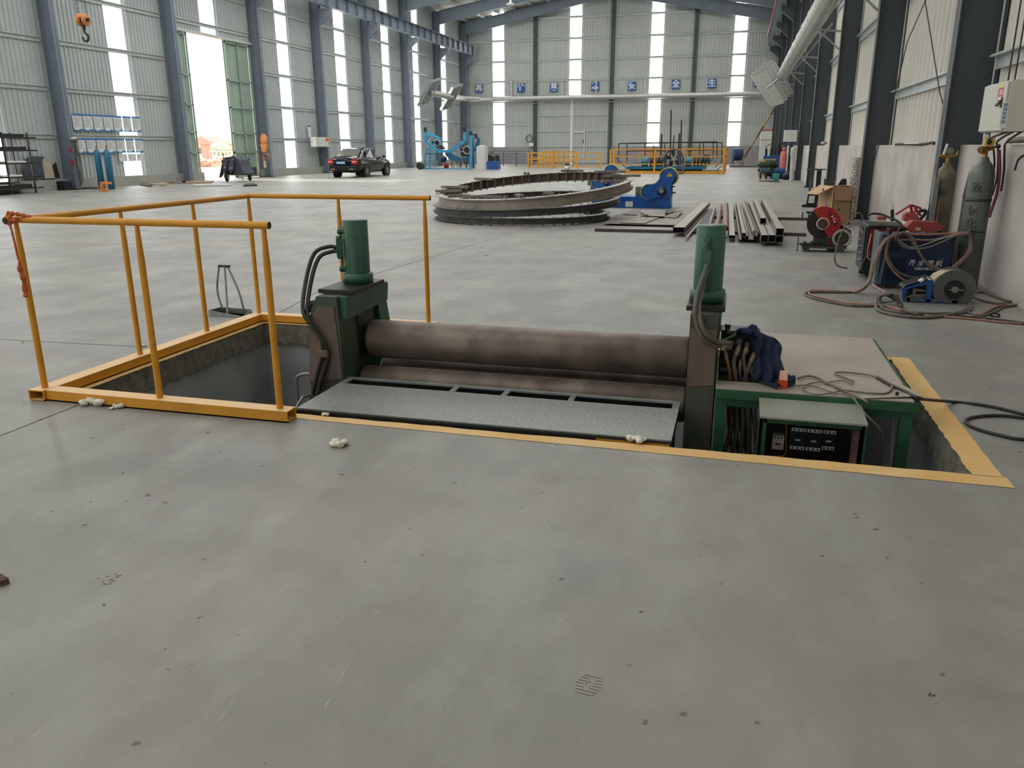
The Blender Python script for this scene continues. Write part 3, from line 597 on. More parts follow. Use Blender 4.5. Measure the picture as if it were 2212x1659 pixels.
def block(px, py, w, h, kind):
    c = YP(px, py, 4.37); m = MB().box((c.x-w/2, 4.345, c.z-h/2), (c.x+w/2, 4.40, c.z+h/2)); o = CB(m, 'breaker' if kind == 'b' else 'contactor', BKB if kind != 'b' else WHITE, bev=.002)
    for zz in ((.42, -.42) if kind != 'b' else (.42,)):
        q = MB().box((c.x-w*.42, 4.338, c.z+zz*h-.009), (c.x+w*.42, 4.345, c.z+zz*h+.009)); 
        q.v = [tuple(V(v)-V((.46, 4.3, -.2))) for v in q.v]; q.build('terminal_strip', WHITE, o)
        for k in range(3):
            x = c.x+(k-1)*w*.27; s = MB().cyl((x, 4.339, c.z+zz*h), (x, 4.334, c.z+zz*h), .005, n=10); s.v = [tuple(V(v)-V((.46, 4.3, -.2))) for v in s.v]; s.build('screw', DKSTEEL, o)
    q = MB().box((c.x-.013, 4.34, c.z-.012), (c.x+.013, 4.345, c.z-.003)); q.v = [tuple(V(v)-V((.46, 4.3, -.2))) for v in q.v]; q.build('tag_label', REDM if kind == 'b' else WHITE, o)
block(1723, 944, .088, .125, 'c'); block(1757, 947, .088, .125, 'c'); block(1789, 947, .075, .11, 'c'); block(1680, 953, .062, .08, 'b')
m = MB()
for k in range(9):
    x = .40+k*.024; m.tube(spl([(x, 4.37, .04), (x+random.uniform(-.01, .01), 4.355, .0), (x+random.uniform(-.008, .008), 4.36, -.03)], 3), .002, 5)
for k in range(10):
    x = .38+k*.03; m.tube(spl([(x, 4.36, -.15), (x+random.uniform(-.02, .02), 4.35, -.2), (x+random.uniform(-.02, .02), 4.355, -.27)], 3), .0022, 5)
CB(m, 'wiring', HOSEB); CB(MB().tube(spl([YP(1699, 912, 4.36), YP(1698, 945, 4.36), YP(1698, 975, 4.36), YP(1690, 985, 4.36), YP(1670, 985, 4.36)], 4), .003, 6), 'yellow_wire', YEL)
for k in range(2): CB(MB().cb((.47+k*.15, 4.37, -.2), (.09, .04, .03)), 'terminal_block', BKB)
# control valve stack, levers, hoses at the left of the table
vs = empty('valve_bank', (.07, 4.78, .3), 'oily hydraulic control valve bank with levers beside the right roller frame', 'valve bank')
def VB(mb, n, m_, par=vs, bev=0): mb.v = [tuple(V(v)-V((.07, 4.78, .3))) for v in mb.v]; return mb.build(n, m_, par, None, bev)
OIL = mat('oily_green', (52, 60, 46), .4, .2, (34, 38, 32), 16, .5)
VB(MB().box((-.035, 4.78, .15), (.19, 4.96, .395)).box((-.04, 4.79, .395), (.17, 4.95, .405)), 'manifold', OIL, bev=.004)
VB(MB().box((-.03, 4.72, .17), (.21, 4.80, .20)).box((-.02, 4.70, .03), (.2, 4.9, .15)), 'mounting_bracket', mat('bracket_grey', (92, 96, 88), .5, .2), bev=.003)
VB(MB().lathe([(0, 0), (.012, 0), (.014, .03), (.02, .034), (.02, .05), (.012, .055), (.016, .085), (.019, .09), (.017, .093), (0, .093)], (0, 4.76, .355), (0, 0, 1), 16), 'relief_valve', OIL)
for x in (.0, .055, .11): VB(MB().cyl((x, 4.70, .30), (x, 4.8, .30), .020, n=14).cyl((x, 4.69, .30), (x, 4.71, .30), .014, n=6), 'spool_cap', OIL)
for x in (-.02, .04, .10): VB(MB().cyl((x, 4.70, .24), (x, 4.8, .24), .017, n=14), 'spool_cap', OIL)
VB(MB().tube([YP(1556, 737, 4.64), YP(1568, 733, 4.66), YP(1588, 724, 4.7), YP(1590, 718, 4.74)], [.010, .008, .006, .006], 10), 'hand_lever', mat('lever_green', (86, 100, 80), .4, .1))
for k, (a, c, e, w) in enumerate((((1565, 757), (1573, 790), (1577, 826), .010), ((1598, 745), (1585, 780), (1590, 828), .0125), ((1614, 748), (1606, 772), (1612, 822), .0105), ((1630, 762), (1617, 795), (1608, 828), .0125), ((1600, 775), (1598, 800), (1600, 826), .009), ((1620, 790), (1626, 810), (1632, 828), .010))):
    yy = 4.66+.01*k
    H = [YP(*a, yy-.02), YP(*c, yy-.03), YP(*e, yy), YP(*e, yy)+V((.01, .03, -.25)), YP(*e, yy)+V((.1+.02*k, .1, -.8))]
    h = VB(MB().tube(spl(H), w, 10), 'hydraulic_hose', HOSEG if k != 0 else mat('copper_pipe', (156, 108, 76), .45, .3))
    d = (H[1]-H[0]); q = H[0]+d*.15; VB(MB().cyl(q, q+d*.45, w+.004, n=12), 'hose_ferrule', mat('ferrule', (138, 126, 96), .4, .5))
VB(MB().cyl(YP(1597, 738, 4.66), YP(1597, 740, 4.74), .018, n=10).cyl(YP(1614, 744, 4.66), YP(1614, 745, 4.74), .014, n=10).cyl(YP(1582, 740, 4.66), YP(1582, 740, 4.74), .016, n=8), 'elbow_fitting', OIL)
# hoses and a pump below the table
m = MB()
for k in range(5): m.tube(spl([(.05+.03*k, 4.62, .05), (.06+.035*k, 4.6, -.15), (.02+.05*k, 4.62, -.4), (.1+.02*k, 4.9, -.8)]), .013, 8)
VB(m, 'lower_hose', HOSEG)
pmp = empty('hydraulic_pump', (.62, 5.1, -.9), 'dark hydraulic pump unit in the pit beneath the green table', 'pump')
MB().lathe([(0, -.25), (.13, -.25), (.14, -.2), (.14, .2), (.12, .24), (0, .25)], (0, 0, .15), (1, 0, 0), 24).build('motor', mat('pump_grey', (70, 72, 70), .5, .2), pmp)
MB().box((-.45, -.3, -.95), (.25, .3, -.05)).build('oil_tank', DKSTEEL, pmp, None, .01)
MB().cyl((-.15, 0, -.05), (-.15, 0, .12), .06).ring((-.15, 0, .12), .05, .012).build('pump_body', DKSTEEL, pmp)
# blue cloth thrown over the valves
from mathutils import noise as mn
CLO = mat('navy_cloth', (36, 47, 78), .9, 0, (24, 33, 56), 9, .5, .25, 70)
path = [YP(1590, 728, 4.76), YP(1605, 717, 4.76), YP(1630, 720, 4.74), YP(1652, 738, 4.72), YP(1657, 770, 4.68), YP(1662, 800, 4.62), YP(1668, 826, 4.60), YP(1690, 826, 4.60), YP(1716, 826, 4.62)]
wid = [.03, .06, .09, .085, .075, .085, .10, .09, .03]
sp2 = spl(path, 6); m = MB(); K = 22; rows = []
for i, c in enumerate(sp2):
    u = i/(len(sp2)-1)*(len(wid)-1); a = int(u); w = wid[a]+(wid[min(a+1, len(wid)-1)]-wid[a])*(u-a)
    row = []
    for j in range(K+1):
        v = j/K*2-1; side = V((.72, -.10+.3*min(1, u/5), .05)) if u < 2.2 or u > 6.2 else V((1, -.1, -.08))
        if u > 6.2: side = V((.0, 1, 0))
        if u < 2.2: side = V((.35, .9, -.2))
        p = c+side.normalized()*v*w; f = .028*math.sin(v*9+u*1.7+math.sin(u*2))*(.4+.6*min(1, u/3)); nrm = V((.1, -.95, .25)) if 2.2 < u < 6.4 else V((0, -.2, 1))
        p = p+nrm*(f*.6+.03*mn.noise(p*16)+.016*mn.noise(p*45)+.02*(1-v*v)); p.z = max(p.z, .158+.004*random.random()) if p.x > -.04 else p.z; row.append(p)
    rows.append(row)
vs_ = [p for r_ in rows for p in r_]; m.add(vs_, [(i*(K+1)+j, i*(K+1)+j+1, (i+1)*(K+1)+j+1, (i+1)*(K+1)+j) for i in range(len(rows)-1) for j in range(K)], True)
cl = m.build('cloth', CLO); s_ = cl.modifiers.new('s', 'SOLIDIFY'); s_.thickness = .004; tag(cl, 'crumpled navy blue work cloth thrown over the valve bank and table', 'cloth')
# orange packet on the table edge
c = G(1690, 838, .152); pk = empty('packet', c, 'orange and pale paper packet standing on the green table edge', 'packet')
d = V((.25, -.97, 0)); 
MB().prism([(-.026, -.012, .0), (.026, -.012, 0), (.022, -.026, .052), (-.022, -.026, .052)][::1], (0, .03, 0)).build('packet_bottom', mat('orange_paper', (232, 84, 36), .6, 0, (214, 70, 30), 6), pk)
MB().prism([(-.022, -.026, .052), (.022, -.026, .052), (.02, -.02, .098), (-.02, -.02, .098)], (0, .03, 0)).build('packet_top', mat('pink_paper', (226, 150, 128), .6, 0, (236, 190, 170), 30), pk)
# cables on the table and floor
def cable(name, pts, r, m_, lab, z=None, n=8):
    return tag(MB().tube(spl(pts, 7), r, n).build(name, m_), lab, 'cable')
T = lambda px, py, z=.163: G(px, py, z)
cable('power_cable', [T(1724, 817), T(1745, 812), T(1762, 815), T(1790, 828), T(1815, 840), T(1840, 852), T(1862, 862), T(1874, 868)], .0065, mat('tan_cable', (138, 122, 104), .6, 0, (104, 92, 78), 20), 'thick tan cable crossing the table top down to its front corner')
cable('thin_cable', [T(1722, 834), T(1740, 832), T(1760, 835), T(1800, 848), T(1830, 855), T(1845, 862, .16), YP(1858, 880, 4.14), YP(1880, 905, 4.1), YP(1900, 925, 4.12), YP(1908, 945, 4.2), YP(1900, 962, 4.3), YP(1872, 970, 4.35)], .004, mat('grey_cable', (130, 124, 108), .6, 0, (100, 96, 84), 20), 'thin grey cable drooping from the table front into the pit')
cable('coiled_cable', [T(1843, 830), T(1820, 822), T(1795, 825), T(1765, 826), T(1740, 832), T(1736, 843), T(1765, 852), T(1800, 848), T(1818, 842), T(1812, 836), T(1780, 826)], .0042, mat('grey_cable', (130, 124, 108)), 'thin grey cable lying in a loop on the middle of the table')
cable('bent_cable', [T(1845, 824), T(1806, 808), T(1812, 804), T(1845, 806), T(1885, 812), T(1925, 832), T(1918, 848), T(1895, 850), T(1858, 847), T(1820, 842)], .0055, mat('grey_cable', (130, 124, 108)), 'stiff pale cable bent in an angular loop on the back of the table')
cable('black_cable', [T(1893, 814, .162), T(1925, 832), T(1960, 848), T(1985, 860, .165), G(2010, 864, .10), G(2060, 868, .01), G(2110, 873, .01), G(2160, 882, .01), G(2212, 895, .01), G(2260, 908, .01), G(2300, 925, .01), G(2290, 945, .01), G(2212, 949, .01), G(2160, 940, .01), G(2110, 926, .01), G(2086, 912, .01), G(2095, 903, .01), G(2130, 898, .01), G(2170, 898, .01), G(2230, 905, .01)], .009, HOSEB, 'black rubber cable running from the table across the floor to the right edge', n=10)
c = T(1938, 848, .175); tag(MB().cyl(c-V((0, 0, .02)), c+V((.0, 0, .004)), .009, n=6, smooth=False).cyl(c, c+V((.05, -.01, .002)), .001, n=5).build('bolt', DKSTEEL), 'small bolt with a wire standing on the right corner of the table', 'bolt')
# thin rungs / brackets in the pit by the left frame
m = MB().tube(spl([(-2.62, 4.55, .02), (-2.72, 4.55, .0), (-2.74, 4.55, -.1), (-2.74, 4.55, -.7)], 4), .010, 8); tag(m.build('bent_pipe', mat('grey_pipe', (140, 146, 144), .4, .4)), 'thin grey bent pipe rising beside the left roller frame in the pit', 'pipe')
m = MB().tube([YP(634, 893, 4.05), YP(646, 870, 4.15), YP(655, 857, 4.2), YP(672, 853, 4.3), YP(690, 870, 4.35), YP(700, 900, 4.4)], .009, 8); tag(m.build('bent_pipe', mat('grey_pipe', (140, 146, 144))), 'thin grey handle shaped pipe at the pit edge left of the platform', 'pipe')
# =============== STEEL RINGS ===============
RWEB = mat('rusty_web', (106, 82, 74), .6, .25, (74, 66, 62), 5, .5, .1, 40); RIN = mat('ring_steel', (160, 150, 140), .5, .25, (124, 116, 108), 4, .5, dust=(160, 154, 146))
def steel_ring(c, R, tilt, h, lab, n=84, ribs=52, mt=RIN, fl=.07):
    """curved channel ring: tall web, outward lips and inner stiffener plates"""
    c = V(c)
    def P(r, a, z): x, y = r*math.cos(a), r*math.sin(a); return (x, y, z+tilt[0]*x+tilt[1]*y)
    r_ = empty('steel_ring', c); tag(r_, lab, 'steel ring', 'curved steel rings stacked on the floor')
    prof = [(R+fl, h), (R-fl, h), (R-fl, h-.014), (R-.006, h-.014), (R-.006, .014), (R-fl, .014), (R-fl, 0), (R+fl, 0), (R+fl, .014), (R+.006, .014), (R+.006, h-.014), (R+fl, h-.014), (R+fl, h)]
    vs = [P(r, 2*math.pi*i/n, z) for (r, z) in prof for i in range(n)]
    MB().add(vs, [(j*n+i, j*n+(i+1) % n, (j+1)*n+(i+1) % n, (j+1)*n+i) for j in range(len(prof)-1) for i in range(n)], False).build('channel', mt, r_)
    vs = [P(R-.0075, 2*math.pi*i/n, z) for z in (.014, h-.014) for i in range(n)]
    MB().add(vs, [(i, (i+1) % n, n+(i+1) % n, n+i) for i in range(n)], True).build('rusty_inner_web', RWEB, r_)
    m = MB()
    for k in range(ribs):
        a = 2*math.pi*(k+.3*random.random())/ribs; da = .006/R
        m.add([P(R-.008, a-da, -.02), P(R-fl-.03, a-da, -.02), P(R-fl-.03, a-da, h+.015), P(R-.008, a-da, h+.0), P(R-.008, a+da, -.02), P(R-fl-.03, a+da, -.02), P(R-fl-.03, a+da, h+.015), P(R-.008, a+da, h+.0)],
              [(0, 1, 2, 3), (7, 6, 5, 4), (0, 4, 5, 1), (1, 5, 6, 2), (2, 6, 7, 3), (3, 7, 4, 0)])
    m.build('stiffener_plates', mt, r_)['kind'] = 'stuff'
    return lambda a, dr, dz: c+V(P(R+dr, a, h+dz))
DRK = mat('ring_steel_dark', (84, 84, 84), .5, .35, (58, 58, 58), 4, .5, dust=(120, 118, 112))
steel_ring((-4.37, 16.75, .02), 1.78, (0, 0), .12, 'lowest steel ring of the stack lying flat on the floor', mt=DRK)
steel_ring((-4.33, 16.95, .24), 1.92, (.03, .04), .13, 'middle steel ring of the stack, slightly tilted', mt=DRK)
top_at = steel_ring((-4.2, 17.1, .48), 2.03, (.055, .09), .20, 'topmost and widest steel ring with rusty inner web', ribs=58)
# offcuts lying on the rings
OFF = mat('offcut_steel', (142, 134, 126), .5, .35, (104, 98, 92), 8, .5)
def offcut(a, dr, dz, ln, rot, lab, k=0, w=.10, h=.05, tilt=0):
    p = top_at(a, dr, dz+.004); r_ = empty('channel_offcut', p, lab, 'steel offcut', 'steel offcuts lying on the ring stack', rot); r_.rotation_euler = (tilt, 0, rot)
    t = .006; MB().prism([(-ln/2, -w/2, 0), (-ln/2, w/2, 0), (-ln/2, w/2, h), (-ln/2, w/2-t, h), (-ln/2, w/2-t, t), (-ln/2, -w/2+t, t), (-ln/2, -w/2+t, h), (-ln/2, -w/2, h)][::-1] if not k else
        [(-ln/2, -w/2, 0), (-ln/2, w/2, 0), (-ln/2, w/2, h), (-ln/2, -w/2, h)], (ln, 0, 0)).build('channel_section', OFF, r_)
for args in ((2.45, -.1, 0, .55, -.35, 'pale channel offcut lying across the far left of the top ring', 1), (3.15, -.25, 0, .62, .03, 'long dark channel offcut crossing the left end of the top ring', 1), (3.5, -.2, 0, .55, .25, 'channel offcut resting low on the left inner side of the ring stack', 1),
             (3.95, -.22, -.02, .45, .55, 'square ended offcut pointing at the camera, left of the ring centre', 1), (1.9, 0, 0, .12, 1.3, 'tiny bent plate standing on the far rim of the top ring', 0), (1.35, -.05, 0, .52, .35, 'pale channel offcut on the far right rim of the top ring', 1),
             (.75, -.1, 0, .7, .25, 'long flat offcut over the right far rim of the top ring', 1), (.25, -.15, 0, .75, .3, 'wide flat bar crossing the right end of the top ring', 1), (-.1, -.25, -.03, .6, .3, 'flat offcut inside the right end of the ring stack', 1),
             (4.65, -.12, 0, .14, 1.5, 'short upright channel clip on the near rim of the top ring', 0), (4.8, -.18, 0, .3, 2.2, 'short offcut beside the channel clip on the near rim', 1), (5.1, -.15, 0, .2, .3, 'short dark offcut on the near right rim of the top ring', 1), (4.35, -.3, -.02, .9, .05, 'long channel lying inside the near rim of the ring stack', 0)):
    offcut(*args)
# =============== WELDING ROTATORS ===============
RBL = mat('rotator_blue', (16, 88, 170), .35, 0, (14, 74, 146), 5); PUY = mat('wheel_rim', (190, 180, 90), .5, 0, (170, 160, 76), 10)
def rotator(Y, dx, dy, lab, sc_=1.0, wn=True):
    r_ = empty('welding_rotator', YP(1432+dx, 448+dy, Y)*V((1, 1, 0)) if False else (YP(1432+dx, 448+dy, Y).x, Y, 0), lab, 'rotator', 'blue welding rotators')
    o = r_.location; c0 = YP(1432, 449, 20.1)
    def Q(px, py, y=0): p = YP(px, py, 20.1); return V(((p.x-c0.x)*sc_, y, (p.z-c0.z)*sc_+.0))
    base = MB().box((Q(1330, 449).x-(.6 if wn else -.55), 0, 0), (Q(1446, 449).x, .75, .0+Q(0, 429).z*0+.27)); base.build('base_beam', RBL, r_, None, .006)
    MB().prism([Q(1420, 447, -.02), Q(1448, 449, -.02), Q(1449, 413, -.02), Q(1420, 413, -.02)], (0, .6, 0)).build('upright_block', RBL, r_, None, .008)
    arm = [(1393, 425), (1388, 415), (1391, 404), (1402, 398), (1416, 395), (1425, 385), (1431, 372), (1438, 364), (1450, 361), (1458, 367), (1461, 377), (1456, 388), (1450, 400), (1450, 424), (1440, 426), (1425, 424), (1410, 429), (1402, 430)]
    for k, yy in enumerate((-.06, .42)):
        MB().prism([Q(*p, yy) for p in arm], (0, .035, 0)).build('side_plate', RBL, r_, None, .004)
    for (px, py, rr) in ((1444, 381, .21), (1401, 413, .18)):
        q = Q(px, py, 0); wh = MB().lathe([(0, .0), (rr*.6, 0), (rr*.62, .02), (rr*.92, .02), (rr, .0), (rr, .13), (rr*.9, .15), (0, .15)], (q.x, 0, q.z), (0, 1, 0), 30).build('drive_wheel', RBL, r_)
        MB().lathe([(rr*.96, -.005), (rr+.012, 0), (rr+.012, .13), (rr*.96, .135)], (q.x, 0, q.z), (0, 1, 0), 30).build('wheel_tyre', PUY, wh)
        w2 = MB().lathe([(0, .0), (rr*.6, 0), (rr*.92, .02), (rr, .0), (rr, .13), (0, .15)], (q.x, .22, q.z), (0, 1, 0), 30).build('drive_wheel', RBL, r_)
        MB().lathe([(rr*.96, -.005), (rr+.012, 0), (rr+.012, .13), (rr*.96, .135)], (q.x, .22, q.z), (0, 1, 0), 30).build('wheel_tyre', PUY, w2)
    q = Q(1430, 411, -.06); MB().lathe([(0, -.06), (.05, -.06), (.06, -.04), (.09, -.03), (.12, 0), (.13, .02)], (q.x, -.07, q.z), (0, 1, 0), 12).build('hub_cap', mat('dark_hub', (44, 56, 84), .4, .3), r_)
    MB().cyl((q.x, -.16, q.z), (q.x, -.12, q.z), .05, n=8).build('shaft_end', GALV, r_)
    for p in ((1451, 402), (1453, 415)): a = Q(*p, .05); MB().cyl((a.x-.03, .05, a.z), (a.x+.07, .05, a.z), .018, n=8).build('bolt', DKSTEEL, r_)
    MB().box((Q(1372, 400).x, .1, .27), (Q(1392, 400).x, .5, .5)).build('gear_motor', mat('motor_grey', (96, 110, 104), .5), r_, None, .01)
    a = Q(1358, 440, -.004); MB().box((a.x-.08, -.004, a.z-.06), (a.x+.1, .0, a.z+.07)).build('data_plate', WHITE, r_)
    if wn:
        a, b_, c_ = Q(1447, 371, -.062), Q(1440.5, 380, -.062), Q(1453.5, 380, -.062); t_ = MB().prism([a, b_, c_], (0, -.002, 0)).build('warning_triangle', mat('warning_yellow', (236, 216, 40), .5), r_)
        MB().prism([a.lerp((b_+c_)/2, .35)+V((-.012, -.0025, 0)), a.lerp((b_+c_)/2, .35)+V((.012, -.0025, 0)), a.lerp((b_+c_)/2, .85)+V((.006, -.0025, 0)), a.lerp((b_+c_)/2, .85)+V((-.006, -.0025, 0))], (0, -.001, 0)).build('warning_mark', BLACK, t_)
    return r_
rotator(20.1, 0, 0, 'blue welding rotator with yellow rimmed wheels and a warning triangle right of the rings')
rotator(25.6, -120, -20, 'second blue welding rotator half hidden behind the far right rim of the rings', .95, False)
# =============== STEEL STOCK PILE ===============
TUBM = mat('tube_steel', (142, 136, 128), .5, .3, (106, 100, 94), 3.5, .5, .05, 30, dust=(166, 158, 148)); BORE = mat('tube_bore', (38, 36, 36), .8)
slp = mat('sleeper', (92, 84, 72), .8, 0, (62, 56, 50), 9)
tag(MB().box((-2.4, 14.28, 0), (1.15, 14.36, .05)).build('sleeper_bar', slp), 'long thin dirty bar lying under the near ends of the steel tubes', 'bar')
tag(MB().box((-.7, 17.4, 0), (1.55, 17.5, .05)).build('sleeper_bar', slp), 'long thin rusty bar lying under the far part of the steel tubes', 'bar')
def stock(a, b, w, h, lab, kind='tube', z0=.052, name='steel_tube', mt=TUBM, t=.006, roll=0):
    p, q = G(*a, z0), G(*b, z0); d = (q-p).normalized(); s_ = V((d.y, -d.x, 0)); u = V((0, 0, 1)); r_ = empty(name, p); tag(r_, lab, {'steel_tube': 'steel tube', 'steel_pipe': 'steel pipe', 'steel_channel': 'steel channel', 'steel_angle': 'steel angle'}[name], 'steel stock pile'); L_ = q-p
    if roll: s_, u = s_*math.cos(roll)+u*math.sin(roll), u*math.cos(roll)-s_*math.sin(roll)
    base = V((0, 0, abs(w*math.sin(roll)) if roll else 0))
    def R(x0, x1, z0_, z1): m.prism([base+s_*x0+u*z0_, base+s_*x1+u*z0_, base+s_*x1+u*z1, base+s_*x0+u*z1], L_)
    m = MB()
    if kind == 'tube': R(-w/2, -w/2+t, 0, h); R(w/2-t, w/2, 0, h); R(-w/2, w/2, 0, t); R(-w/2, w/2, h-t, h)
    elif kind == 'chan': R(-w/2, -w/2+t, 0, h); R(w/2-t, w/2, 0, h); R(-w/2, w/2, h-t, h)
    elif kind == 'chanup': R(-w/2, -w/2+t, 0, h); R(w/2-t, w/2, 0, h); R(-w/2, w/2, 0, t)
    elif kind == 'ang': R(-w/2, -w/2+t, 0, h); R(-w/2, w/2, 0, t)
    elif kind == 'flat': R(-w/2, w/2, 0, h)
    elif kind == 'pipe':
        m.cyl(V((0, 0, w/2)), L_+V((0, 0, w/2)), w/2, n=20, caps=False).cyl(V((0, 0, w/2)), L_+V((0, 0, w/2)), w/2-t, n=20, caps=False); m.lathe([(w/2-t, 0), (w/2, 0)], V((0, 0, w/2)), d, 20)
    m.build('profile', mt, r_)
    if kind in ('tube', 'pipe'):
        c_ = V((0, 0, h/2 if kind == 'tube' else w/2))+d*.15; (MB().quad(c_-s_*(w/2-t)-u*(h/2-t), c_+s_*(w/2-t)-u*(h/2-t), c_+s_*(w/2-t)+u*(h/2-t), c_-s_*(w/2-t)+u*(h/2-t)) if kind == 'tube' else MB().lathe([(0, 0), (w/2-t, 0)], c_, d, 16)).build('dark_bore', BORE, r_)
PINK = mat('red_primer_pipe', (150, 122, 110), .55, .1, (118, 92, 84), 4)
stock((1466, 504), (1524, 446), .20, .10, 'widest flat rectangular tube at the left of the steel pile')
stock((1482, 513), (1531, 456), .05, .05, 'thin steel angle lying along the wide rectangular tube', 'ang', name='steel_angle')
stock((1518, 505), (1537, 452), .22, .012, 'flat dark strip between the wide tube and the pipes', 'flat', name='steel_channel', mt=DKSTEEL)
stock((1531, 495), (1544, 451), .05, 0, 'thin grey pipe behind the right green cylinder', 'pipe', name='steel_pipe')
stock((1548, 500), (1557, 448), .085, 0, 'reddish primer pipe, the thinner of two, in the steel pile', 'pipe', name='steel_pipe', mt=PINK, z0=.055)
stock((1567, 501), (1568, 447), .105, 0, 'reddish primer pipe with open dark end beside the green cylinder top', 'pipe', name='steel_pipe', mt=PINK, z0=.06)
stock((1569, 515), (1575, 470), .035, 0, 'thinnest steel pipe lying low beside the small rectangular tube', 'pipe', name='steel_pipe')
stock((1581, 516), (1578, 452), .10, .055, 'small flat rectangular tube in the middle of the pile')
stock((1598, 518), (1588, 446), .05, .10, 'upright steel channel left of the tangled channels', 'ang', name='steel_channel', t=.007)
stock((1606, 517), (1592, 446), .06, .10, 'steel channel next to the upright one', 'chan', name='steel_channel', t=.007)
stock((1612, 517), (1598, 445), .09, .05, 'tilted steel channel resting on its neighbours', 'chanup', name='steel_channel', t=.007, roll=.5)
stock((1622, 518), (1604, 446), .09, .05, 'steel channel with its mouth upward near the square tubes', 'chanup', name='steel_channel', t=.007)
stock((1630, 512), (1607, 444), .09, .05, 'steel channel leaning on top of its neighbour', 'chan', name='steel_channel', t=.007, roll=-.6, z0=.1)
stock((1637, 517), (1612, 446), .08, .04, 'steel angle leaning against the leftmost square tube', 'ang', name='steel_angle', t=.007, roll=.9)
stock((1651, 524), (1622, 448), .112, .112, 'square tube, leftmost of the bottom row'); stock((1667, 524), (1635, 447), .112, .112, 'square tube, middle of the bottom row'); stock((1682.5, 524), (1648, 446), .112, .112, 'square tube, rightmost of the bottom row')
stock((1684, 510), (1649, 446-5), .112, .112, 'square tube lying on top at the right edge of the pile', z0=.168)
stock((1648, 484), (1631, 441), .10, .10, 'shorter square tube lying on top further back in the pile', z0=.168)
# plates left of the pile
PLT = mat('plate_grey', (150, 146, 136), .55, .2, (122, 118, 110), 2.5, .5)
def sheet(pts, z, lab, t=.006, mt=PLT, curl=0):
    P = [G(px, py, z) for px, py in pts]; 
    for i, p in enumerate(P):
        if curl and i in curl: p.z += .05
    return tag(MB().prism(P, (0, 0, t)).build('steel_sheet', mt), lab, 'steel sheet', 'steel sheets lying beside the tube pile')
PLD = mat('plate_brown', (128, 118, 104), .6, .1, (100, 94, 84), 4)
sheet([(1302, 483), (1463, 487), (1492, 462), (1470, 458), (1345, 456)], .035, 'large bottom steel sheet between the rings and the tube pile')
MBs = sheet([(1344, 463), (1364, 453), (1392, 455), (1385, 466)], .05, 'small brownish steel sheet at the far left of the plates', mt=PLD)
sheet([(1338, 481), (1392, 483), (1425, 470), (1384, 463)], .052, 'grey steel sheet lying nearest in the plate heap')
sheet([(1437, 470), (1462, 471), (1475, 460), (1450, 458)], .05, 'brown steel sheet at the right of the plate heap', mt=PLD, curl=(2,))
sheet([(1384, 466), (1436, 468), (1437, 454), (1386, 453)], .075, 'grey steel sheet on top of the plate heap')
sheet([(1437, 460), (1437, 455), (1450, 454), (1466, 455)], .09, 'curled dark strip of sheet at the back of the plate heap', mt=DKSTEEL, curl=(3,))
tag(MB().cyl(G(1385, 459, .10), G(1399, 465, .10), .018, n=12).build('pipe_offcut', TUBM), 'short pipe offcut lying on the top steel sheet', 'pipe')
# =============== CUT OFF SAW ===============
sw = empty('cut_off_saw', (1.2, 12.3, 0), 'red guarded abrasive cut off saw standing on the floor before the cardboard box', 'saw')
def SB(mb, n, m_, par=sw, bev=0): mb.v = [tuple(V(v)-V((1.2, 12.3, 0))) for v in mb.v]; return mb.build(n, m_, par, None, bev)
S = lambda px, py, y=12.3: YP(px, py, y)
def zo(px, py): return 1700+px/9.217, 380+py/9.217
c = S(*zo(712, 950)); rr = .213
SB(MB().cyl((c.x, 12.33, c.z), (c.x, 12.336, c.z), rr, n=40), 'abrasive_disc', mat('abrasive', (52, 48, 46), .9, 0, (40, 38, 36), 60))
gp = []
for k in range(19): a = math.radians(128-k*190/18-0); gp.append((c.x+math.cos(a)*(rr+.025), 12.29, c.z+math.sin(a)*(rr+.025)))
gp += [(S(*zo(820, 1210)).x, 12.29, S(*zo(820, 1210)).z), (S(*zo(760, 1130)).x, 12.29, S(*zo(760, 1130)).z), (S(*zo(740, 1040)).x, 12.29, S(*zo(740, 1040)).z), (S(*zo(800, 960)).x, 12.29, S(*zo(800, 960)).z), (S(*zo(740, 860)).x, 12.29, S(*zo(740, 860)).z), (S(*zo(630, 860)).x, 12.29, S(*zo(630, 860)).z), (S(*zo(540, 705)).x, 12.29, S(*zo(540, 705)).z)]
SB(MB().prism(gp, (0, .10, 0)), 'blade_guard', REDM, bev=.006)
q = [(S(*zo(*p), 12.285)) for p in ((815, 710), (870, 740), (960, 810), (985, 900), (975, 1000), (940, 1010), (880, 870))]
gl = SB(MB().prism(q, (0, -.003, 0)), 'guard_label', mat('label_dark', (70, 30, 36), .5))
p = S(*zo(940, 858), 12.28); gq = MB().cyl((p.x, 12.281, p.z), (p.x, 12.278, p.z), .027, n=16); gq.v = [tuple(V(v)-V((1.2, 12.3, 0))) for v in gq.v]; gq.build('warning_disc', mat('pink_sign', (222, 84, 110), .5), gl)
for pp in ((900, 805), (948, 915)): p = S(*zo(*pp), 12.28); gq = MB().cb((p.x, 12.28, p.z), (.022, .002, .022)); gq.v = [tuple(V(v)-V((1.2, 12.3, 0))) for v in gq.v]; gq.build('warning_mark', WHITE, gl)
SB(MB().lathe([(.07, 0), (.088, 0), (.088, -.012), (.07, -.012)], (c.x, 12.29, c.z), (0, 1, 0), 24), 'flange_ring', mat('pale_flange', (216, 190, 186), .5)); SB(MB().cyl((c.x, 12.27, c.z), (c.x, 12.33, c.z), .062, n=24).cyl((c.x, 12.25, c.z), (c.x, 12.27, c.z), .022, n=6), 'arbor_flange', mat('brown_steel', (96, 74, 66), .5, .4))
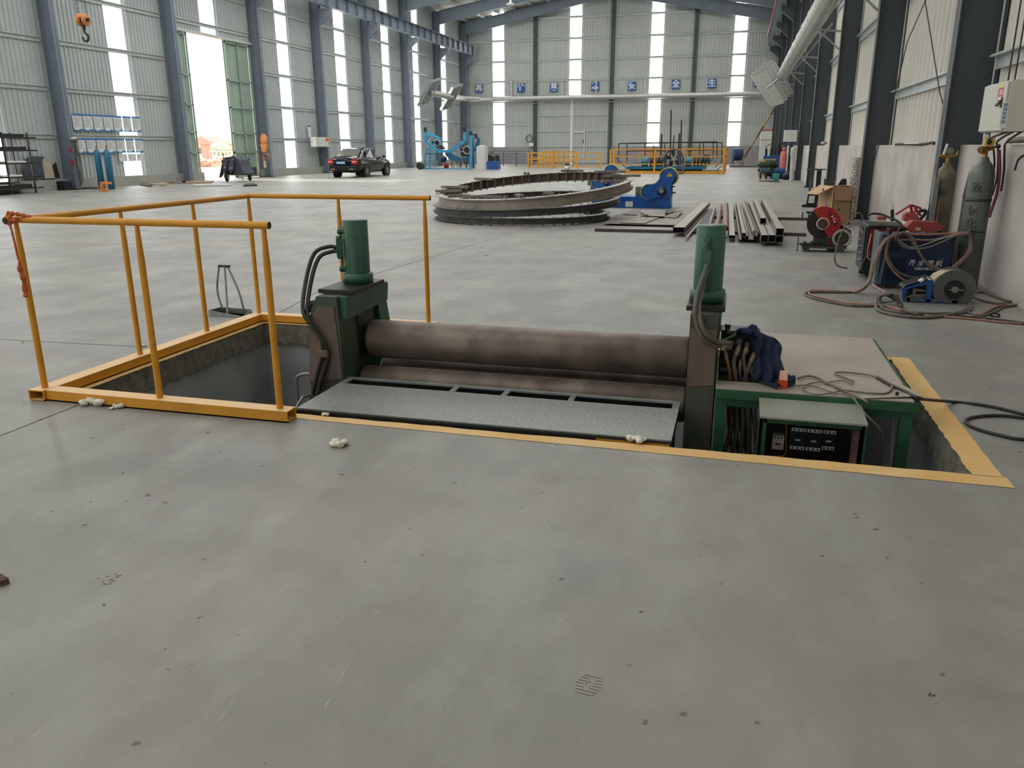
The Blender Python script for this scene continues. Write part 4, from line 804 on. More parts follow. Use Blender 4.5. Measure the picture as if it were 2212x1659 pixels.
p = S(*zo(612, 730)); SB(MB().ring((p.x, 12.285, p.z), .022, .005, (0, 1, 0)), 'guard_badge', BRASS)
p = S(*zo(1075, 1230)); SB(MB().cyl((p.x, 12.2, p.z), (p.x, 12.5, p.z), .125, n=28), 'motor', mat('motor_dark', (66, 62, 56), .5, .3), bev=.004); SB(MB().lathe([(.092, 0), (.128, 0), (.128, -.03), (.118, -.035), (.092, -.02)], (p.x, 12.2, p.z), (0, 1, 0), 28), 'motor_ring', mat('pale_ring', (176, 168, 156), .45, .3))
SB(MB().prism([S(*zo(*a), 12.36) for a in ((1000, 1080), (1010, 940), (1060, 960), (1270, 1090), (1280, 1170), (1130, 1110))], (0, .08, 0)), 'swing_arm', DKSTEEL, bev=.004)
SB(MB().prism([S(*zo(*a), 12.3) for a in ((805, 1240), (1000, 1200), (1090, 1370), (1120, 1480), (800, 1480))], (0, .15, 0)), 'pivot_bracket', mat('bracket_dark', (66, 62, 58), .5, .2), bev=.004)
SB(MB().prism([S(*zo(*a), 12.297) for a in ((815, 1310), (865, 1300), (890, 1440), (815, 1450))], (0, -.004, 0)), 'red_patch', REDM)
a, b_ = S(*zo(275, 1480)), S(*zo(1150, 1540)); SB(MB().box((a.x, 12.15, .05), (b_.x+.0, 12.19, .10)).box((a.x, 12.42, .05), (b_.x, 12.46, .10)).box((a.x, 12.15, .085), (b_.x, 12.46, .10)).box((a.x+.02, 12.16, 0), (a.x+.1, 12.45, .05)).box((b_.x-.14, 12.16, 0), (b_.x-.03, 12.45, .05)), 'base_frame', mat('base_steel', (88, 86, 78), .55, .2, (60, 58, 54), 12), bev=.003)
p0, p1 = S(*zo(215, 1350), 12.25), S(*zo(800, 1345), 12.25); SB(MB().cyl(p0, p1, .009, n=10), 'vice_screw', DKSTEEL); SB(MB().cyl(p0+V((0, 0, -.09)), p0+V((0, 0, .08)), .006, n=8).ball(p0+V((0, 0, -.09)), .012).ball(p0+V((0, 0, .08)), .012), 'vice_handle', DKSTEEL)
for zx in (350, 490, 520, 600): p = S(*zo(zx, 1350), 12.25); SB(MB().box((p.x-.008, 12.18, .1), (p.x+.012, 12.34, p.z+.035)), 'vice_jaw', DKSTEEL)
p = S(*zo(540, 1215)); p2 = S(*zo(800, 1400)); SB(MB().box((p.x, 12.42, p2.z), (p2.x, 12.424, p.z)).box((p.x, 12.39, p.z), (p2.x-.03, 12.43, p.z+.014)), 'spark_shield', mat('shield_grey', (112, 112, 108), .5, .3))
SB(MB().tube([S(*zo(800, 650), 12.34), S(*zo(770, 520), 12.34), S(*zo(715, 250), 12.34)], [.012, .010, .012], 8), 'pull_handle', mat('handle_grey', (150, 150, 148), .4, .5))
# =============== CARDBOARD BOX, CART, STANDS ===============
CB1 = mat('cardboard', (150, 116, 86), .8, 0, (132, 100, 74), 2); CB2 = mat('cardboard_pale', (196, 160, 122), .8, 0, (182, 146, 110), 2.5)
bx = empty('cardboard_box', (1.9, 17.0, 0), 'large opened cardboard box with flaps beside the dark column', 'box')
def XB(mb, n, m_, par=bx, bev=0): mb.v = [tuple(V(v)-V((1.9, 17.0, 0))) for v in mb.v]; return mb.build(n, m_, par, None, bev)
y0 = 16.6; c0, c1, c2 = YP(1767, 470, y0+.15), YP(1795, 472, y0), YP(1836, 470, y0); t0 = YP(1795, 403, y0).z
XB(MB().box((c1.x, y0, 0), (c2.x, y0+.012, t0)), 'side_panel', CB1); XB(MB().prism([(c1.x, y0, 0), (c1.x, y0, t0), (c0.x, y0+.5, t0), (c0.x, y0+.5, 0)], (.012, 0, 0)), 'end_panel', CB2)
XB(MB().box((c2.x-.012, y0, 0), (c2.x, y0+.5, t0)).prism([(c0.x, y0+.5, 0), (c0.x, y0+.5, t0), (c2.x, y0+.5, t0), (c2.x, y0+.5, 0)], (0, .012, 0)), 'back_panel', CB1)
f0, f1, f2, f3 = V((c1.x, y0, t0)), V((c0.x, y0+.5, t0)), YP(1744, 418, y0+.35), YP(1764, 421, y0-.05); XB(MB().prism([f0, f1, f2, f3], (0, 0, .008)), 'left_flap', CB2)
XB(MB().prism([(c1.x, y0-.004, t0+.0), (c2.x, y0-.004, t0), (c2.x-.02, y0-.05, t0-.25), (c1.x+.02, y0-.05, t0-.25)], (0, -.008, 0)), 'front_flap', CB1)
XB(MB().box((c1.x+.1, y0-.002, .25), (c1.x+.14, y0, .31)), 'printed_mark', mat('print_brown', (110, 76, 56), .8))
m = MB()
for k in range(7): q = V((c1.x*.45+c0.x*.55, y0+.275, .5-k*.045)); m.box((q.x-.075, q.y+.0, q.z), (q.x-.074, q.y+.1, q.z+.012))
tag(MB().prism([YP(1810, 400, 16.9), YP(1818, 388, 16.9), YP(1825, 386, 16.9), YP(1829, 387, 16.9), YP(1829, 400, 16.9)], (0, .12, 0)).build('black_bag', BLACK), 'black bag poking out of the cardboard box', 'bag')
ct = empty('small_trolley', (1.6, 18.2, 0), 'small black metal trolley with castors left of the cardboard box', 'trolley')
def CT(mb, n, m_, par=ct, bev=0): mb.v = [tuple(V(v)-V((1.6, 18.2, 0))) for v in mb.v]; return mb.build(n, m_, par, None, bev)
D = lambda px, py, y=17.9: YP(*zo(px, py), y)
CT(MB().bar(D(310, 600), D(580, 605), .03, .05).bar(D(310, 600), D(430, 560, 18.4), .03, .04).bar(D(580, 605), D(600, 560, 18.4), .03, .04).bar(D(430, 560, 18.4), D(600, 560, 18.4), .03, .04), 'deck_frame', BLACK)
CT(MB().bar(D(400, 560, 18.2), D(430, 375, 18.2), .03).bar(D(575, 560, 18.2), D(585, 375, 18.2), .05).bar(D(420, 380, 18.2), D(590, 380, 18.2), .03), 'upright_frame', BLACK)
for a in ((320, 665), (575, 665), (450, 640)): p = D(*a); CT(MB().cyl((p.x-.012, 17.9, .05), (p.x+.012, 17.9, .05), .045, n=16).bar((p.x, 17.9, .06), (p.x, 17.9, .13), .02), 'castor', BLACK)
CT(MB().bar(D(450, 300, 18.6), D(480, 30, 18.6), .045, .02), 'upright_bar', mat('bar_grey', (96, 100, 98), .5))
s2 = empty('hoop_stand', (1.95, 19.5, 0), 'dark roller stand with a round hoop on top before the dark columns', 'stand')
p = YP(1768, 400, 19.3); q = YP(1770, 368, 19.3)
for mb, n in ((MB().bar((p.x, 19.3, 0), (q.x, 19.3, q.z), .10, .04), 'post'), (MB().ring((q.x-.07, 19.3, q.z+.02), .20, .012, (0, 0, 1)), 'hoop'), (MB().bar((p.x-.2, 19.3, .02), (p.x+.2, 19.3, .02), .05, .04), 'foot')):
    mb.v = [tuple(V(v)-V((1.95, 19.5, 0))) for v in mb.v]; mb.build(n, DKSTEEL, s2)
s3 = MB().bar(YP(1782, 400, 18.6), YP(1782, 386, 18.6), .04).tube(spl([YP(1782, 395, 18.6), YP(1792, 395, 18.6), YP(1803, 393, 18.6), YP(1806, 382, 18.6)]), .012, 8).bar(YP(1791, 398, 18.6), YP(1792, 388, 18.6), .02)
b0 = YP(1782, 400, 18.6); s3.bar((b0.x, 18.6, 0), b0, .04); tag(s3.build('pipe_hook_stand', mat('olive_steel', (92, 90, 70), .5, .3)), 'thin bent pipe rack behind the cardboard box', 'stand')
# foil wrapped pipe standing against a column
fw = mat('foil_wrap', (206, 204, 198), .3, .7, (120, 112, 100), 26, .8, .9, 30); p, q = YP(1836, 466, 17.5), YP(1851, 340, 17.5); p.z = 0
tag(MB().tube(spl([p, p.lerp(q, .3)+V((.01, 0, 0)), p.lerp(q, .7), q]), .075, 16).build('foil_wrapped_pipe', fw), 'crinkled silver foil wrapped pipe leaning upright against the dark column', 'pipe')
# =============== WELDERS, CYLINDERS AND BOXES BY THE RIGHT WALL ===============
def shift(mb, o): mb.v = [tuple(V(v)-o) for v in mb.v]; return mb
def thing(name, loc, lab, cat, group=None):
    loc = V(loc); e = empty(name, loc, lab, cat, group)
    def B(mb, n, m_, par=None, bev=0): return shift(mb, loc).build(n, m_, par or e, None, bev)
    return e, B
def grille(B, par, x0, x1, z0, z1, y, n, m_):
    m = MB()
    for k in range(n): z = z0+(z1-z0)*k/(n-1); m.prism([(x0, y, z), (x1, y, z), (x1, y-.006, z-.004), (x0, y-.006, z-.004)], (0, 0, .003))
    return B(m, 'louvres', m_, par)
NAVY = mat('welder_blue', (14, 40, 74), .45, 0, (11, 33, 62), 3); NAVD = mat('welder_blue_dark', (9, 26, 46), .5)
bwd, BW = thing('blue_welding_machine', (1.86, 9.4, 0), 'big blue welding machine draped in hoses, white lettering and phone number on its side', 'welding machine')
Y0 = 9.12; xa, xb = 1.475, 2.16; z0, z1 = .045, .56
BW(MB().box((xa, Y0, z0), (xb, Y0+.36, z1)), 'housing', NAVY, bev=.008); BW(MB().box((xa-.02, Y0-.01, z0), (xa+.012, Y0+.37, z1+.012)), 'front_bezel', mat('bezel_pale', (110, 124, 132), .4, .3), bev=.004)
BW(MB().box((xb-.01, Y0+.01, z0), (xb+.02, Y0+.35, z1)), 'rear_grille', BLACK, bev=.004)
BW(MB().prism([(xa+.01, Y0-.002, z0+.005), (xa+.045, Y0-.002, z0+.005), (xa+.07, Y0-.002, z0+.33), (xa+.05, Y0-.002, z0+.33)], (0, -.004, 0)), 'trim_strip', mat('bezel_pale', (110, 124, 132)))
grille(BW, None, xa+.09, xa+.26, z0+.05, z0+.28, Y0-.001, 15, NAVD)
grille(BW, None, xa+.09, xa+.20, z0+.34, z0+.47, Y0-.001, 9, NAVD)
m = MB()
for x, z in ((xa+.04, .5), (xb-.06, .5), (xa+.035, .36), (xb-.08, .33), (.5*(xa+xb)-.05, .47)): m.cyl((x, Y0-.001, z), (x, Y0-.004, z), .006, n=8)
BW(m, 'cover_screws', GALV)
BW(MB().box((xa+.08, Y0+.1, z1), (xa+.11, Y0+.25, z1+.05)).box((xb-.14, Y0+.1, z1), (xb-.11, Y0+.25, z1+.05)).bar((xa+.09, Y0+.17, z1+.05), (xb-.12, Y0+.17, z1+.05), .025), 'carry_handle', BLACK, bev=.004)
m = MB()
for x in (xa+.12, xb-.12):
    for y in (Y0+.03, Y0+.33): m.cyl((x, y-.02, .035), (x, y+.02, .035), .035, n=18)
BW(m, 'castors', RUB)
tx = text_mesh('齐 全 焊 机', .066, 'lettering', WHITE, bwd, frame((YP(1998, 569, Y0).x, Y0-.003, YP(1998, 569, Y0).z), (1, 0, 0), (0, -1, 0)), shear=.2, bold=.006)
tx = text_mesh('15853387950', .040, 'lettering', WHITE, bwd, frame((YP(1999, 581, Y0).x, Y0-.003, YP(1999, 581, Y0).z), (1, 0, 0), (0, -1, 0)), bold=.012)
rwd, RW = thing('red_welding_machine', (1.55, 9.9, 0), 'red and black welding machine behind the left side of the blue one', 'welding machine')
RW(MB().box((1.42, 9.72, .08), (1.80, 10.25, .60)), 'housing', BLACK, bev=.01); RW(MB().box((1.445, 9.712, .13), (1.72, 9.722, .56)), 'red_side_panel', mat('maroon_panel', (138, 34, 34), .45), bev=.002)
grille(RW, None, 1.47, 1.68, .16, .44, 9.711, 16, mat('maroon_dark', (90, 22, 22), .5))
RW(MB().box((1.40, 9.74, .1), (1.425, 10.2, .58)), 'control_panel', mat('panel_dark', (44, 46, 48), .4), bev=.003)
m = MB()
for k in range(4): m.cyl((1.40, 9.85+.05*k, .2+.07*k), (1.375, 9.85+.05*k, .2+.07*k), .02, n=12)
RW(m, 'knobs', GALV); RW(MB().cyl((1.55, 9.68, .16), (1.55, 9.71, .16), .15, n=28).ring((1.55, 9.69, .16), .14, .018, (0, 1, 0)), 'trolley_wheel', RUB)
RW(MB().cyl((1.45, 10.2, .05), (1.5, 10.2, .05), .05), 'castor', RUB)
# wire feeder and spool
fdr, FD = thing('wire_feeder', (1.9, 8.55, 0), 'blue wire feeder with metal drive rollers and a large grey wire spool on the floor', 'wire feeder')
YQ = 8.35
def z4(px, py): return 1840+px/5.946, 480+py/5.946
Q = lambda a, b, y=YQ: YP(*z4(a, b), y)
outer = [(650, 880), (655, 850), (690, 820), (760, 790), (1010, 730), (1040, 745), (1045, 800), (1000, 1110), (950, 1110), (965, 800), (930, 805), (740, 850), (700, 880), (690, 1040), (660, 1050)]
FD(MB().prism([Q(*p) for p in outer][::-1], (0, .02, 0)), 'side_frame', BLUE, bev=.002)
FD(MB().prism([Q(*p, YQ+.22) for p in outer][::-1], (0, .02, 0)), 'side_frame', BLUE, bev=.002)
FD(MB().prism([Q(655, 850), Q(690, 815), Q(1010, 715), Q(1035, 735), Q(700, 835)], (0, .24, 0)), 'top_cover', BLACK, bev=.003)
FD(MB().prism([Q(860, 755, YQ-.002), Q(915, 722, YQ-.002), Q(935, 745, YQ-.002), Q(885, 775, YQ-.002)], (0, .05, 0)), 'hinge_plate', WHITE); FD(MB().prism([Q(975, 740, YQ-.002), Q(985, 715, YQ-.002), Q(1030, 740, YQ-.002), Q(1000, 745, YQ-.002)], (0, .05, 0)), 'hinge_plate', WHITE)
DRV = mat('drive_plate', (150, 146, 134), .35, .7, (118, 112, 100), 30)
FD(MB().prism([Q(*p, YQ+.05) for p in ((740, 970), (760, 930), (960, 920), (975, 960), (970, 1040), (930, 1055), (780, 1045), (745, 1020))], (0, .03, 0)), 'drive_plate', DRV, bev=.002)
FD(MB().prism([Q(*p, YQ+.04) for p in ((800, 850), (955, 870), (950, 895), (820, 885), (815, 940), (790, 945), (785, 880))], (0, .03, 0)), 'pressure_arm', DRV, bev=.002)
for a in ((800, 980), (870, 935), (910, 985), (800, 1020), (920, 1020)): p = Q(*a, YQ+.05); FD(MB().cyl(p, p-V((0, .015, 0)), .008 if a[1] != 980 else .014, n=12), 'drive_roller', DRV)
FD(MB().cyl(Q(715, 960, YQ+.04), Q(745, 955, YQ+.04), .010).cyl(Q(715, 990, YQ+.04), Q(735, 990, YQ+.04), .014), 'brass_inlet', BRASS)
pq = Q(1040, 870); FD(MB().box((Q(700, 900).x, YQ+.1, Q(0, 1040).z), (Q(1000, 900).x, YQ+.2, Q(0, 840).z)), 'motor_box', NAVD)
b0, b1 = Q(690, 1110), Q(1345, 1120); FD(MB().box((b0.x, YQ, .01), (b1.x, YQ+.025, .035)).box((b0.x, YQ+.22, .01), (b1.x, YQ+.245, .035)).box((b0.x, YQ, .01), (b0.x+.03, YQ+.24, .035)).box((b1.x-.05, YQ, .01), (b1.x, YQ+.24, .04)), 'base_skid', mat('worn_blue', (46, 84, 120), .5, .2, (90, 100, 104), 20, .6))
c = Q(1318, 862, YQ+.02); R_ = .185
FD(MB().cyl((c.x, YQ+.02, c.z), (c.x, YQ+.032, c.z), R_, n=48), 'spool_flange', mat('spool_grey', (98, 100, 98), .5, 0, (84, 86, 84), 12), bev=.002); FD(MB().cyl((c.x, YQ+.22, c.z), (c.x, YQ+.232, c.z), R_, n=48), 'spool_flange', mat('spool_grey', (98, 100, 98)))
m = MB()
for k in range(36): a = 2*math.pi*k/36; d = V((math.cos(a), 0, math.sin(a))); m.bar(V((c.x, YQ+.019, c.z))+d*.10, V((c.x, YQ+.019, c.z))+d*.175, .004, .003, up=(0, 1, 0))
FD(m, 'spool_ribs', mat('spool_dark', (78, 80, 78), .5)); FD(MB().cyl((c.x, YQ+.03, c.z), (c.x, YQ+.22, c.z), .15, n=36), 'welding_wire', mat('wire_copper', (150, 110, 80), .4, .7))
FD(MB().cyl((c.x, YQ+.0, c.z), (c.x, YQ+.0195, c.z), .088, n=28), 'hub_recess', BLACK); FD(MB().cyl((c.x, YQ-.015, c.z), (c.x, YQ, c.z), .03).bar((c.x-.05, YQ-.012, c.z), (c.x+.07, YQ-.012, c.z), .01), 'hub_knob', GALV)
cov = [Q(1060, 760), Q(1110, 700), Q(1220, 652), Q(1450, 650), Q(1490, 690), Q(1400, 672), Q(1290, 675), Q(1190, 715), Q(1120, 800), Q(1060, 812)]
FD(MB().prism([p+V((0, .03, 0)) for p in cov][::-1], (0, .2, 0)), 'spool_cover', mat('beige_plastic', (196, 186, 158), .55, 0, (178, 168, 142), 5), bev=.003)
FD(MB().bar((Q(1240, 1050).x, YQ+.1, .03), (Q(1240, 1000).x, YQ+.1, c.z), .05, .03), 'spool_bracket', mat('worn_blue', (46, 84, 120)))
# torch
tg, TG = thing('welding_torch', (1.7, 8.15, .05), 'grey welding torch with a grooved handle lying against the wire feeder', 'torch')
TG(MB().tube([Q(520, 935, 8.1), Q(580, 950, 8.1), Q(640, 1075, 8.08)], [.016, .02, .018], 10), 'handle', mat('torch_grey', (92, 88, 80), .6), bev=0)
TG(MB().tube(spl([Q(520, 935, 8.1), Q(470, 920, 8.15), Q(390, 935, 8.25), Q(365, 945, 8.3)]), [.016]*12+[.013]*7, 10), 'swan_neck', mat('torch_dark', (62, 60, 56), .5, .3))
# hoses draped over the machines and on the floor
def H(name, pts, r, m_, lab, y=None, n=8):
    P = []
    for p in pts: P.append(YP(*z4(p[0], p[1]), p[2]) if len(p) > 2 and p[2] is not None else G(*z4(p[0], p[1]), r))
    for q in P: q.z = max(q.z, r)
    return tag(MB().tube(spl(P, 6), r, n).build(name, m_), lab, 'hose', 'hoses of the welding machines')
yf = 9.07
H('welding_hose', [(550, 200, yf), (640, 150, yf), (740, 180, yf), (800, 280, yf-.01), (880, 420, yf-.02), (1000, 540, yf-.03), (1130, 600, yf-.03), (1240, 610, yf-.03), (1360, 520, yf-.02), (1480, 400, yf), (1520, 260, yf+.02), (1510, 140, yf+.04)], .0115, HOSEP, 'pinkish hose crossing over the white lettering in the big hanging loop')
H('welding_hose', [(560, 190, yf-.02), (660, 130, yf-.02), (770, 190, yf-.03), (830, 300, yf-.04), (900, 440, yf-.04), (1010, 570, yf-.05), (1170, 640, yf-.05), (1300, 600, yf-.05), (1420, 500, yf-.04), (1530, 380, yf-.02), (1540, 240, yf), (1510, 120, yf+.02)], .012, HOSEG, 'thick grey hose beside the pinkish one in the big hanging loop')
H('welding_hose', [(540, 170, yf-.01), (480, 230, yf-.02), (455, 380, yf-.03), (500, 520, yf-.03), (600, 640, yf-.03), (740, 700, yf-.03), (900, 710, yf-.03), (1060, 690, yf-.03), (1200, 640, yf-.04), (1350, 570, yf-.04), (1500, 420, yf-.02), (1520, 300, yf)], .012, HOSEG, 'grey hose making the lowest wide loop under the white lettering')
H('welding_hose', [(530, 180, yf-.03), (470, 260, yf-.04), (440, 420, yf-.05), (500, 580, yf-.05), (610, 700, yf-.05), (720, 770, yf-.06), (780, 820, 8.7)], .0115, HOSEP, 'pinkish hose hanging down at the left front of the blue machine')
H('welding_hose', [(520, 170, yf-.02), (430, 220, yf-.06), (360, 330, yf-.1), (300, 470, yf-.15), (250, 620, yf-.2), (200, 780, yf-.3), (120, 860, 8.6), (0, 895), (-300, 880), (-500, 880), (-560, 900), (-500, 940), (-250, 1000), (0, 1045), (300, 1065), (500, 1090), (700, 1130)], .0115, HOSEP, 'pinkish hose falling from the blue machine and sweeping left over the floor')
H('welding_hose', [(530, 190, yf-.04), (440, 240, yf-.08), (370, 360, yf-.12), (310, 520, yf-.18), (250, 700, yf-.25), (190, 820, 8.7), (80, 890), (-100, 900), (-400, 895), (-590, 905), (-560, 950), (-350, 1010), (0, 1070), (260, 1075), (560, 1080)], .012, HOSEG, 'grey hose sweeping left over the floor in a wide pointed loop')
H('welding_hose', [(560, 200, yf-.02), (640, 300, yf-.03), (760, 340, yf-.03), (950, 330, yf-.03), (1150, 260, yf-.03), (1320, 180, yf-.02), (1480, 160, yf), (1520, 200, yf+.02)], .0105, HOSEG, 'grey hose looping shallowly across the upper side of the blue machine')
H('welding_hose', [(570, 180, yf-.01), (650, 270, yf-.02), (760, 320, yf-.02), (900, 300, yf-.02), (1100, 230, yf-.02), (1300, 170, yf-.01), (1480, 150, yf)], .007, mat('pale_hose', (144, 150, 146), .5, 0, (116, 122, 118), 20), 'thin pale hose looping shallowly across the top of the blue machine')
H('welding_hose', [(520, 160, 9.1), (700, 150, 9.1), (900, 160, 9.1), (1200, 150, 9.12), (1500, 130, 9.14)], .012, HOSEP, 'pinkish hose stretched along the top front edge of the blue machine')
H('welding_hose', [(600, 230, 9.1), (800, 225, 9.09), (1000, 230, 9.09), (1180, 200, 9.09), (1400, 140, 9.1), (1510, 150, 9.1)], .011, HOSEP, 'pinkish hose sagging just under the top front edge of the blue machine')
H('welding_hose', [(250, 150, 9.0), (215, 300, 8.95), (200, 420, 8.95), (230, 480, 8.95), (275, 500, 8.95)], .006, mat('pink_thin', (190, 140, 128), .5), 'thin pink hose loop hanging before the red side panel')
H('welding_hose', [(-40, 60, 9.7), (80, 10, 9.6), (140, -40, 9.6), (100, -120, 9.6), (0, -60, 9.6), (-120, 120, 9.55), (-190, 300, 9.5), (-220, 460, 9.45), (-180, 560, 9.5), (-60, 590, 9.6)], .008, HOSEG, 'thin grey hose arching down left of the red welding machine')
H('welding_hose', [(120, 66, 9.95), (140, 128, 9.9), (240, 150, 9.8), (380, 150, 9.7), (480, 130, 9.55)], .014, HOSEG, 'thick grey hose lying over the top of the red welding machine')
H('welding_hose', [(200, -80, 9.6), (260, -110, 9.6), (380, -100, 9.6), (480, -60, 9.55), (560, -30, 9.5), (640, 30, 9.45), (690, 120, 9.4)], .012, HOSEB, 'dark hose arching high over both welding machines')
H('welding_hose', [(640, 1080), (560, 1000, 8.2), (430, 930, 8.1), (340, 980), (310, 1060), (340, 1130), (500, 1180), (750, 1215), (1000, 1220), (1250, 1190), (1450, 1130), (1520, 1080), (1480, 1040, 8.7)], .015, HOSEG, 'thick grey hose coiled round the front of the wire feeder')
H('welding_hose', [(380, 940, 8.15), (350, 1040), (420, 1120), (620, 1160), (800, 1160), (1000, 1170), (1200, 1170), (1400, 1165), (1530, 1120), (1530, 1060)], .013, HOSEG, 'grey hose coiled just inside the thick one before the wire feeder')
H('welding_hose', [(240, 780, 8.8), (300, 830, 8.6), (440, 905, 8.3)], .013, HOSEP, 'short pink hose end between the red wheel and the torch')
H('welding_hose', [(180, 950), (200, 1000), (260, 1040), (400, 1030), (540, 1010)], .006, mat('pale_hose', (144, 150, 146)), 'thin pale hose on the floor left of the torch')
H('welding_hose', [(450, 1110), (700, 1140), (900, 1190), (1200, 1215), (1500, 1240), (1800, 1270), (2000, 1290), (2300, 1310)], .010, HOSEP, 'pink hose running right along the floor to the photo edge')
H('welding_hose', [(620, 1110), (800, 1180), (1000, 1190), (1500, 1220), (1900, 1260), (2212, 1300), (2400, 1330)], .013, HOSEB, 'dark hose running right along the floor to the photo edge')
H('welding_hose', [(1560, 1180), (1650, 1185), (1750, 1140), (1850, 1090), (1960, 1060), (2100, 1060), (2250, 1020)], .012, HOSEP, 'pink hose bending up to the foot of the right wall')
H('welding_hose', [(1450, 1150), (1600, 1180), (1700, 1195), (1830, 1150), (1950, 1090), (2100, 1070)], .011, HOSEG, 'grey hose beside the pink one near the foot of the right wall')
H('welding_hose', [(1500, 860), (1600, 900), (1700, 900), (1850, 960), (2000, 1010), (2030, 1020), (1900, 1045), (1700, 1010), (1560, 960)], .012, HOSEG, 'grey hose loop on the floor behind the wire feeder by the wall')
c = G(*z4(1838, 1195), .02); tag(MB().ring((c.x, c.y, .022), .035, .008, (.2, .5, .8)).build('iron_ring', DKSTEEL), 'small dark iron ring on the floor by the wall hoses', 'ring')
# hose hanger pins of rusty rebar
RB_ = mat('rust_rod', (128, 84, 58), .7, .2, (96, 62, 44), 20)
for (a, b_, lab) in (((1515, 0), (1505, 210), 'rusty hook rod at the right corner of the blue welding machine'), ((1035-100-560+240, 60), (545, 240), 'rusty hook rod at the left corner of the blue welding machine')):
    tag(MB().tube(spl([Q(*a, 9.03), Q((a[0]+b_[0])/2+4, (a[1]+b_[1])/2, 9.0), Q(*b_, 9.02)]), .008, 8).build('hook_rod', RB_), lab, 'rod')
tag(MB().cyl(Q(1380, -470+0, 9.35)*1, Q(1355, 90, 9.3), .008).build('hook_rod', RB_) if False else MB().cyl(YP(2030, 437, 9.4), YP(2024, 478, 9.35), .008).build('hook_rod', RB_), 'upright rusty rod behind the red tool case', 'rod')
tag(MB().cyl(Q(1530, 120, 9.1), Q(1690, 130, 9.1), .010).build('dark_rod', DKSTEEL), 'short dark rod sticking out right from the blue welding machine', 'rod')
# tools on top: red case, red bracket stand, black torch upright
def z3(px, py): return 1680+px/4.158, 360+py/4.158
W = lambda a, b, y: YP(*z3(a, b), y)
rc, RCb = thing('red_tool_case', (2.0, 9.3, .6), 'dusty red angular case lying on top of the blue welding machine', 'case')
RCb(MB().prism([W(*p, 9.2) for p in ((1190, 590), (1155, 545), (1215, 490), (1440, 500), (1500, 540), (1470, 570), (1430, 585))][::-1], (0, .2, 0)), 'case_body', mat('dusty_red', (150, 58, 54), .6, 0, (124, 50, 48), 8), bev=.006)
RCb(MB().prism([W(1235, 575, 9.196), W(1235, 545, 9.196), W(1285, 545, 9.196), W(1285, 575, 9.196)], (0, -.002, 0)), 'paper_label', mat('label_tan', (186, 170, 120), .7))
rs, RSb = thing('red_bracket_tool', (1.95, 9.6, .6), 'red tubular bracket tool standing on top of the welding machines', 'tool')
RSb(MB().bar(W(1060, 430, 9.6), W(1195, 345, 9.55), .02).bar(W(1195, 345, 9.55), W(1285, 375, 9.65), .02).bar(W(1195, 350, 9.55), W(1210, 440, 9.6), .02).bar(W(1250, 365, 9.6), W(1215, 430, 9.6), .018).bar(W(1230, 370, 9.6), W(1285, 440, 9.65), .018), 'bracket_tubes', REDM)
RSb(MB().prism([W(*p, 9.5) for p in ((1135, 490), (1145, 430), (1180, 410), (1260, 425), (1275, 480), (1220, 500))][::-1], (0, .14, 0)), 'bracket_body', mat('worn_red', (140, 84, 76), .6, 0, (176, 52, 50), 14, .6), bev=.006)
rs2, R2 = thing('black_torch', (1.8, 9.6, .6), 'black upright torch handle with a pale tip on top of the welding machines', 'torch')
R2(MB().cyl(W(1030, 490, 9.55), W(1028, 385, 9.55), .018), 'handle', BLACK); R2(MB().cyl(W(1029, 385, 9.55), W(1031, 330, 9.55), .010, .007), 'tip', mat('pale_tip', (200, 200, 196), .4))
tag(MB().box(W(900, 480, 9.9), W(965, 445, 10.0)).build('red_box', mat('worn_red', (140, 84, 76))), 'small red box behind the black torch on the red machine', 'box')
tag(MB().tube(spl([W(1270, 480, 9.7), W(1310, 440, 9.7), W(1330, 400, 9.7), W(1290, 395, 9.7), W(1265, 410, 9.7)]), .018, 8).build('black_cable', HOSEB), 'thick black cable bent beside the red bracket tool', 'cable')
# two gas cylinders
def gas(x, y, r, z1, lab, m_, lean=0):
    e, B = thing('gas_cylinder', (x, y, 0), lab, 'gas cylinder')
    B(MB().lathe([(0, 0), (r*.9, 0), (r, .02), (r, z1-.16), (r*.97, z1-.12), (r*.82, z1-.06), (r*.5, z1-.015), (r*.36, z1), (r*.36, z1+.03), (0, z1+.03)], (x, y, 0), (0, 0, 1), 40), 'bottle', m_)
    return e, B
e1, B1 = gas(2.365, 9.3, .118, 1.30, 'grey gas cylinder with black Chinese lettering and a yellow regulator, nearest the wall box', mat('cyl_grey', (112, 120, 112), .42, .25, (84, 90, 84), 3, .45))
def wrapt(s, size, z, par, ang, x, y, r):
    t = text_mesh(s, size, 'lettering', BLACK, None, Matrix.Identity(4), bold=.002)
    for v in t.data.vertices: a = ang+v.co.x/r; v.co = V((math.cos(a)*(r+.002+v.co.z), math.sin(a)*(r+.002+v.co.z), v.co.y+z))
    t.parent = par
    return t
ZS = .90
for s_, z_ in (('液', 1.035), ('二', .955), ('氧', .80), ('化', .675), ('碳', .56)): wrapt(s_, .105 if s_ != '二' else .09, z_, e1, math.radians(-118), 0, 0, .118)
B1(MB().cyl((2.30, 9.26, 1.40), (2.42, 9.34, 1.425), .032, n=16).cyl((2.33, 9.28, 1.405), (2.33, 9.26, 1.395), .04, n=8), 'regulator', mat('brass_worn', (170, 118, 62), .45, .5, (130, 90, 50), 16)); B1(MB().cyl((2.365, 9.3, 1.32), (2.365, 9.3, 1.42), .022), 'valve_stem', BRASS)
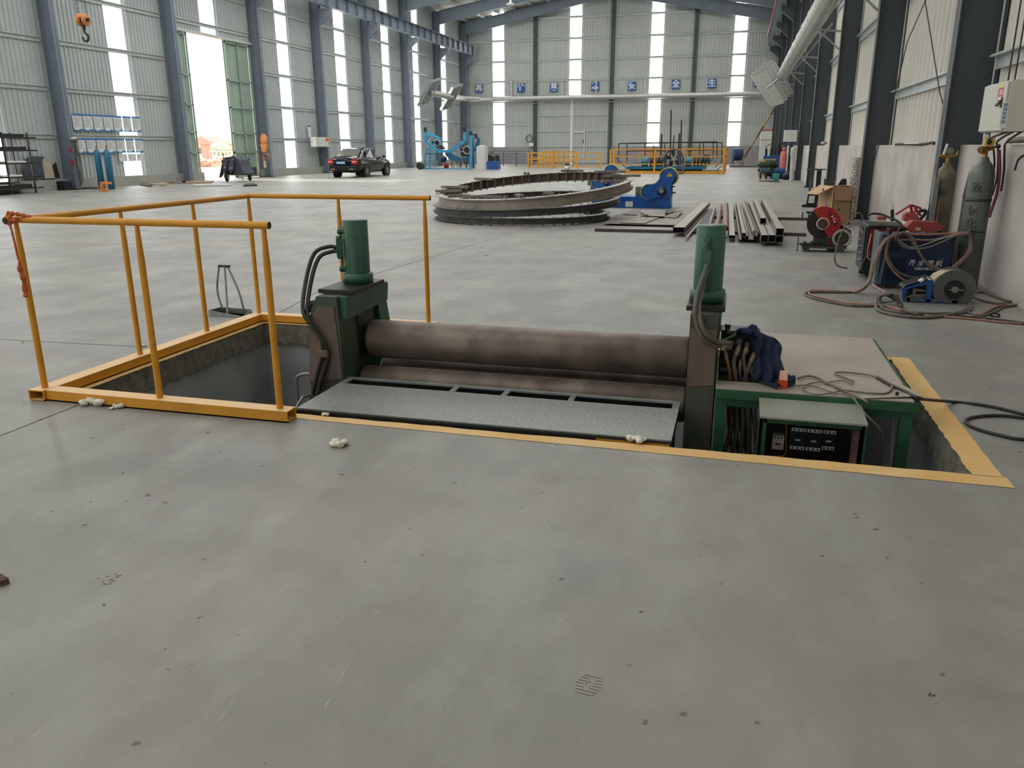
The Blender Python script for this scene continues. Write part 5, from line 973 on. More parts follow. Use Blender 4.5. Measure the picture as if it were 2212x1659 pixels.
B1(MB().box((2.33, 9.24, 1.43), (2.42, 9.30, 1.52)), 'gauge_housing', mat('pale_yellow', (206, 186, 120), .5), bev=.004); B1(MB().ring((2.37, 9.238, 1.475), .028, .007, (0, 1, 0)), 'gauge_rim', YEL); B1(MB().cyl((2.37, 9.24, 1.475), (2.37, 9.236, 1.475), .022), 'gauge_face', DKSTEEL)
B1(MB().box((2.32, 9.26, 1.52), (2.36, 9.30, 1.55)), 'cap', WHITE); B1(MB().cyl((2.41, 9.32, 1.425), (2.47, 9.33, 1.43), .010).ball((2.48, 9.33, 1.432), .022), 'valve_knob', BLACK)
B1(MB().lathe([(.119, .9), (.123, .902), (.123, .925), (.119, .927)], (2.365, 9.3, 0), (0, 0, 1), 32), 'strap', mat('strap_dark', (60, 62, 58), .5, .3))
tag(MB().tube(spl([(2.47, 9.25, 1.40), (2.49, 9.2, 1.2), (2.50, 9.2, 1.0), (2.48, 9.2, .85), (2.46, 9.18, .75)]), .014, 10).build('dark_red_hose', mat('maroon_hose', (110, 44, 56), .5)), 'dark red hose hanging down the right side of the lettered gas cylinder', 'hose', 'hoses of the gas cylinders')
tag(MB().tube(spl([(2.33, 9.24, 1.40), (2.40, 9.17, 1.25), (2.44, 9.16, 1.05), (2.45, 9.17, .9)]), .004, 6).build('thin_black_hose', HOSEB), 'thin black hose curving over the shoulder of the lettered gas cylinder', 'hose', 'hoses of the gas cylinders')
e2, B2 = gas(2.27, 10.4, .118, 1.22, 'brownish grey gas cylinder with brass valves standing before the dark column', mat('cyl_brown', (116, 112, 92), .5, .2, (74, 70, 56), 4, .5))
B2(MB().cyl((2.20, 10.36, 1.32), (2.34, 10.40, 1.335), .016).cyl((2.17, 10.35, 1.325), (2.20, 10.35, 1.325), .024), 'brass_valve', BRASS); B2(MB().cyl((2.27, 10.4, 1.25), (2.27, 10.4, 1.33), .018).cyl((2.35, 10.4, 1.33), (2.37, 10.4, 1.39), .014, .004), 'valve_stem', BRASS)
B2(MB().cyl((2.27, 10.33, 1.385), (2.27, 10.36, 1.385), .036), 'pressure_gauge', mat('gauge_glass', (150, 150, 146), .2, .4)); B2(MB().cyl((2.21, 10.35, 1.34), (2.235, 10.35, 1.46), .014), 'flow_tube', WHITE)
wrapt('液', .10, .92, e2, math.radians(-110), 0, 0, .118)
for k, (x, zt, lab) in enumerate(((2.135, 1.33, 'thin black hose hanging left of the brown gas cylinder'), (2.15, 1.05, 'dark hose bundle beside the brown gas cylinder'))):
    tag(MB().tube(spl([(x+.03, 10.3, zt), (x+.01, 10.28, .9), (x-.03, 10.25, .55), (x+.05, 10.1, .2), (x+.1, 9.9, .02)]), .008+.006*k, 8).build('black_hose', HOSEB), lab, 'hose', 'hoses of the gas cylinders')
tag(MB().box((2.13, 10.22, .62), (2.18, 10.27, 1.10)).build('steel_flat', GALV), 'narrow bright steel strip standing left of the brown gas cylinder', 'strip')
tag(MB().prism([YP(2094, 371, 9.5), YP(2100, 373, 9.5), YP(2085, 428, 9.5), YP(2079, 426, 9.5)], (0, .03, 0)).prism([YP(2081, 420, 9.5), YP(2087, 420, 9.5), V((YP(2087, 420, 9.5).x, 9.5, 0)), V((YP(2081, 420, 9.5).x, 9.5, 0))], (0, .03, 0)).build('upright_angle', mat('angle_grey', (140, 138, 140), .5, .2)), 'thin grey upright of the cylinder rack left of the lettered cylinder', 'upright')
# electric boxes on the right wall
dbx, DB = thing('distribution_box', (2.3, 8.5, 1.56), 'pale grey electric distribution box with warning labels on the near right wall', 'electric box')
PALE = mat('box_grey', (196, 196, 184), .45, 0, (186, 186, 174), 2); xf = 2.15
def DX(px, py, x=xf): return XP(px, py, x)
ya, yb = DX(2117, 287).y, DX(2168, 285).y; zb, zt = DX(2117, 287).z, DX(2135, 187).z+.01
DB(MB().box((xf, yb, zb), (2.55, ya, zt)), 'cabinet', PALE, bev=.004); DB(MB().box((xf-.02, yb+.02, zb+.01), (xf-.001, ya-.01, zt-.01)), 'door', PALE, bev=.003)
DB(MB().box((xf-.03, yb+.10, zb+.2), (xf-.02, yb+.13, zb+.28)).bar((xf-.03, yb+.12, zb+.25), (xf-.03, yb+.24, zb+.22), .015), 'door_latch', BLACK)
wy = yb+.12; DB(MB().box((xf-.0215, wy, zt-.16), (xf-.0205, wy+.14, zt-.05)), 'warning_label', mat('label_red', (206, 44, 60), .5)); DB(MB().box((xf-.0225, wy+.02, zt-.15), (xf-.0216, wy+.12, zt-.125)).box((xf-.0225, wy+.02, zt-.11), (xf-.0216, wy+.045, zt-.065)).box((xf-.0225, wy+.07, zt-.11), (xf-.0216, wy+.095, zt-.065)), 'warning_text', WHITE)
DB(MB().prism([(xf-.0215, wy+.02, zt-.05), (xf-.0215, wy+.12, zt-.05), (xf-.0215, wy+.07, zt-.01)], (.001, 0, 0)), 'warning_triangle', mat('warning_yellow', (236, 216, 40)))
st_ = DB(MB().prism([YP(*p, yb-.004) for p in ((2166, 222), (2180, 219), (2173, 276), (2158, 277))], (0, .003, 0)), 'schedule_label', WHITE)
sq = MB()
for k in range(5): a, b_ = YP(2169.5-k*1.6, 223+k*9.2, yb-.006), YP(2177-k*1.6, 230+k*9.2, yb-.006); sq.box((a.x, yb-.006, b_.z), (b_.x, yb-.004, a.z))
shift(sq, V((2.3, 8.5, 1.56))).build('blue_squares', mat('print_blue', (130, 160, 184), .6), st_)
# cables from box
for k, pts in enumerate(([(2.25, yb+.25, zb), (2.3, 9.0, 1.5), (2.48, 9.5, 1.42), (2.56, 9.65, 1.2), (2.52, 9.6, 1.0)], [(2.25, yb+.1, zb), (2.35, 8.9, 1.48), (2.5, 9.4, 1.40), (2.57, 9.55, 1.15), (2.54, 9.5, .95)], [(2.3, yb+.05, zb), (2.4, 8.8, 1.47), (2.52, 9.25, 1.38), (2.57, 9.35, 1.2), (2.56, 9.3, 1.0)])):
    tag(MB().tube(spl(pts), .010, 8).build('supply_cable', HOSEB), ('outermost', 'middle', 'innermost')[k]+' of three black cables curving down from the near wall box', 'cable', 'cables of the near wall box')
tag(MB().cyl((2.58, 9.35, 1.49), (2.58, 6.6, 1.52), .03).build('conduit_pipe', mat('conduit', (128, 120, 112), .6, 0, (104, 98, 92), 8)), 'horizontal dusty conduit pipe on the ledge under the near wall box', 'pipe')
for k, x in enumerate((2.52, 2.50)):
    tag(MB().cyl((x, 9.3+.14*k, 2.03), (x, 9.3+.14*k, 6.5), .008, n=8).build('riser_cable', HOSEB), ('right' if k == 0 else 'left')+' one of two dark cables rising above the near wall box', 'cable', 'cables above the near wall box')
tag(MB().tube(spl([YP(2212, 333, 8.6)+V((.02, 0, 0)), YP(2200, 345, 8.6), YP(2192, 368, 8.6)]), .010, 8).build('cable_stub', HOSEB), 'black cable stub sticking from the plinth at the right edge', 'cable')
tag(MB().box((2.585, 7.9, 1.62), (2.60, 8.02, 1.72)).build('blue_sign', BLUE), 'blue sign corner cut by the right photo edge', 'sign')
# ceiling-hung cords
tag(MB().tube([XP(2000, 0, 2.5), XP(1960, 90, 2.5), XP(1934, 200, 2.5), XP(1905, 290, 2.3), XP(1882, 370, 2.3)], .008, 6).build('hanging_cord', HOSEB), 'thin dark cord slanting down left from the wall top by the second column', 'cord')
tag(MB().tube([XP(1998, 0, 2.52), XP(2030, 200, 2.52), XP(2037, 225, 2.52)], .009, 6).build('hanging_cord', HOSEB), 'thin dark cord slanting down right across the pale sheet', 'cord')
tag(MB().tube(spl([XP(1935, 312, 2.6), XP(1960, 311, 2.6), XP(1990, 312, 2.6), XP(2015, 308, 2.6), XP(2017, 312, 2.6)]), .02, 8).build('ledge_cable', HOSEB), 'dark cable bundle lying on the plinth ledge between the columns', 'cable')
tag(MB().box(XP(1962, 311, 2.62), XP(1983, 308, 2.55)).build('lamp_tube', WHITE), 'short white tube lying on the plinth ledge', 'tube')
tag(MB().ball((XP(1780, 309, 2.62)), (.1, .35, .05), jit=.2).build('plastic_scrap', mat('scrap', (186, 170, 158), .6, 0, (120, 92, 76), 16)), 'crumpled brownish plastic scrap lying on the plinth ledge', 'scrap')
# =============== DUCTS, FAN HOODS, SIGNS ON THE FAR WALL ===============
DUC = mat('duct_steel', (196, 198, 192), .35, .6, (170, 172, 168), 5, .4)
def duct(path, r, lab, ribs=.0):
    P = [V(p) for p in path]; o = empty('ventilation_duct', P[0], lab, 'duct')
    for i, (a, b_) in enumerate(zip(P, P[1:])):
        n = max(1, int((b_-a).length/2.4)); d = (b_-a)/n
        shift(MB().cyl(a, b_, r, n=24, caps=False), P[0]).build('duct_tube', DUC, o)
        for k in range(n+1): shift(MB().lathe([(r, -.03), (r+.012, 0), (r, .03)], a+d*k, d.normalized(), 24), P[0]).build('joint_ring', DUC, o)
    return o
duct([(-22.3, 70.6, 5.42), (1.2, 70.6, 5.42)], .22, 'long horizontal galvanised duct running across the far wall below the blue signs')
tag(MB().bar((-22.0, 71.14, 5.05), (1.2, 71.14, 5.05), .06, .05).build('duct_support_rail', GALV), 'thin rail just below the far wall duct', 'rail')
da, db = XP(1690, 172, 1.72), XP(1788, 0, 1.72); dz = .5*(da.z+db.z)
rd = duct([(1.72, 44.0, 4.76), (1.72, 10.0, 4.76)], .26, 'long grey duct running high along the right wall columns')
for y in RC[2:9]:
    tag(MB().bar((2.34, y-.1, 4.35), (1.72, y-.1, 4.42), .05).bar((2.34, y-.1, 3.9), (1.8, y-.1, 4.38), .04).build('duct_bracket', GALV), 'angle bracket carrying the right duct at the %s right column' % words[RC.index(y)], 'bracket', 'brackets of the right duct')
tag(MB().cyl((2.1, 24.6, 4.55), (1.98, 38.0, 4.55), .03, n=8).build('cable_pipe', GALV), 'thin pipe slung under the right duct', 'pipe')
def hood(c, ax, w, h, d, lab, m_=DUC, slats=0):
    """flat rectangular duct hood: centre, (u, v) face axes, depth axis computed"""
    c = V(c); u = V(ax[0]).normalized(); v = V(ax[1]).normalized(); n = u.cross(v).normalized(); o = empty('duct_hood', c, lab, 'duct hood')
    def R(s0, s1, t0, t1, d0, d1, nm, mm): m = MB(); m.prism([u*s0+v*t0+n*d0, u*s1+v*t0+n*d0, u*s1+v*t1+n*d0, u*s0+v*t1+n*d0], n*(d1-d0)); return m.build(nm, mm, o)
    R(-w/2, w/2, -h/2, h/2, -d/2, d/2, 'hood_case', m_)
    fr = MB()
    for (a, b_, c_, e_) in ((-w/2, w/2, -h/2, -h/2+.07), (-w/2, w/2, h/2-.07, h/2), (-w/2, -w/2+.07, -h/2, h/2), (w/2-.07, w/2, -h/2, h/2)):
        for sg in (-1, 1): fr.prism([u*a+v*c_+n*sg*d/2, u*b_+v*c_+n*sg*d/2, u*b_+v*e_+n*sg*d/2, u*a+v*e_+n*sg*d/2], n*.03*sg)
    fr.build('hood_frame', mat('hood_frame', (204, 208, 204), .35, .6), o)
    for k in range(slats):
        t = -h/2+h*(k+.5)/slats
        for sg in (-1, 1): m = MB().prism([u*(-w/2+.05)+v*(t-.02)+n*sg*d/2, u*(w/2-.05)+v*(t-.02)+n*sg*d/2, u*(w/2-.05)+v*(t+.02)+n*sg*d/2, u*(-w/2+.05)+v*(t+.02)+n*sg*d/2], n*.05*sg); m.build('slat', mat('hood_frame', (204, 208, 204)), o)
    return o
# left pair: slanting framed hoods on the duct end
HG = mat('hood_grey', (150, 156, 152), .4, .4, (120, 126, 124), 6)
for (c, lab) in ((((905+950)/2, 199), 'left one of two slanting framed duct hoods at the far left corner'), (((948+1002)/2, 210), 'right one of two slanting framed duct hoods at the far left corner')):
    Yh = 58 if 'left one' in lab else 61; cc = YP(c[0], c[1], Yh); hu = YP(c[0]+14, c[1]-26, Yh)-cc
    hood(cc, (hu, (.72, .65, .30)), 1.95, .85, .22, lab, HG)
duct([YP(927, 199, 57.9), YP(975, 210, 61), YP(1003, 213, 69.5), (-22.3, 70.6, 5.42)], .22, 'short duct piece joining the two slanting hoods to the far wall duct')
# right stack of slanting hoods
for k in range(4):
    Yh = 45.6-k*.5; cc = YP(1678-k*7, 170+k*7, Yh); hu = YP(1678+24-k*7, 170+38+k*7, Yh)-cc
    hood(cc, (hu, (.95, .1, .28)), 1.95, .72, .10, ('backmost', 'third', 'second', 'frontmost')[k]+' of the four silvery slanting duct hoods at the right duct end', DUC)
SGB = mat('sign_blue', (30, 84, 158), .45, 0, (24, 74, 146), 4)
tag(MB().cyl(YP(1678-21, 170+21, 44.05), (1.72, 44.2, 4.76), .05).cyl(YP(1657, 191, 44.05), YP(1680, 168, 45.8), .05).build('hood_shaft', GALV), 'steel shaft carrying the four silvery duct hoods', 'shaft')
signs = [('再', 1034.5, 191), ('忙', 1125.5, 190), ('莫', 1196.5, 189), ('忘', 1285.5, 186.5), ('安', 1365, 186), ('全', 1460, 182), ('生', 1538, 180.5), ('产', 1637.5, 178)]
for k, (ch, px, py) in enumerate(signs):
    c = YP(px, py, YF-.12); o = empty('character_sign', c, 'blue square wall sign with the white character '+ch+' on the far wall', 'sign', None); o['group'] = 'blue character signs on the far wall'
    MB().box((-.34, -.015, -.35), (.34, .015, .35)).build('sign_plate', SGB, o)
    text_mesh(ch, .62, 'lettering', WHITE, o, Matrix.Identity(4), bold=.025); t = [x for x in kids(o) if x.name.startswith('lettering')][0]; t.matrix_world = Matrix.Identity(4); t.matrix_parent_inverse = Matrix.Identity(4); t.matrix_local = frame((0, -.02, 0), (1, 0, 0), (0, -1, 0))
def clutter(name, m, mt, lab, cat, group=None): return tag(m.build(name, mt), lab, cat, group)
clutter('cable_coil', MB().ring(YP(1143, 299, 71.1), .32, .02, (.3, 1, 0), 24).ring(YP(1144, 300, 71.05), .28, .02, (0, 1, .1), 24), HOSEB, 'black cable coil hung on the far wall left of the double door', 'cable coil')
clutter('switch_box', MB().box(YP(1144, 309, 71.2), YP(1152, 316, 71.0)), WHITE, 'small white switch box under the cable coil on the far wall', 'switch box')
# =============== FAR LEFT BLUE FRAME MACHINE ===============
SKY_ = mat('sky_blue_steel', (64, 156, 196), .4, 0, (44, 128, 168), 4); SKD = mat('sky_blue_dark', (40, 104, 140), .5, 0, (28, 84, 118), 4)
fmn, FMB = thing('pipe_cradle_machine', (-19.5, 54, 0), 'tall sky blue steel frame machine with a V shaped cradle near the far left corner', 'machine')
zf = lambda x, y: (900+x/10.055, 240+y/10.055)
def fr(pts, y, w, name, mt=SKY_):
    m = MB()
    for a, c in zip(pts, pts[1:]): m.bar(YP(*zf(*a), y), YP(*zf(*c), y), w, w*.9, up=(0, 1, 0))
    return FMB(m, name, mt)
def cl0(p): return p
Yf = 53.6
fr([(175, 1250), (185, 930), (240, 800)], Yf, .11, 'front_leg'); fr([(1180, 1270), (1175, 800), (1190, 540)], Yf, .15, 'front_leg'); fr([(140, 1262), (1190, 1270)], Yf, .17, 'base_rail'); fr([(290, 1235), (290, 780)], Yf+1.5, .10, 'post'); fr([(400, 1210), (405, 860)], Yf+2.5, .10, 'post'); fr([(180, 925), (400, 930)], Yf+.8, .08, 'cross_bar', SKD)
fr([(190, 420), (195, 660), (440, 870), (740, 870), (1045, 650), (1045, 440)], Yf, .20, 'cradle_frame')
fr([(190, 430), (350, 520), (520, 610), (530, 740)], Yf+2.5, .16, 'back_cradle'); fr([(220, 620), (310, 520)], Yf+.3, .07, 'brace'); fr([(1070, 660), (1160, 550)], Yf+.3, .08, 'brace')
fr([(200, 660), (190, 430)], Yf, .18, 'front_upright'); fr([(1060, 400), (1180, 470), (1290, 540), (1350, 620), (1345, 720), (1270, 860)], Yf+2, .16, 'back_cradle', SKD)
fr([(1210, 560), (1230, 700), (1215, 850), (1240, 1240)], Yf+1.5, .13, 'back_post', SKD); fr([(1330, 640), (1290, 760), (1240, 880)], Yf+2.2, .12, 'back_post', SKD)
FMB(MB().prism([YP(*zf(*p), Yf+1) for p in ((610, 900), (740, 900), (950, 1030), (1060, 1040), (1170, 960), (1170, 1080), (760, 1080), (620, 960))], (0, .3, 0)), 'lower_trough', SKD)
FMB(MB().prism([YP(*zf(*p), Yf+3) for p in ((420, 700), (480, 680), (600, 820), (560, 830), (430, 760))], (0, .4, 0)), 'roller_arm', DKSTEEL)
for (a, r, y) in (((1090, 850), .24, Yf+.5), ((355, 680), .11, Yf+.3), ((440, 690), .2, Yf+1)): p = YP(*zf(*a), y); FMB(MB().ring(p, r, r*.22, (0, 1, 0)), 'wheel_ring', GALV if r != .11 else SKY_); FMB(MB().cyl(p, p+V((0, .2, 0)), r*.8), 'wheel_hub', DKSTEEL)
fr([(840, 875), (1030, 880)], Yf+.5, .07, 'shaft', GALV); fr([(940, 1000), (1090, 995)], Yf+.6, .05, 'shaft', GALV); fr([(960, 760), (1080, 860)], Yf+.6, .06, 'shaft', GALV)
for a in ((190, 400), (1045, 400), (1175, 480), (1290, 545)): p = YP(*zf(*a), Yf-.05 if a[0] < 1100 else Yf+2); FMB(MB().cb(p, (.16, .2, .28)), 'end_stop', BLACK)
FMB(MB().prism([YP(*zf(*p), Yf+2) for p in ((940, 780), (1010, 740), (1120, 760), (1160, 900), (1100, 1010), (960, 960))], (0, .3, 0)), 'gearbox', DKSTEEL)
random.seed(11)
for k in range(14):
    x = 700+k*34; FMB(MB().tube(spl([YP(*zf(x, 1090+random.uniform(-10, 20)), Yf+1.2), YP(*zf(x+random.uniform(-30, 60), 1140), Yf+1.0), YP(*zf(x+random.uniform(0, 80), 1225), Yf+1.1)], 4), .022, 5), 'hose', DKSTEEL if k % 3 else GALV)
clutter('red_bucket', MB().lathe([(0, 0), (.17, 0), (.22, .36), (.2, .36)], G(961, 363.5)+V((0, .3, 0)), (0, 0, 1), 16), REDM, 'red bucket on the floor under the sky blue frame machine', 'bucket')
clutter('blue_motor', MB().ball(YP(958, 343, 55.5), (.26, .25, .24), jit=.12), mat('navy_shape', (34, 54, 110), .7), 'navy blue bundle seen under the cradle of the sky blue machine', 'bundle')
clutter('lime_cover', MB().ball(YP(960, 338, 55.2), (.10, .08, .07)), mat('lime', (180, 214, 60), .7), 'small lime green cover on the navy bundle', 'cover')
clutter('roller_end', MB().cyl(G(906, 366)+V((0, 0, .22)), G(906, 366)+V((0, .4, .22)), .22), DKSTEEL, 'dark round roller lying left of the sky blue frame machine', 'roller')
wc, WCB = thing('wrapped_cabinet', (-17, 53, 0), 'white cabinet wrapped in plastic film right of the sky blue frame machine', 'cabinet')
p, q = G(1029, 366), G(1049, 366); WCB(MB().rbox((p.x, p.y, 0), (q.x, p.y+.7, 1.48), .09), 'wrapped_body', mat('plastic_film', (206, 206, 202), .4, 0, (190, 190, 188), 5, .4, .4, 8)); WCB(MB().ball(((p.x+q.x)/2, p.y+.35, 1.46), (.3, .32, .09), jit=.1), 'film_top', mat('plastic_film', (206, 206, 202)))
def powerpack(p, q, z, lab, bits):
    e, B = thing('hydraulic_power_pack', (p.x, p.y, 0), lab, 'power pack', 'hydraulic power packs')
    B(MB().box((p.x, p.y, .03), (q.x, p.y+.7, z)), 'oil_tank', BLUE, bev=.01)
    for (fx, r, h) in bits: x = p.x+(q.x-p.x)*fx; B(MB().cyl((x, p.y+.3, z), (x, p.y+.3, z+h*.8), r).cyl((x, p.y+.3, z+h*.8), (x, p.y+.3, z+h), r*.7), 'pump_motor', DKSTEEL)
    B(MB().tube(spl([(p.x+.1, p.y+.2, z), (p.x+.1, p.y+.1, z+.4), ((p.x+q.x)/2, p.y+.1, z+.55), (q.x-.1, p.y+.2, z)]), .02, 6), 'hose', HOSEB)
    return e
powerpack(G(1051, 367), G(1076, 367), .55, 'small blue hydraulic power pack right of the white wrapped cabinet', ((.18, .13, .4), (.45, .1, .3), (.85, .15, .38)))
# grey fence and yellow fences at the far wall
def fence(p0, p1, h, nposts, rails, mt, lab, w=.05, group='fences before the far wall', foot=0, rw=None):
    p0, p1 = V((p0[0], p0[1], 0)), V((p1[0], p1[1], 0)); e = empty('fence', p0, lab, 'fence', group)
    for k in range(nposts): q = (p1-p0)*k/(nposts-1); MB().bar(q, q+V((0, 0, h)), w).build('post', mt, e)
    for z in rails: MB().bar(V((0, 0, z)), p1-p0+V((0, 0, z)), rw or w*.7).build('rail', mt, e)
    return e
FGR = mat('fence_grey', (84, 88, 92), .5, .3)
a, b_ = G(1056, 360), G(1115, 358); fence((-19.3, 64), (-15.6, 62), 1.15, 4, (1.12, .9, .68, .46, .25), FGR, 'grey five rail fence standing before the far left plinth', .06)
fence((-15.3, 61.5), (-13.6, 59), 1.05, 3, (1.02, .65, .3), YEL, 'yellow fence panel nearest the grey fence', .09)
fence((-15.0, 63.5), (-12.2, 63.5), 1.1, 5, (1.08, .7, .35), YEL, 'yellow fence panel behind, with several close posts', .08)
fence((-14.3, 56.5), (-9.3, 57.2), 1.05, 4, (1.02, .6, .1), YEL, 'long low yellow fence before the far double door', .09)
fence((-13.4, 57.2), (-12.3, 62.5), 1.1, 4, (1.08, .7, .35), YEL, 'yellow fence panel going away towards the double door', .08)
c = G(1225, 372); e, B = thing('paint_tin', c, 'small pale tin with dark contents on the floor beyond the rings', 'tin'); B(MB().lathe([(0, 0), (.15, 0), (.15, .38), (.13, .38)], c, (0, 0, 1), 18), 'tin', mat('tin', (180, 178, 168), .4, .5)); B(MB().ball(c+V((0, 0, .42)), (.14, .14, .11), jit=.15), 'dark_contents', DKSTEEL)
# =============== FAR RIGHT PIT WITH ROLLER BED ===============
TEAL = mat('teal_steel', (34, 112, 136), .45, 0, (26, 90, 112), 4)
LR = G(1318, 373), G(1560, 377); p0, p1 = G(1320, 374), G(1561, 377); yR = 46.0
gx0, gx1 = YP(1318, 370, yR).x, YP(1562, 370, yR).x
e = empty('yellow_railing', (gx0, yR, 0), 'large yellow railing round the roller bed in the far right part of the hall', 'railing')
def YR(mb, n, mt=YEL): return shift(mb, V((gx0, yR, 0))).build(n, mt, e)
for px in (1318, 1325, 1413, 1475, 1562): x = YP(px, 370, yR).x; YR(MB().bar((x, yR, 0), (x, yR, 1.28), .09), 'post')
for z in (.07, .5, .9, 1.27): YR(MB().bar((gx0, yR, z), (gx1, yR, z), .05 if z > .1 else .14), 'rail')
yB = 53.5
for k in range(5): y = yR+(yB-yR)*k/4; YR(MB().bar((gx1, y, 0), (gx1, y, 1.28), .08), 'post')
for z in (.07, .5, .9, 1.27): YR(MB().bar((gx1, yR, z), (gx1, yB, z), .05), 'rail'); YR(MB().bar((gx0, yR, z), (gx0, yB, z), .05), 'rail')
for k in range(14): x = gx0+.6+k*.28; YR(MB().bar((x, yB+1.0, 0), (x, yB+1.0, 1.3), .05), 'far_post')
for z in (1.0, 1.3): YR(MB().bar((gx0+.5, yB+1, z), (gx1, yB+1, z), .04), 'rail')
e2_, RBd = thing('roller_bed', ((gx0+gx1)/2, 49, 0), 'teal steel roller bed with black rollers inside the yellow railing', 'roller bed')
zr = lambda x, y: (1300+x/6.9125, 250+y/6.9125)
yb_ = 48.3
RBd(MB().prism([YP(*zr(*p), yb_) for p in ((370, 760), (1540, 750), (1540, 800), (370, 800))], (0, 2.6, 0)), 'bed_frame', TEAL)
RBd(MB().box((YP(*zr(420, 800), yb_+.3).x, yb_+.3, .02), (YP(*zr(1500, 800), yb_+.3).x, yb_+.5, .35)), 'bed_skirt', mat('teal_dark', (22, 66, 84), .5))
RBd(MB().box((gx0+.2, yb_-1.0, .004), (gx1-.2, yB-.3, .012)), 'pit_shadow_sheet', mat('painted_pit_shadow', (52, 56, 58), .8))  # dark sheet laid on the floor stands in for shade in the pit
for (cx, cy) in ((690, 690), (1340, 680)):
    p = YP(*zr(cx, cy), yb_+.3); p.z = max(p.z, .3)
    RBd(MB().cyl(p-V((.35, 0, 0)), p, .26), 'roller_motor', TEAL)
    for k in range(5): RBd(MB().cyl(p+V((.1+.2*k, 0, 0)), p+V((.24+.2*k, 0, 0)), .27 if k < 3 else .22), 'roller', RUB)
    RBd(MB().cyl(p+V((.55, 1.2, .16)), p+V((.95, 1.2, .16)), .24), 'rear_roller', RUB)
for (a, c) in (((360, 725), (600, 700)), ((1510, 725), (1640, 655)), ((1550, 725), (1620, 640)), ((900, 700), (960, 670))): RBd(MB().bar(YP(*zr(*a), yb_+1), YP(*zr(*c), yb_+2.2), .14, .1), 'side_beam', mat('teal_light', (70, 156, 180), .4))
for (a, c) in (((1690, 770), (1790, 690)), ((1710, 820), (1790, 750)), ((1300, 830), (1350, 780)), ((150, 560), (370, 790))): RBd(MB().bar(YP(*zr(*a), yb_+.2), YP(*zr(*c), yb_+.2), .05), 'loose_bar', FGR)
e3 = empty('dark_pipe_frame', (-5, 53.2, 0), 'thin dark pipe frame railing rising behind the teal roller bed', 'frame'); 
def DF(mb, n): return shift(mb, V((-5, 53.2, 0))).build(n, DKSTEEL, e3)
yD = 53.0
def dl(a, c, r=.03): p, q = YP(*zr(*a), yD), YP(*zr(*c), yD); p.z = max(p.z, 0); q.z = max(q.z, 0); return MB().cyl(p, q, r, n=8)
for a, c in (((245, 700), (255, 415)), ((375, 720), (375, 410)), ((645, 700), (645, 400)), ((775, 620), (775, 420)), ((940, 560), (940, 400)), ((1510, 700), (1520, 390)), ((1720, 640), (1722, 390)), ((1790, 700), (1795, 400)), ((1460, 580), (1460, 400)), ((1660, 640), (1665, 400))): DF(dl(a, c), 'post')
for a, c in (((375, 410), (1722, 388)), ((255, 415), (1010, 405)), ((1040, 400), (1795, 402)), ((375, 525), (1000, 520)), ((1260, 515), (1720, 510))): DF(dl(a, c, .035), 'rail')
for k, (x, y0_, y1_, w, lab) in enumerate(((1035, 700, -90, .045, 'tallest dark rod'), (1190, 640, 60, .04, 'second tallest dark rod'), (893, 640, 275, .05, 'short dark rod left'), (1078, 480, 290, .03, 'thin short dark rod'), (1158, 600, 265, .05, 'short thick dark rod'))):
    p, q = YP(*zr(x-12, y0_), 51.5), YP(*zr(x, y1_), 51.5); p.z = 0; tag(MB().cyl(p, q, w, n=8).build('upright_rod', DKSTEEL), lab+' standing upright in the roller bed area', 'rod', 'upright rods at the roller bed')
# fans
def fan(c, R, lab, stand, blades=5):
    e, B = thing('drum_fan', (c.x, c.y, 0), lab, 'fan')
    FB = mat('fan_blue', (58, 74, 104), .4, .2, (48, 62, 90), 6)
    B(MB().lathe([(R, 0), (R+.03, -.02), (R+.03, .34), (R, .34), (R-.03, .32), (R-.03, .02), (R, 0)], c, (0, 1, 0), 40), 'drum', FB)
    for k in range(blades):
        a = 2*math.pi*k/blades+.5; m = MB(); n = 5
        P = [(.12, a-.35), (R*.55, a-.42), (R*.9, a-.30), (R*.92, a+.20), (R*.5, a+.28), (.12, a+.3)]
        m.prism([c+V((r*math.cos(t), .12+.1*math.sin((t-a)*1.5), r*math.sin(t))) for r, t in P], (0, .012, 0)); B(m, 'blade', mat('fan_blade', (44, 48, 60), .4, .3))
    B(MB().cyl(c+V((0, .05, 0)), c+V((0, .25, 0)), .11).cyl(c+V((0, .02, 0)), c+V((0, .05, 0)), .04), 'hub', GALV)
    m = MB()
    for k in range(6): a = math.pi*k/6; d = V((math.cos(a), 0, math.sin(a)))*R; m.cyl(c-d+V((0, .03, 0)), c+d+V((0, .03, 0)), .0035, n=5)
    for rr in (.35, .7): m.ring(c+V((0, .03, 0)), R*rr, .006, (0, 1, 0), 28, 5)
    B(m, 'wire_guard', FGR)
    for s_ in (-1, 1): B(MB().bar((c.x+s_*(R+.04), c.y+.17, 0), (c.x+s_*(R+.04), c.y+.17, c.z), .05), 'leg', FGR)
    B(MB().bar((c.x-R-.04, c.y+.17, .02), (c.x+R+.04, c.y+.17, .02), .05), 'foot_bar', FGR)
    return e
fan(YP(1455, 343, 45.2), .47, 'big round drum fan with dark blades before the yellow railing', 0)
bf, BF = thing('blue_barrel_fan', (0, 63, 0), 'blue drum fan seen from the side on thin legs before the far plinth', 'fan')
p, q = YP(1583, 341, 62), YP(1603, 341, 62); zc = YP(1590, 334, 62).z; BF(MB().cyl((p.x, 62, zc), (q.x, 62.15, zc), .42, n=28), 'drum', mat('fan_navy', (40, 62, 104), .45))
for x in (p.x, q.x): BF(MB().bar((x, 62, zc-.35), (x-.1, 61.8, 0), .04).bar((x, 62, zc-.35), (x+.12, 62.3, 0), .04), 'leg', FGR)
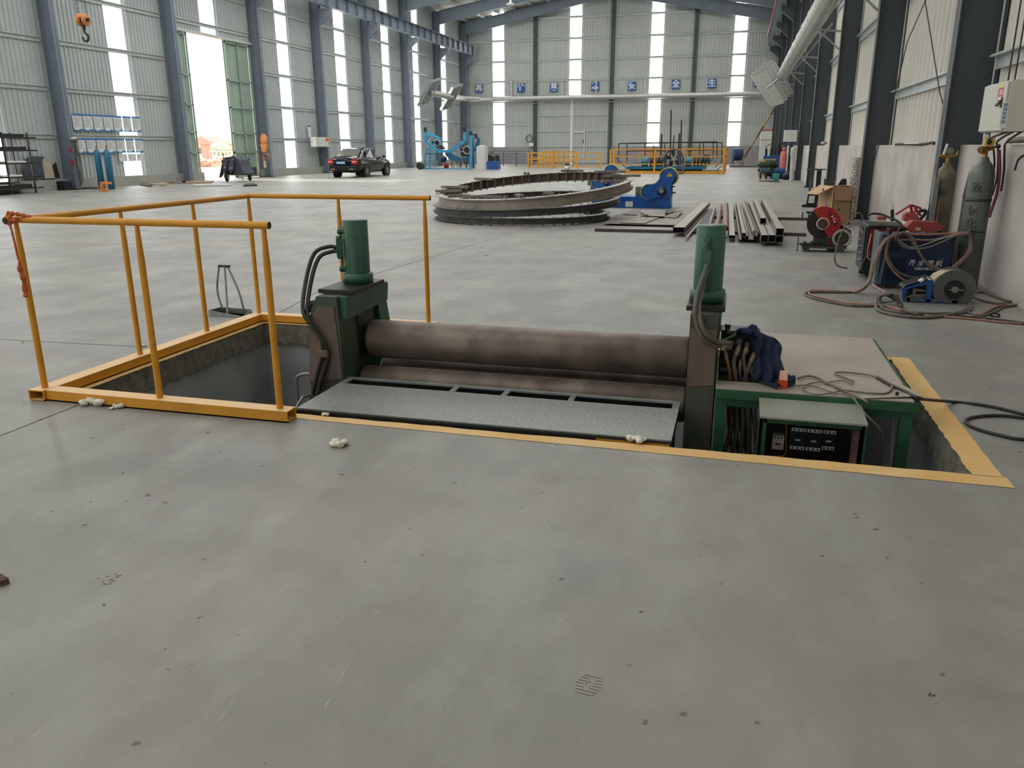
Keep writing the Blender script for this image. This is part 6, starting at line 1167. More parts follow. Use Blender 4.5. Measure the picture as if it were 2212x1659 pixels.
# low step before the far right plinth
tag(MB().box((-.7, 60.5, 0), (2.2, 66, .12)).build('low_step', mat('step_dark', (96, 98, 98), .7)), 'low step plate on the floor before the far right corner', 'step')
# leaning pole
p, q = G(1597, 362), YP(1681, 222, 46.5); p.y = 50; pl_ = [p.lerp(q, k/12) for k in range(13)]; p = YP(1597, 357, 50)
e4 = empty('leaning_pole', p, 'long striped wooden pole leaning from the floor up to the right duct hoods', 'pole')
q = YP(1681, 222, 44.6)
for k in range(6): a, c = p.lerp(q, k/6), p.lerp(q, (k+1)/6); shift(MB().cyl(a, c, .05, n=10), p).build('pole_section', mat('bamboo', (186, 156, 106), .6, 0, (160, 130, 84), 10) if k % 2 == 0 else mat('dark_bamboo', (120, 100, 72), .6, 0, (60, 54, 44), 8), e4)
# cabinet, board, power pack, cylinder, motors
zq = lambda x, y: (1600+x/6.9125, 200+y/6.9125)
tc_, TC = thing('tall_cabinet', (1.6, 56, 0), 'tall pale cabinet with a red top edge at the end of the right wall', 'cabinet')
a, c = YP(*zq(270, 1000), 56), YP(*zq(475, 555), 56); TC(MB().box((a.x, 56, 0), (c.x, 56.6, c.z)), 'cabinet_body', mat('cab_pale', (206, 208, 200), .5), bev=.01); TC(MB().box((a.x, 55.98, c.z-.06), (c.x, 56.0, c.z+.01)), 'red_edge', REDM); TC(MB().box((a.x+.02, 55.985, c.z-.62), (c.x-.02, 55.995, c.z-.6)).box(((a.x+c.x)/2-.005, 55.985, .1), ((a.x+c.x)/2+.005, 55.995, c.z-.62)), 'door_gap', FGR); TC(MB().box((a.x-.02, 55.985, 0), (a.x+.03, 56, c.z)), 'white_edge', WHITE)
a, c = YP(*zq(635, 735), 37.6), YP(*zq(848, 560), 37.6); wb = tag(MB().box((a.x, 37.5, a.z), (c.x, 37.75, c.z)).build('wall_cabinet', mat('cab_pale', (206, 208, 200)), None, None, .01), 'pale square wall cabinet fixed to a dark column above the motors', 'cabinet')
powerpack(YP(*zq(330, 1100), 43), YP(*zq(585, 1100), 43), YP(*zq(330, 945), 43).z, 'blue hydraulic power pack with black motors by the right wall', ((.15, .05, .35), (.45, .07, .42), (.85, .19, .55)))
gc, GB = thing('pink_gas_cylinder', (1.9, 41, 0), 'faded pink gas cylinder standing against a dark column', 'gas cylinder')
p = YP(*zq(620, 1190), 41); p.z = 0; GB(MB().lathe([(0, 0), (.15, 0), (.155, .03), (.155, 1.05), (.12, 1.17), (.05, 1.22), (0, 1.22)], p, (0, 0, 1), 24), 'bottle', mat('faded_pink', (196, 112, 108), .5, 0, (176, 96, 94), 5)); GB(MB().lathe([(.07, 1.2), (.08, 1.2), (.08, 1.38), (.065, 1.38)], p, (0, 0, 1), 16), 'valve_guard', mat('faded_pink', (196, 112, 108)))
clutter('cardboard_carton', MB().box(V((YP(*zq(262, 1160), 42).x, 42, 0)), V((YP(*zq(365, 1160), 42).x, 42.5, YP(*zq(265, 1000), 42).z))), CB2, 'small open carton by the blue power pack', 'carton')
clutter('cardboard_carton', MB().box(V((YP(*zq(370, 1100), 42.3).x, 42.3, .5)), V((YP(*zq(520, 1100), 42.3).x, 42.8, YP(*zq(400, 990), 42.3).z))).box(V((YP(*zq(370, 1100), 42.3).x, 42.3, 0)), V((YP(*zq(520, 1100), 42.3).x, 42.8, .5))), mat('olive_carton', (168, 146, 104), .8), 'olive brown carton behind the green motors', 'carton')
MG = [mat('motor_green', (52, 76, 58), .5, .1), mat('motor_bluegrey', (84, 110, 124), .5, .1), mat('motor_blue', (34, 72, 124), .5), mat('motor_dkgrey', (70, 76, 80), .5)]
for k, (cx, cy, w, c_, lab) in enumerate(((345, 1085, .24, 0, 'green electric motor left, on top'), (440, 1060, .26, 0, 'olive electric motor in the middle, on top'), (490, 1080, .18, 3, 'dark motor with a round face'), (350, 1160, .25, 1, 'blue grey motor low on the left'), (430, 1200, .26, 3, 'grey motor lowest in the middle'), (520, 1165, .24, 1, 'blue grey motor on the right'), (575, 1190, .28, 2, 'blue pump body at the right end'), (590, 1250, .22, 2, 'blue boxy pump beside the turquoise bucket'))):
    Ym = 39.3+.25*(k % 3); p = YP(*zq(cx, cy), Ym); p.z = max(p.z, w*.5)
    e, B = thing('electric_motor', (p.x, p.y, 0), lab+' of the motor heap by the right wall', 'motor', 'motors heaped by the right wall')
    B(MB().cyl(p-V((w*.8, 0, 0)), p+V((w*.8, .15, 0)), w*.62, n=18), 'motor_body', MG[c_]); B(MB().cyl(p-V((w*1.1, 0, 0)), p-V((w*.8, 0, 0)), w*.2).cyl(p+V((w*.8, .15, 0)), p+V((w*.95, .15, 0)), w*.45), 'shaft_end', DKSTEEL); B(MB().bar((p.x-w*.5, p.y, 0), (p.x-w*.5, p.y, p.z), .05).bar((p.x+w*.5, p.y, 0), (p.x+w*.5, p.y, p.z), .05), 'foot', DKSTEEL)
p = G(*zq(522, 1325)); e, B = thing('turquoise_bucket', p, 'turquoise plastic bucket on the floor by the right wall', 'bucket'); B(MB().lathe([(0, 0), (.115, 0), (.155, .30), (.165, .31), (.15, .31), (.11, .02)], p, (0, 0, 1), 24), 'bucket', mat('turquoise', (92, 186, 176), .45)); B(MB().lathe([(0, .26), (.145, .27)], p, (0, 0, 1), 20), 'liquid', DKSTEEL)
clutter('black_pad', MB().cyl(G(*zq(370, 1325)), G(*zq(370, 1325))+V((0, 0, .03)), .28), RUB, 'flat black round pad on the floor left of the turquoise bucket', 'pad'); clutter('black_pad', MB().cyl(G(*zq(500, 1335)), G(*zq(500, 1335))+V((0, 0, .02)), .22), RUB, 'flat black round pad touching the turquoise bucket', 'pad')
clutter('black_machine_part', MB().ball(G(*zq(690, 1300))+V((0, 0, .15)), (.22, .2, .18), jit=.2).cb(G(*zq(765, 1300))+V((0, 0, .2)), (.35, .3, .4)), BLACK, 'black machine part on the floor at the foot of a dark column', 'machine part')
clutter('white_sack_roll', MB().tube(spl([V((YP(*zq(765, 1240), 36.9).x, 36.9, .0)), YP(*zq(780, 1000), 36.9), YP(*zq(790, 850), 36.9), YP(*zq(825, 790), 36.9)]), [.10]*8+[.12]*6+[.05]*5, 10), mat('pale_sack', (190, 194, 192), .7), 'tall pale roll leaning against a dark column', 'roll')
# =============== CAR ===============
random.seed(5)
CARP = mat('car_paint', (14, 15, 19), .12, .1, (12, 13, 16), 2); CGL = mat('car_glass', (112, 112, 106), .12, 0, (96, 97, 92), 3); CG2 = mat('side_glass', (56, 60, 62), .1, 0, (48, 50, 52), 3); CHR = mat('chrome', (220, 222, 224), .12, 1); TYR = mat('tyre', (24, 24, 25), .8)  # rear glass colour is paled to carry a reflection
car = empty('car', (-19.0, 38.45, 0), 'black saloon car seen from behind, parked before the left wall windows', 'car')
# body: cross sections along the length (y), local: rear at y=-0.95, front 3.4; half width profile
def sect(y, w, zb, zw, zr, wr):  # half outline from bottom centre over the side to the roof centre
    return [(0, y, zb), (w*.82, y, zb), (w*.97, y, zb+.12), (w, y, zb+.35), (w*.985, y, zw-.12), (w*.93, y, zw), (wr, y, zr-.04 if zr > zw+.05 else zw+.01), (wr*.8, y, zr), (0, y, zr+.02)]
W_ = .85
secs = [sect(-.98, .70, .36, .78, .80, .6), sect(-.93, .80, .30, .90, .94, .72), sect(-.6, W_, .24, .93, .99, .76), sect(-.36, W_, .22, .94, 1.01, .76), sect(.28, W_+.01, .2, .93, 1.37, .60), sect(.6, W_+.01, .2, .92, 1.425, .60), sect(1.1, W_+.01, .2, .91, 1.445, .61), sect(1.55, W_+.01, .2, .90, 1.41, .60), sect(2.35, W_, .2, .89, .96, .72), sect(2.9, W_-.02, .22, .84, .87, .7), sect(3.25, W_-.08, .26, .74, .76, .6), sect(3.42, .6, .34, .6, .62, .5)]
n = len(secs[0]); vs = []
for s_ in secs: vs += s_+[(-x, y, z) for x, y, z in s_[-2:0:-1]]
k_ = 2*n-2
m = MB().add(vs, [(i*k_+j, i*k_+(j+1) % k_, (i+1)*k_+(j+1) % k_, (i+1)*k_+j) for i in range(len(secs)-1) for j in range(k_)], True).add(vs[:k_], [tuple(range(k_))]).add(vs[-k_:], [tuple(range(k_))[::-1]])
bd = m.build('body', CARP, car); sb = bd.modifiers.new('s', 'SUBSURF'); sb.levels = sb.render_levels = 2
def CRM(mb, n_, mt, par=car, bev=0): return mb.build(n_, mt, par, None, bev)
CRM(MB().add([(-.60, -.38, 1.00), (.60, -.38, 1.00), (.50, .20, 1.365), (-.50, .20, 1.365)], [(0, 1, 2, 3)]), 'rear_window', CGL).location = (0, -.03, .02)
for s_ in (-1, 1):
    q = lambda pts: [(s_*(x+.012), y, z) for x, y, z in pts]
    CRM(MB().add(q([(.80, .02, .98), (.80, .93, .955), (.655, .90, 1.36), (.66, .35, 1.31)]), [(0, 1, 2, 3)]), 'rear_side_window', CG2); CRM(MB().add(q([(.80, .99, .955), (.80, 2.02, .95), (.68, 1.55, 1.34), (.655, .97, 1.37)]), [(0, 1, 2, 3)]), 'front_side_window', CG2)
    CRM(MB().box((s_*.845, .0, .935), (s_*.825, 2.1, .952)), 'chrome_strip', CHR); CRM(MB().box((s_*.86, -.2, .56), (s_*.868, 2.2, .60)), 'side_moulding', mat('moulding', (46, 48, 52), .3))
    for y in (.85, 1.75): CRM(MB().box((s_*.855, y, .78), (s_*.875, y+.16, .82)), 'door_handle', CHR)
    CRM(MB().ball((s_*.95, 1.92, 1.0), (.10, .06, .075)), 'wing_mirror', CARP)
    for y in (.0, 2.5):
        wh = CRM(MB().cyl((s_*.66, y, .30), (s_*.86, y, .30), .30, n=32), 'wheel', TYR, bev=.02)
        m = MB().lathe([(.0, .0), (.05, .0), (.06, -.01), (.19, -.02), (.205, 0)], (s_*.862, y, .30), (s_, 0, 0), 28)
        for k in range(7): a = 2*math.pi*k/7; m.bar((s_*.87, y+math.cos(a)*.04, .30+math.sin(a)*.04), (s_*.87, y+math.cos(a)*.19, .30+math.sin(a)*.19), .035, .014, up=(1, 0, 0))
        CRM(m, 'hub_cap', CHR if False else mat('alloy', (176, 178, 180), .3, .7), wh)
        CRM(MB().lathe([(.31, 0), (.37, 0), (.37, .01)], (s_*.855, y, .31), (s_, 0, 0), 28), 'wheel_arch', mat('arch_black', (10, 10, 11), .6))
    CRM(MB().box((s_*.50, -.995, .64), (s_*.79, -.88, .90)), 'tail_light', mat('tail_red', (178, 20, 34), .25), bev=.02); CRM(MB().box((s_*.54, -1.0, .74), (s_*.76, -.9, .81)), 'tail_light_lens', mat('tail_pink', (232, 170, 160), .3))
    CRM(MB().box((s_*.38, -1.035, .40), (s_*.62, -.98, .44)), 'rear_reflector', mat('amber', (226, 150, 70), .4))
CRM(MB().box((-.74, -1.03, .34), (.74, -.9, .58)), 'rear_bumper', mat('bumper', (30, 32, 36), .25), bev=.05)
CRM(MB().box((-.30, -1.045, .64), (.22, -.98, .80)), 'plate_holder', mat('moulding', (46, 48, 52), .3)); pl8 = CRM(MB().box((-.28, -1.05, .66), (.20, -1.04, .79)), 'licence_plate', mat('plate_blue', (86, 150, 216), .4))
CRM(MB().box((-.24, -1.053, .70), (-.16, -1.05, .76)).box((-.12, -1.053, .70), (-.06, -1.05, .76)).box((-.03, -1.053, .70), (.15, -1.05, .75)), 'plate_characters', WHITE, pl8)
CRM(MB().box((-.45, -1.0, .86), (.3, -.93, .90)), 'boot_trim', CHR); CRM(MB().cyl((-.0, .35, 1.43), (-.0, .25, 1.50), .01), 'aerial', BLACK)
# =============== SCOOTER ===============
sct, SC = thing('motor_scooter', (-21.9, 32.2, 0), 'dark motor scooter with a leg apron parked in the bright doorway', 'scooter')
Ys = 32.2; zg = lambda x, y: (400+x/6.1458, 150+y/6.1458); U = lambda a, b, y=Ys: YP(*zg(a, b), y)
w0 = U(560, 1490); w0.z = .27; SC(MB().ring(w0, .21, .06, (.9, .4, 0), 28, 10), 'front_wheel', TYR); SC(MB().cyl(w0-V((.04, 0, 0)), w0+V((.04, 0, 0)), .16), 'wheel_rim', mat('alloy', (176, 178, 180)))
SC(MB().ring(w0+V((.35, 1.25, 0)), .21, .06, (.9, .4, 0), 28, 10), 'rear_wheel', TYR)
SC(MB().prism([U(*p) for p in ((505, 1370), (500, 1230), (530, 1170), (600, 1165), (640, 1200), (640, 1330), (600, 1390), (560, 1400))], (.12, .35, 0)), 'front_shield', mat('scooter_dark', (52, 58, 72), .35), bev=.03)
for p in ((525, 1300), (610, 1310)): SC(MB().ball(U(*p, Ys-.02), (.05, .03, .035)), 'headlight', mat('lamp_glass', (190, 196, 200), .2))
SC(MB().prism([U(*p, Ys+.1) for p in ((620, 1150), (710, 1200), (740, 1290), (790, 1385), (700, 1405), (620, 1400), (600, 1200))], (.2, .5, 0)), 'leg_apron', mat('apron_grey', (66, 70, 80), .6), bev=.02)
SC(MB().prism([U(*p, Ys+.1) for p in ((500, 1230), (470, 1230), (500, 1190), (490, 1350), (450, 1435), (480, 1400))], (.05, .1, 0)), 'apron_flap', mat('apron_grey', (66, 70, 80)))
SC(MB().cyl(U(500, 1180), U(650, 1160), .025).cyl(U(505, 1180), U(505, 1130), .012).cyl(U(620, 1160), U(655, 1110), .012), 'handlebar', BLACK); SC(MB().ball(U(505, 1130), (.03, .02, .05)).ball(U(655, 1100), (.07, .02, .04)), 'mirrors', BLACK)
SC(MB().ball(U(600, 1200)+V((.1, .9, .02)), (.16, .45, .1)), 'seat', BLACK); SC(MB().prism([w0+V((-.1, .3, 0)), w0+V((.5, 1.3, 0)), w0+V((.5, 1.3, .35)), w0+V((-.1, .4, .3))], (.2, 0, 0)), 'rear_body', mat('scooter_dark', (52, 58, 72)))
SC(MB().bar(w0+V((.15, .8, .0)), w0+V((.35, .75, -.26)), .02), 'kick_stand', GALV); SC(MB().cyl(w0+V((0, 0, .1)), U(575, 1200), .04), 'fork', DKSTEEL)
# =============== LEFT WALL THINGS ===============
PST = mat('poster_paper', (212, 216, 216), .5); PSB = mat('poster_blue', (52, 120, 178), .5); INK = mat('poster_ink', (150, 158, 164), .6)
def poster(y0, y1, z0, z1, lab, small=False):
    e = empty('notice_board', (XL+.10, y0, z0), lab, 'notice board', 'notice boards on the left wall'); w, h = y1-y0, z1-z0
    MB().box((-.008, 0, 0), (0, w, h)).build('board', PST, e)
    if not small:
        MB().box((0, 0, h-.07), (.002, w, h)).build('top_band', PSB, e)
        wv = [(0.001, 0, 0), (0.001, w, 0), (0.001, w, .05)]+[(0.001, w*(1-k/8), .05+.025*math.sin(k*.9)) for k in range(1, 8)]+[(0.001, 0, .09)]; MB().prism(wv, (.002, 0, 0)).build('wave_band', PSB, e)
    m = MB(); k = 0; zz = h-.13
    while zz > .13: m.box((.0, w*.12, zz), (.0015, w*random.uniform(.6, .9), zz+.010)); zz -= .038
    m.build('text_lines', INK, e)
ord_ = ['first', 'second', 'third', 'fourth', 'fifth', 'sixth', 'seventh', 'eighth']
for row, (zt, zb) in enumerate(((2.70, 2.09), (1.83, 1.28))):
    for k in range(8):
        y = 25.33+k*.525; poster(y, y+.48, zb, zt, '%s notice board from the left in the %s row' % (ord_[k], ('upper', 'lower')[row]))
for k in range(3): poster(28.0+k*.51, 28.0+k*.51+.47, .95, 1.24, ('left', 'middle', 'right')[k]+' one of three small notices under the lower row', True)
def blue_cyl(px, lab):
    p = G(px, 409); e, B = thing('oxygen_cylinder', p, lab, 'gas cylinder'); r = .115
    B(MB().lathe([(0, 0), (r, .01), (r, 1.25), (r*.8, 1.36), (r*.35, 1.43), (.03, 1.45), (0, 1.45)], p, (0, 0, 1), 26), 'bottle', mat('cyl_blue', (44, 116, 150), .45, 0, (36, 98, 130), 4)); B(MB().cyl(p+V((0, 0, 1.45)), p+V((0, 0, 1.56)), .022).cyl(p+V((-.04, 0, 1.52)), p+V((.04, 0, 1.52)), .014), 'valve', BRASS)
blue_cyl(221, 'left one of two tall blue gas cylinders before the wall notices'); blue_cyl(242, 'right one of two tall blue gas cylinders before the wall notices')
zh = lambda x, y: (x/5.53, 260+y/5.53)
p = G(*zh(1225, 850)); oc = tag(MB().prism([p+V(v) for v in ((-.15, 0, 0), (.2, 0, 0), (.2, 0, .08), (.0, 0, .1), (.05, 0, .25), (.35, 0, .25), (.35, 0, .33), (-.05, 0, .33), (-.1, 0, .1), (-.15, 0, .08))], (0, .1, 0)).build('lifting_clamp', mat('clamp_orange', (224, 144, 70), .5)), 'small orange lifting clamp on the floor before the blue cylinders', 'clamp')
# shelf rack
rk, RK = thing('shelf_rack', (-23.3, 23, 0), 'dark steel shelf rack with odds and ends at the far left photo edge', 'shelf')
Yk = 22.9; K = lambda x, y, Y_=Yk: YP(*zh(x, y), Y_)
ra, rb_, rc_ = XP(4, 300, -23.2).y, XP(57, 289, -23.2).y, XP(38, 290, -23.9).y
for (x, y) in ((-23.2, ra), (-23.2, rb_), (-23.9, rb_), (-23.9, ra), (-23.2, ra-1.6)): RK(MB().bar((x, y, 0), (x, y, 1.98), .045), 'upright', DKSTEEL)
for k, py in enumerate((297, 325, 353, 383, 408)):
    z = max(.03, XP(30, py, -23.2).z); RK(MB().box((-23.9, ra-1.7, z), (-23.18, rb_+.05, z+.02)).box((-23.2, ra-1.7, z-.03), (-23.17, rb_+.32, z+.02)), 'shelf_board', DKSTEEL)
    if k in (0, 1, 4): RK(MB().box((-23.8, ra-1.6, z+.02), (-23.3, rb_-.02, z+.12)), 'channel_stock', DKSTEEL)
for k, (y, z, lab) in enumerate(((rb_-.95, XP(30, 353, -23.2).z+.022, 'white folded sheets on the third shelf of the rack'), (ra-.2, XP(30, 383, -23.2).z+.022, 'white folded sheets on the fourth shelf of the rack'))):
    tag(MB().box((-23.7, y, z), (-23.2, y+.75, z+.05)).build('paper_stack', WHITE), lab, 'paper stack')
BRD = mat('board_tan', (190, 176, 156), .7)
p = G(*zh(575, 700)); 
def board(pts, y, lab, mt, t=.02):
    P = [XP(*zh(*a), -23.97+.02*(y > 25.22)) for a in pts]
    for p_ in P: p_.z = max(p_.z, .38)
    return tag(MB().prism(P, (t*.7, 0, 0)).build('board', mt), lab, 'board', 'boards leaning by the shelf rack')
board(((490, 495), (605, 490), (660, 690), (530, 695)), 25.2, 'pale tan board leaning on the left wall beside the rack', BRD)
board(((625, 540), (665, 495), (715, 690), (660, 690)), 25.25, 'narrow dark board leaning beside the tan board', DKSTEEL)
BG = [XP(*zh(*a), -23.94) for a in ((290, 470), (350, 430), (440, 430), (520, 430), (490, 480), (525, 695), (320, 700), (280, 600))]
for p_ in BG: p_.z = max(p_.z, .38)
tag(MB().prism(BG, (.05, 0, 0)).build('dark_bag', mat('bag_dark', (74, 78, 88), .8, 0, (54, 58, 66), 6)), 'big dark bag slumped between the rack and the tan board', 'bag')
tag(MB().ring(G(*zh(45, 860))+V((0, 0, .05)), .28, .02, (.1, .1, 1)).ring(G(*zh(160, 865))+V((0, 0, .05)), .25, .015, (.1, 0, 1)).ring(G(*zh(70, 850))+V((0, 0, .12)), .2, .03, (.5, .2, .9)).build('wire_coil', HOSEB), 'loose wire coils on the floor at the left photo edge', 'wire coil')
tag(MB().box(G(*zh(665, 835)), G(*zh(665, 835))+V((.45, .35, .32))).build('black_case', BLACK, None, None, .02), 'small black case on the floor left of the first column', 'case')
# chains on the column
chn = empty('chain_bundle', (-23.42, 25.0, 1.6), 'bundle of lifting chains hanging on the first left column', 'chain')
random.seed(3)
for j in range(4):
    m = MB(); y = 25.08+.05*j; z = 1.75
    while z > .1+.05*j: m.ring((-23.36+.02*(j % 2), y+.02*math.sin(z*5+j), z), .028, .009, (1, 0, 0) if int(z*20) % 2 else (0, 1, 0), 8, 5); z -= .05
    shift(m, V((-23.42, 25.0, 1.6))).build('chain', mat('chain_steel', (132, 128, 124), .35, .7) if j % 2 else DKSTEEL, chn)
shift(MB().ball((-23.36, 25.12, 1.78), (.06, .18, .09), jit=.35), V((-23.42, 25.0, 1.6))).build('chain_heap', mat('chain_bright', (176, 176, 172), .3, .8, (80, 80, 80), 40, .9), chn)
for z in (1.4, .95): shift(MB().cb((-23.475, 24.98, z), (.02, .1, .2)), V((-23.42, 25.0, 1.6))).build('red_tag', REDM, chn)
# debris on the floor by the doorway
CBD = mat('debris_card', (176, 148, 118), .8, 0, (120, 104, 86), 5)
for (pts, mt, lab) in (([(303, 401), (326, 404), (330, 401), (306, 398)], DKSTEEL, 'small dark plate on the floor right of the blue cylinders'), ([(322, 399), (356, 402), (366, 396), (350, 390), (330, 392)], CBD, 'crumpled brown cardboard on the floor beside the second column'), ([(360, 396), (400, 397), (402, 391), (370, 388)], mat('card_grey', (130, 126, 116), .8), 'grey flattened cardboard near the second column'),
                     ([(392, 397), (455, 396), (462, 393), (400, 391)], CBD, 'flattened cardboard left of the scooter'), ([(415, 404), (500, 402), (498, 399), (425, 400)], mat('card_pale', (186, 184, 176), .8), 'long pale flattened carton before the scooter'), ([(526, 403), (556, 402), (548, 398), (530, 399)], DKSTEEL, 'thin dark strip on the floor right of the scooter'), ([(180, 408), (212, 409), (205, 400), (182, 400)], mat('rag_brown', (96, 82, 76), .9), 'brown rag heap at the foot of the first column')):
    P = [G(*a) for a in pts]; m = MB().prism(P, (0, 0, .05)); tag(m.build('floor_scrap', mt), lab, 'scrap', 'scraps on the floor by the doorway')
tag(MB().ball(G(407, 391)+V((0, 0, .18)), (.3, .3, .2), jit=.2).build('dark_sack', mat('bag_dark', (74, 78, 88))), 'dark sack on the floor at the foot of the second column', 'sack')
# electric box and notice on left wall
eb, EB = thing('wall_electric_box', (-23.4, 44.2, 1.9), 'pale electric box with red label on a left column behind the car', 'electric box')
a, c = XP(682, 296, -23.35), XP(713, 317, -23.35); EB(MB().box((-23.7, a.y, c.z), (-23.35, c.y, a.z)), 'cabinet', mat('cab_pale', (206, 208, 200)), bev=.01); EB(MB().box((-23.349, c.y-.5, a.z-.22), (-23.345, c.y-.08, a.z-.04)), 'red_label', mat('label_redorange', (214, 88, 60), .5)); EB(MB().cyl((-23.349, c.y-.15, a.z-.35), (-23.33, c.y-.15, a.z-.35), .03), 'lock', BLACK)
EB(MB().tube(spl([(-23.5, a.y+.4, c.z), (-23.5, a.y+.5, 1.0), (-23.5, a.y+.9, .7), (-23.6, a.y+1.2, .5)]), .02, 6), 'cable', HOSEB)
a, c = XP(664, 271, XL+.12), XP(673, 297, XL+.12); nb = empty('wall_notice', (XL+.1, a.y, c.z), 'small pale notice with blue top on the left wall above the electric box', 'notice'); MB().box((0, 0, 0), (.01, c.y-a.y, a.z-c.z)).build('board', PST, nb); MB().box((.01, 0, a.z-c.z-.08), (.013, c.y-a.y, a.z-c.z)).build('top_band', PSB, nb)
# hook blocks of the cranes
ORN = mat('hook_orange', (222, 150, 84), .45, 0, (196, 120, 60), 6)
def hookblock(c, s_, lab, two):
    e, B = thing('crane_hook_block', c, lab, 'crane hook'); c = V(c)
    if two:
        for dx in (-.10, .10): B(MB().lathe([(0, -.035), (.14*s_, -.035), (.17*s_, 0), (.14*s_, .035), (0, .035)], c+V((dx*s_, 0, 0)), (1, 0, 0), 24), 'sheave', ORN); B(MB().cyl(c+V((dx*1.9*s_, 0, 0)), c+V((dx*1.3*s_, 0, 0)), .05*s_), 'sheave_hub', DKSTEEL)
        B(MB().cb(c+V((0, 0, 0)), (.16*s_, .1*s_, .12*s_)).cyl(c+V((0, 0, -.05*s_)), c+V((0, 0, -.25*s_)), .045*s_), 'crosshead', DKSTEEL)
        for dx in (-.17, -.12, .12, .17): B(MB().cyl(c+V((dx*s_, 0, .1)), (c.x+dx*s_*.8, c.y, 9.5), .006, n=5), 'wire_rope', DKSTEEL)
        B(MB().tube(spl([c+V((0, 0, -.22*s_)), c+V((0, 0, -.32*s_)), c+V((.10*s_, 0, -.40*s_)), c+V((.07*s_, 0, -.53*s_)), c+V((-.04*s_, 0, -.53*s_)), c+V((-.09*s_, 0, -.44*s_))]), .028*s_, 10), 'hook', DKSTEEL)
    else:
        B(MB().ball(c, (.20*s_, .12*s_, .30*s_), jit=.03), 'block_cover', ORN); B(MB().prism([c+V((-.16, -.1, -.2)), c+V((.2, -.1, -.2)), c+V((.08, -.1, -.6)), c+V((-.08, -.1, -.6))], (0, .2, 0)), 'block_cheek', ORN)
        B(MB().ring(c+V((.06, 0, -.85)), .17, .06, (0, 1, 0), 20, 8, 30, 330), 'hook', mat('hook_brown', (160, 110, 86), .5, .2)); B(MB().cyl(c+V((-.05, 0, -1.0)), c+V((-.05, 0, -1.35)), .07), 'hook_tail', mat('pale_tag', (200, 180, 150), .5)); 
        for dx in (-.07, .07): B(MB().cyl(c+V((dx, 0, .2)), (c.x+dx, c.y, 8.9), .012, n=5), 'wire_rope', mat('rope', (92, 96, 100), .5))
hookblock(YP(179, 43, 20), 1.0, 'orange twin sheave crane hook block hanging at the top left', True)
hookblock(YP(569.5, 302, 37.2), 1.0, 'orange crane hook block hanging before a left column beside the doorway', False)
# =============== OUTSIDE ===============
SND = mat('sandy_ground', (226, 186, 150), .9, 0, (206, 166, 132), .8)
gnd = MB().quad((-160, -60, -.03), (-24.4, -60, -.03), (-24.4, 200, -.03), (-160, 200, -.03)).quad((-24.4, 71.7, -.03), (60, 71.7, -.03), (60, 200, -.03), (-24.4, 200, -.03)).build('ground', SND); gnd['kind'] = 'structure'
ROOF = mat('roof_tiles_red', (214, 158, 146), .8, 0, (200, 144, 132), 1); HW = mat('house_wall', (232, 216, 208), .8)  # house, pillar, bush and rubble colours are paled to imitate haze
def house(px0, px1, pyr, pye, Yh, lab):
    p0, p1 = YP(px0, pye, Yh), YP(px1, pye, Yh); zr_ = YP((px0+px1)/2, pyr, Yh).z; e = empty('house', (p0.x, Yh, 0), lab, 'house', 'red roofed houses outside the doorway'); w = p1.x-p0.x; ze = p0.z
    MB().box((0, 0, -.5), (w, 3, ze)).build('wall', HW, e); MB().prism([(-.5, -.4, ze), (w+.5, -.4, ze), (w*.5, -.4, zr_)], (0, 3.6, 0)).build('roof', ROOF, e)
    for k in range(3): x = w*(.2+.28*k); MB().box((x, -.05, ze*.35), (x+.9, 0, ze*.75)).build('window', mat('house_window', (120, 118, 124), .4), e)
house(416, 461, 294, 311, 100, 'red roofed house left in the doorway view'); house(455, 484, 301, 311, 105, 'low red roofed house in the middle of the doorway view'); house(481, 512, 300, 311, 110, 'red roofed house right in the doorway view')
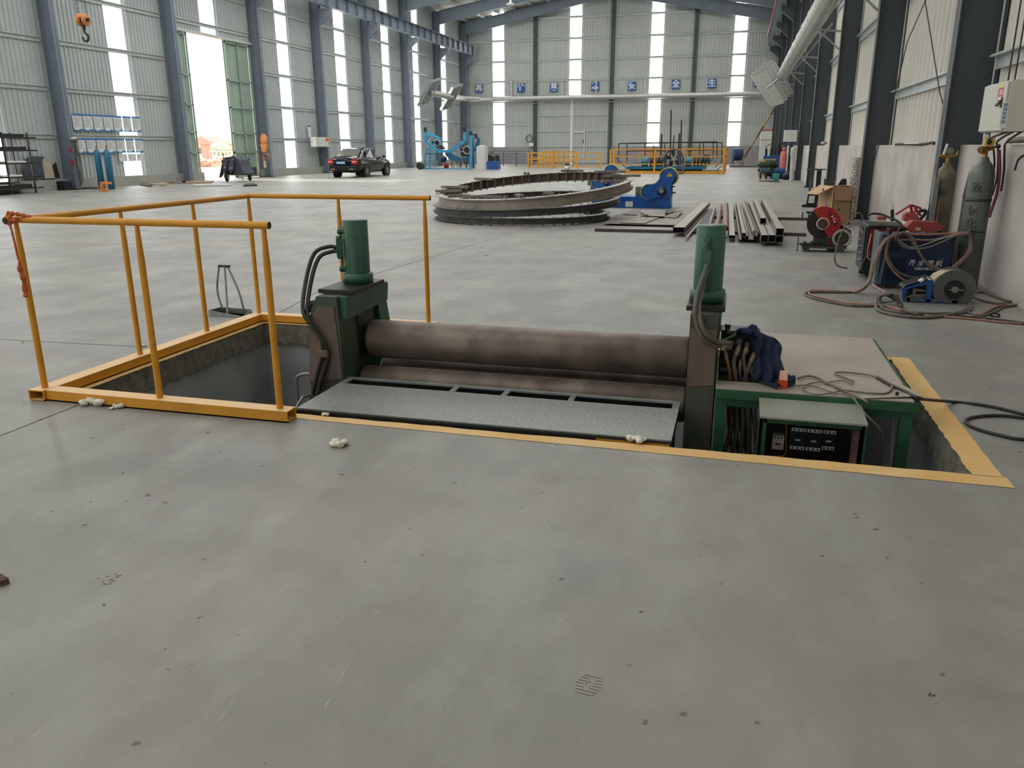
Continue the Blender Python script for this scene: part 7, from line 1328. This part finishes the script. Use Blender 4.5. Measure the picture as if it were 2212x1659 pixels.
c = YP(446, 330, 66); e, B = thing('gate_pillar', (c.x, 66, 0), 'red brick gate pillar outside the doorway', 'pillar'); B(MB().box((c.x-.28, 65.7, 0), (c.x+.28, 66.3, YP(446, 312, 66).z)), 'shaft', mat('brick', (216, 164, 148), .8, 0, (200, 148, 132), 12)); B(MB().box((c.x-.38, 65.6, YP(446, 312, 66).z), (c.x+.38, 66.4, YP(446, 309, 66).z)), 'cap', mat('brick', (196, 120, 98)))
a, c = YP(452, 337, 66), YP(520, 334, 66); fence((a.x, 66), (c.x+6, 68), YP(470, 326, 66).z, 28, (YP(470, 327, 66).z, .4), WHITE, 'white picket fence outside the doorway', .12, group='fences outside')
tag(MB().ball(YP(474, 322, 74), (1.1, .9, .62), 20, 12, .12).ball(YP(486, 323, 74), (.9, .9, .5), 20, 12, .14).build('bush', mat('bush_green', (184, 200, 172), .9, 0, (160, 180, 150), 3)), 'haze-paled green bush behind the white fence outside', 'bush')
random.seed(9); m = MB()
for k in range(130):
    p = G(random.uniform(428, 476), random.uniform(350, 360)); s_ = random.uniform(.15, .45); m.ball(p+V((0, 0, random.uniform(0, .5))), (s_, s_*.8, s_*.5), 7, 5, .25)
tag(m.build('brick_rubble', mat('rubble', (226, 192, 174), .9, 0, (204, 160, 142), 2)), 'heap of reddish rubble outside the doorway', 'rubble', None, 'stuff')
m = MB()
for k in range(12): m.ball((-26+k*2.2, 96+random.random()*3, 1.5), (2.4, 2, 3.2+random.random()), 12, 8, .15)
tag(m.build('hedge', mat('bush_green', (150, 176, 130))), 'row of blurred green trees outside beyond the far wall', 'hedge', None, 'stuff')
# a lamp under the roof and bay lights
for k, (px, py, Yl) in enumerate(((1103, 10, 62), (1097, 9.5, 66))[:1]):
    p = YP(px, py, Yl); e, B = thing('bay_lamp', p, 'round bay lamp hanging under the roof near the top edge', 'lamp'); B(MB().lathe([(.08, .35), (.1, .15), (.42, .0), (.40, -.02)], p, (0, 0, 1), 24), 'lamp_shade', GALV); B(MB().lathe([(0, 0), (.38, .0)], p, (0, 0, 1), 24), 'diffuser', WHITE); B(MB().cyl(p+V((0, 0, .3)), (p.x, p.y, roofz(p.x)-.2), .03), 'stem', DKSTEEL)
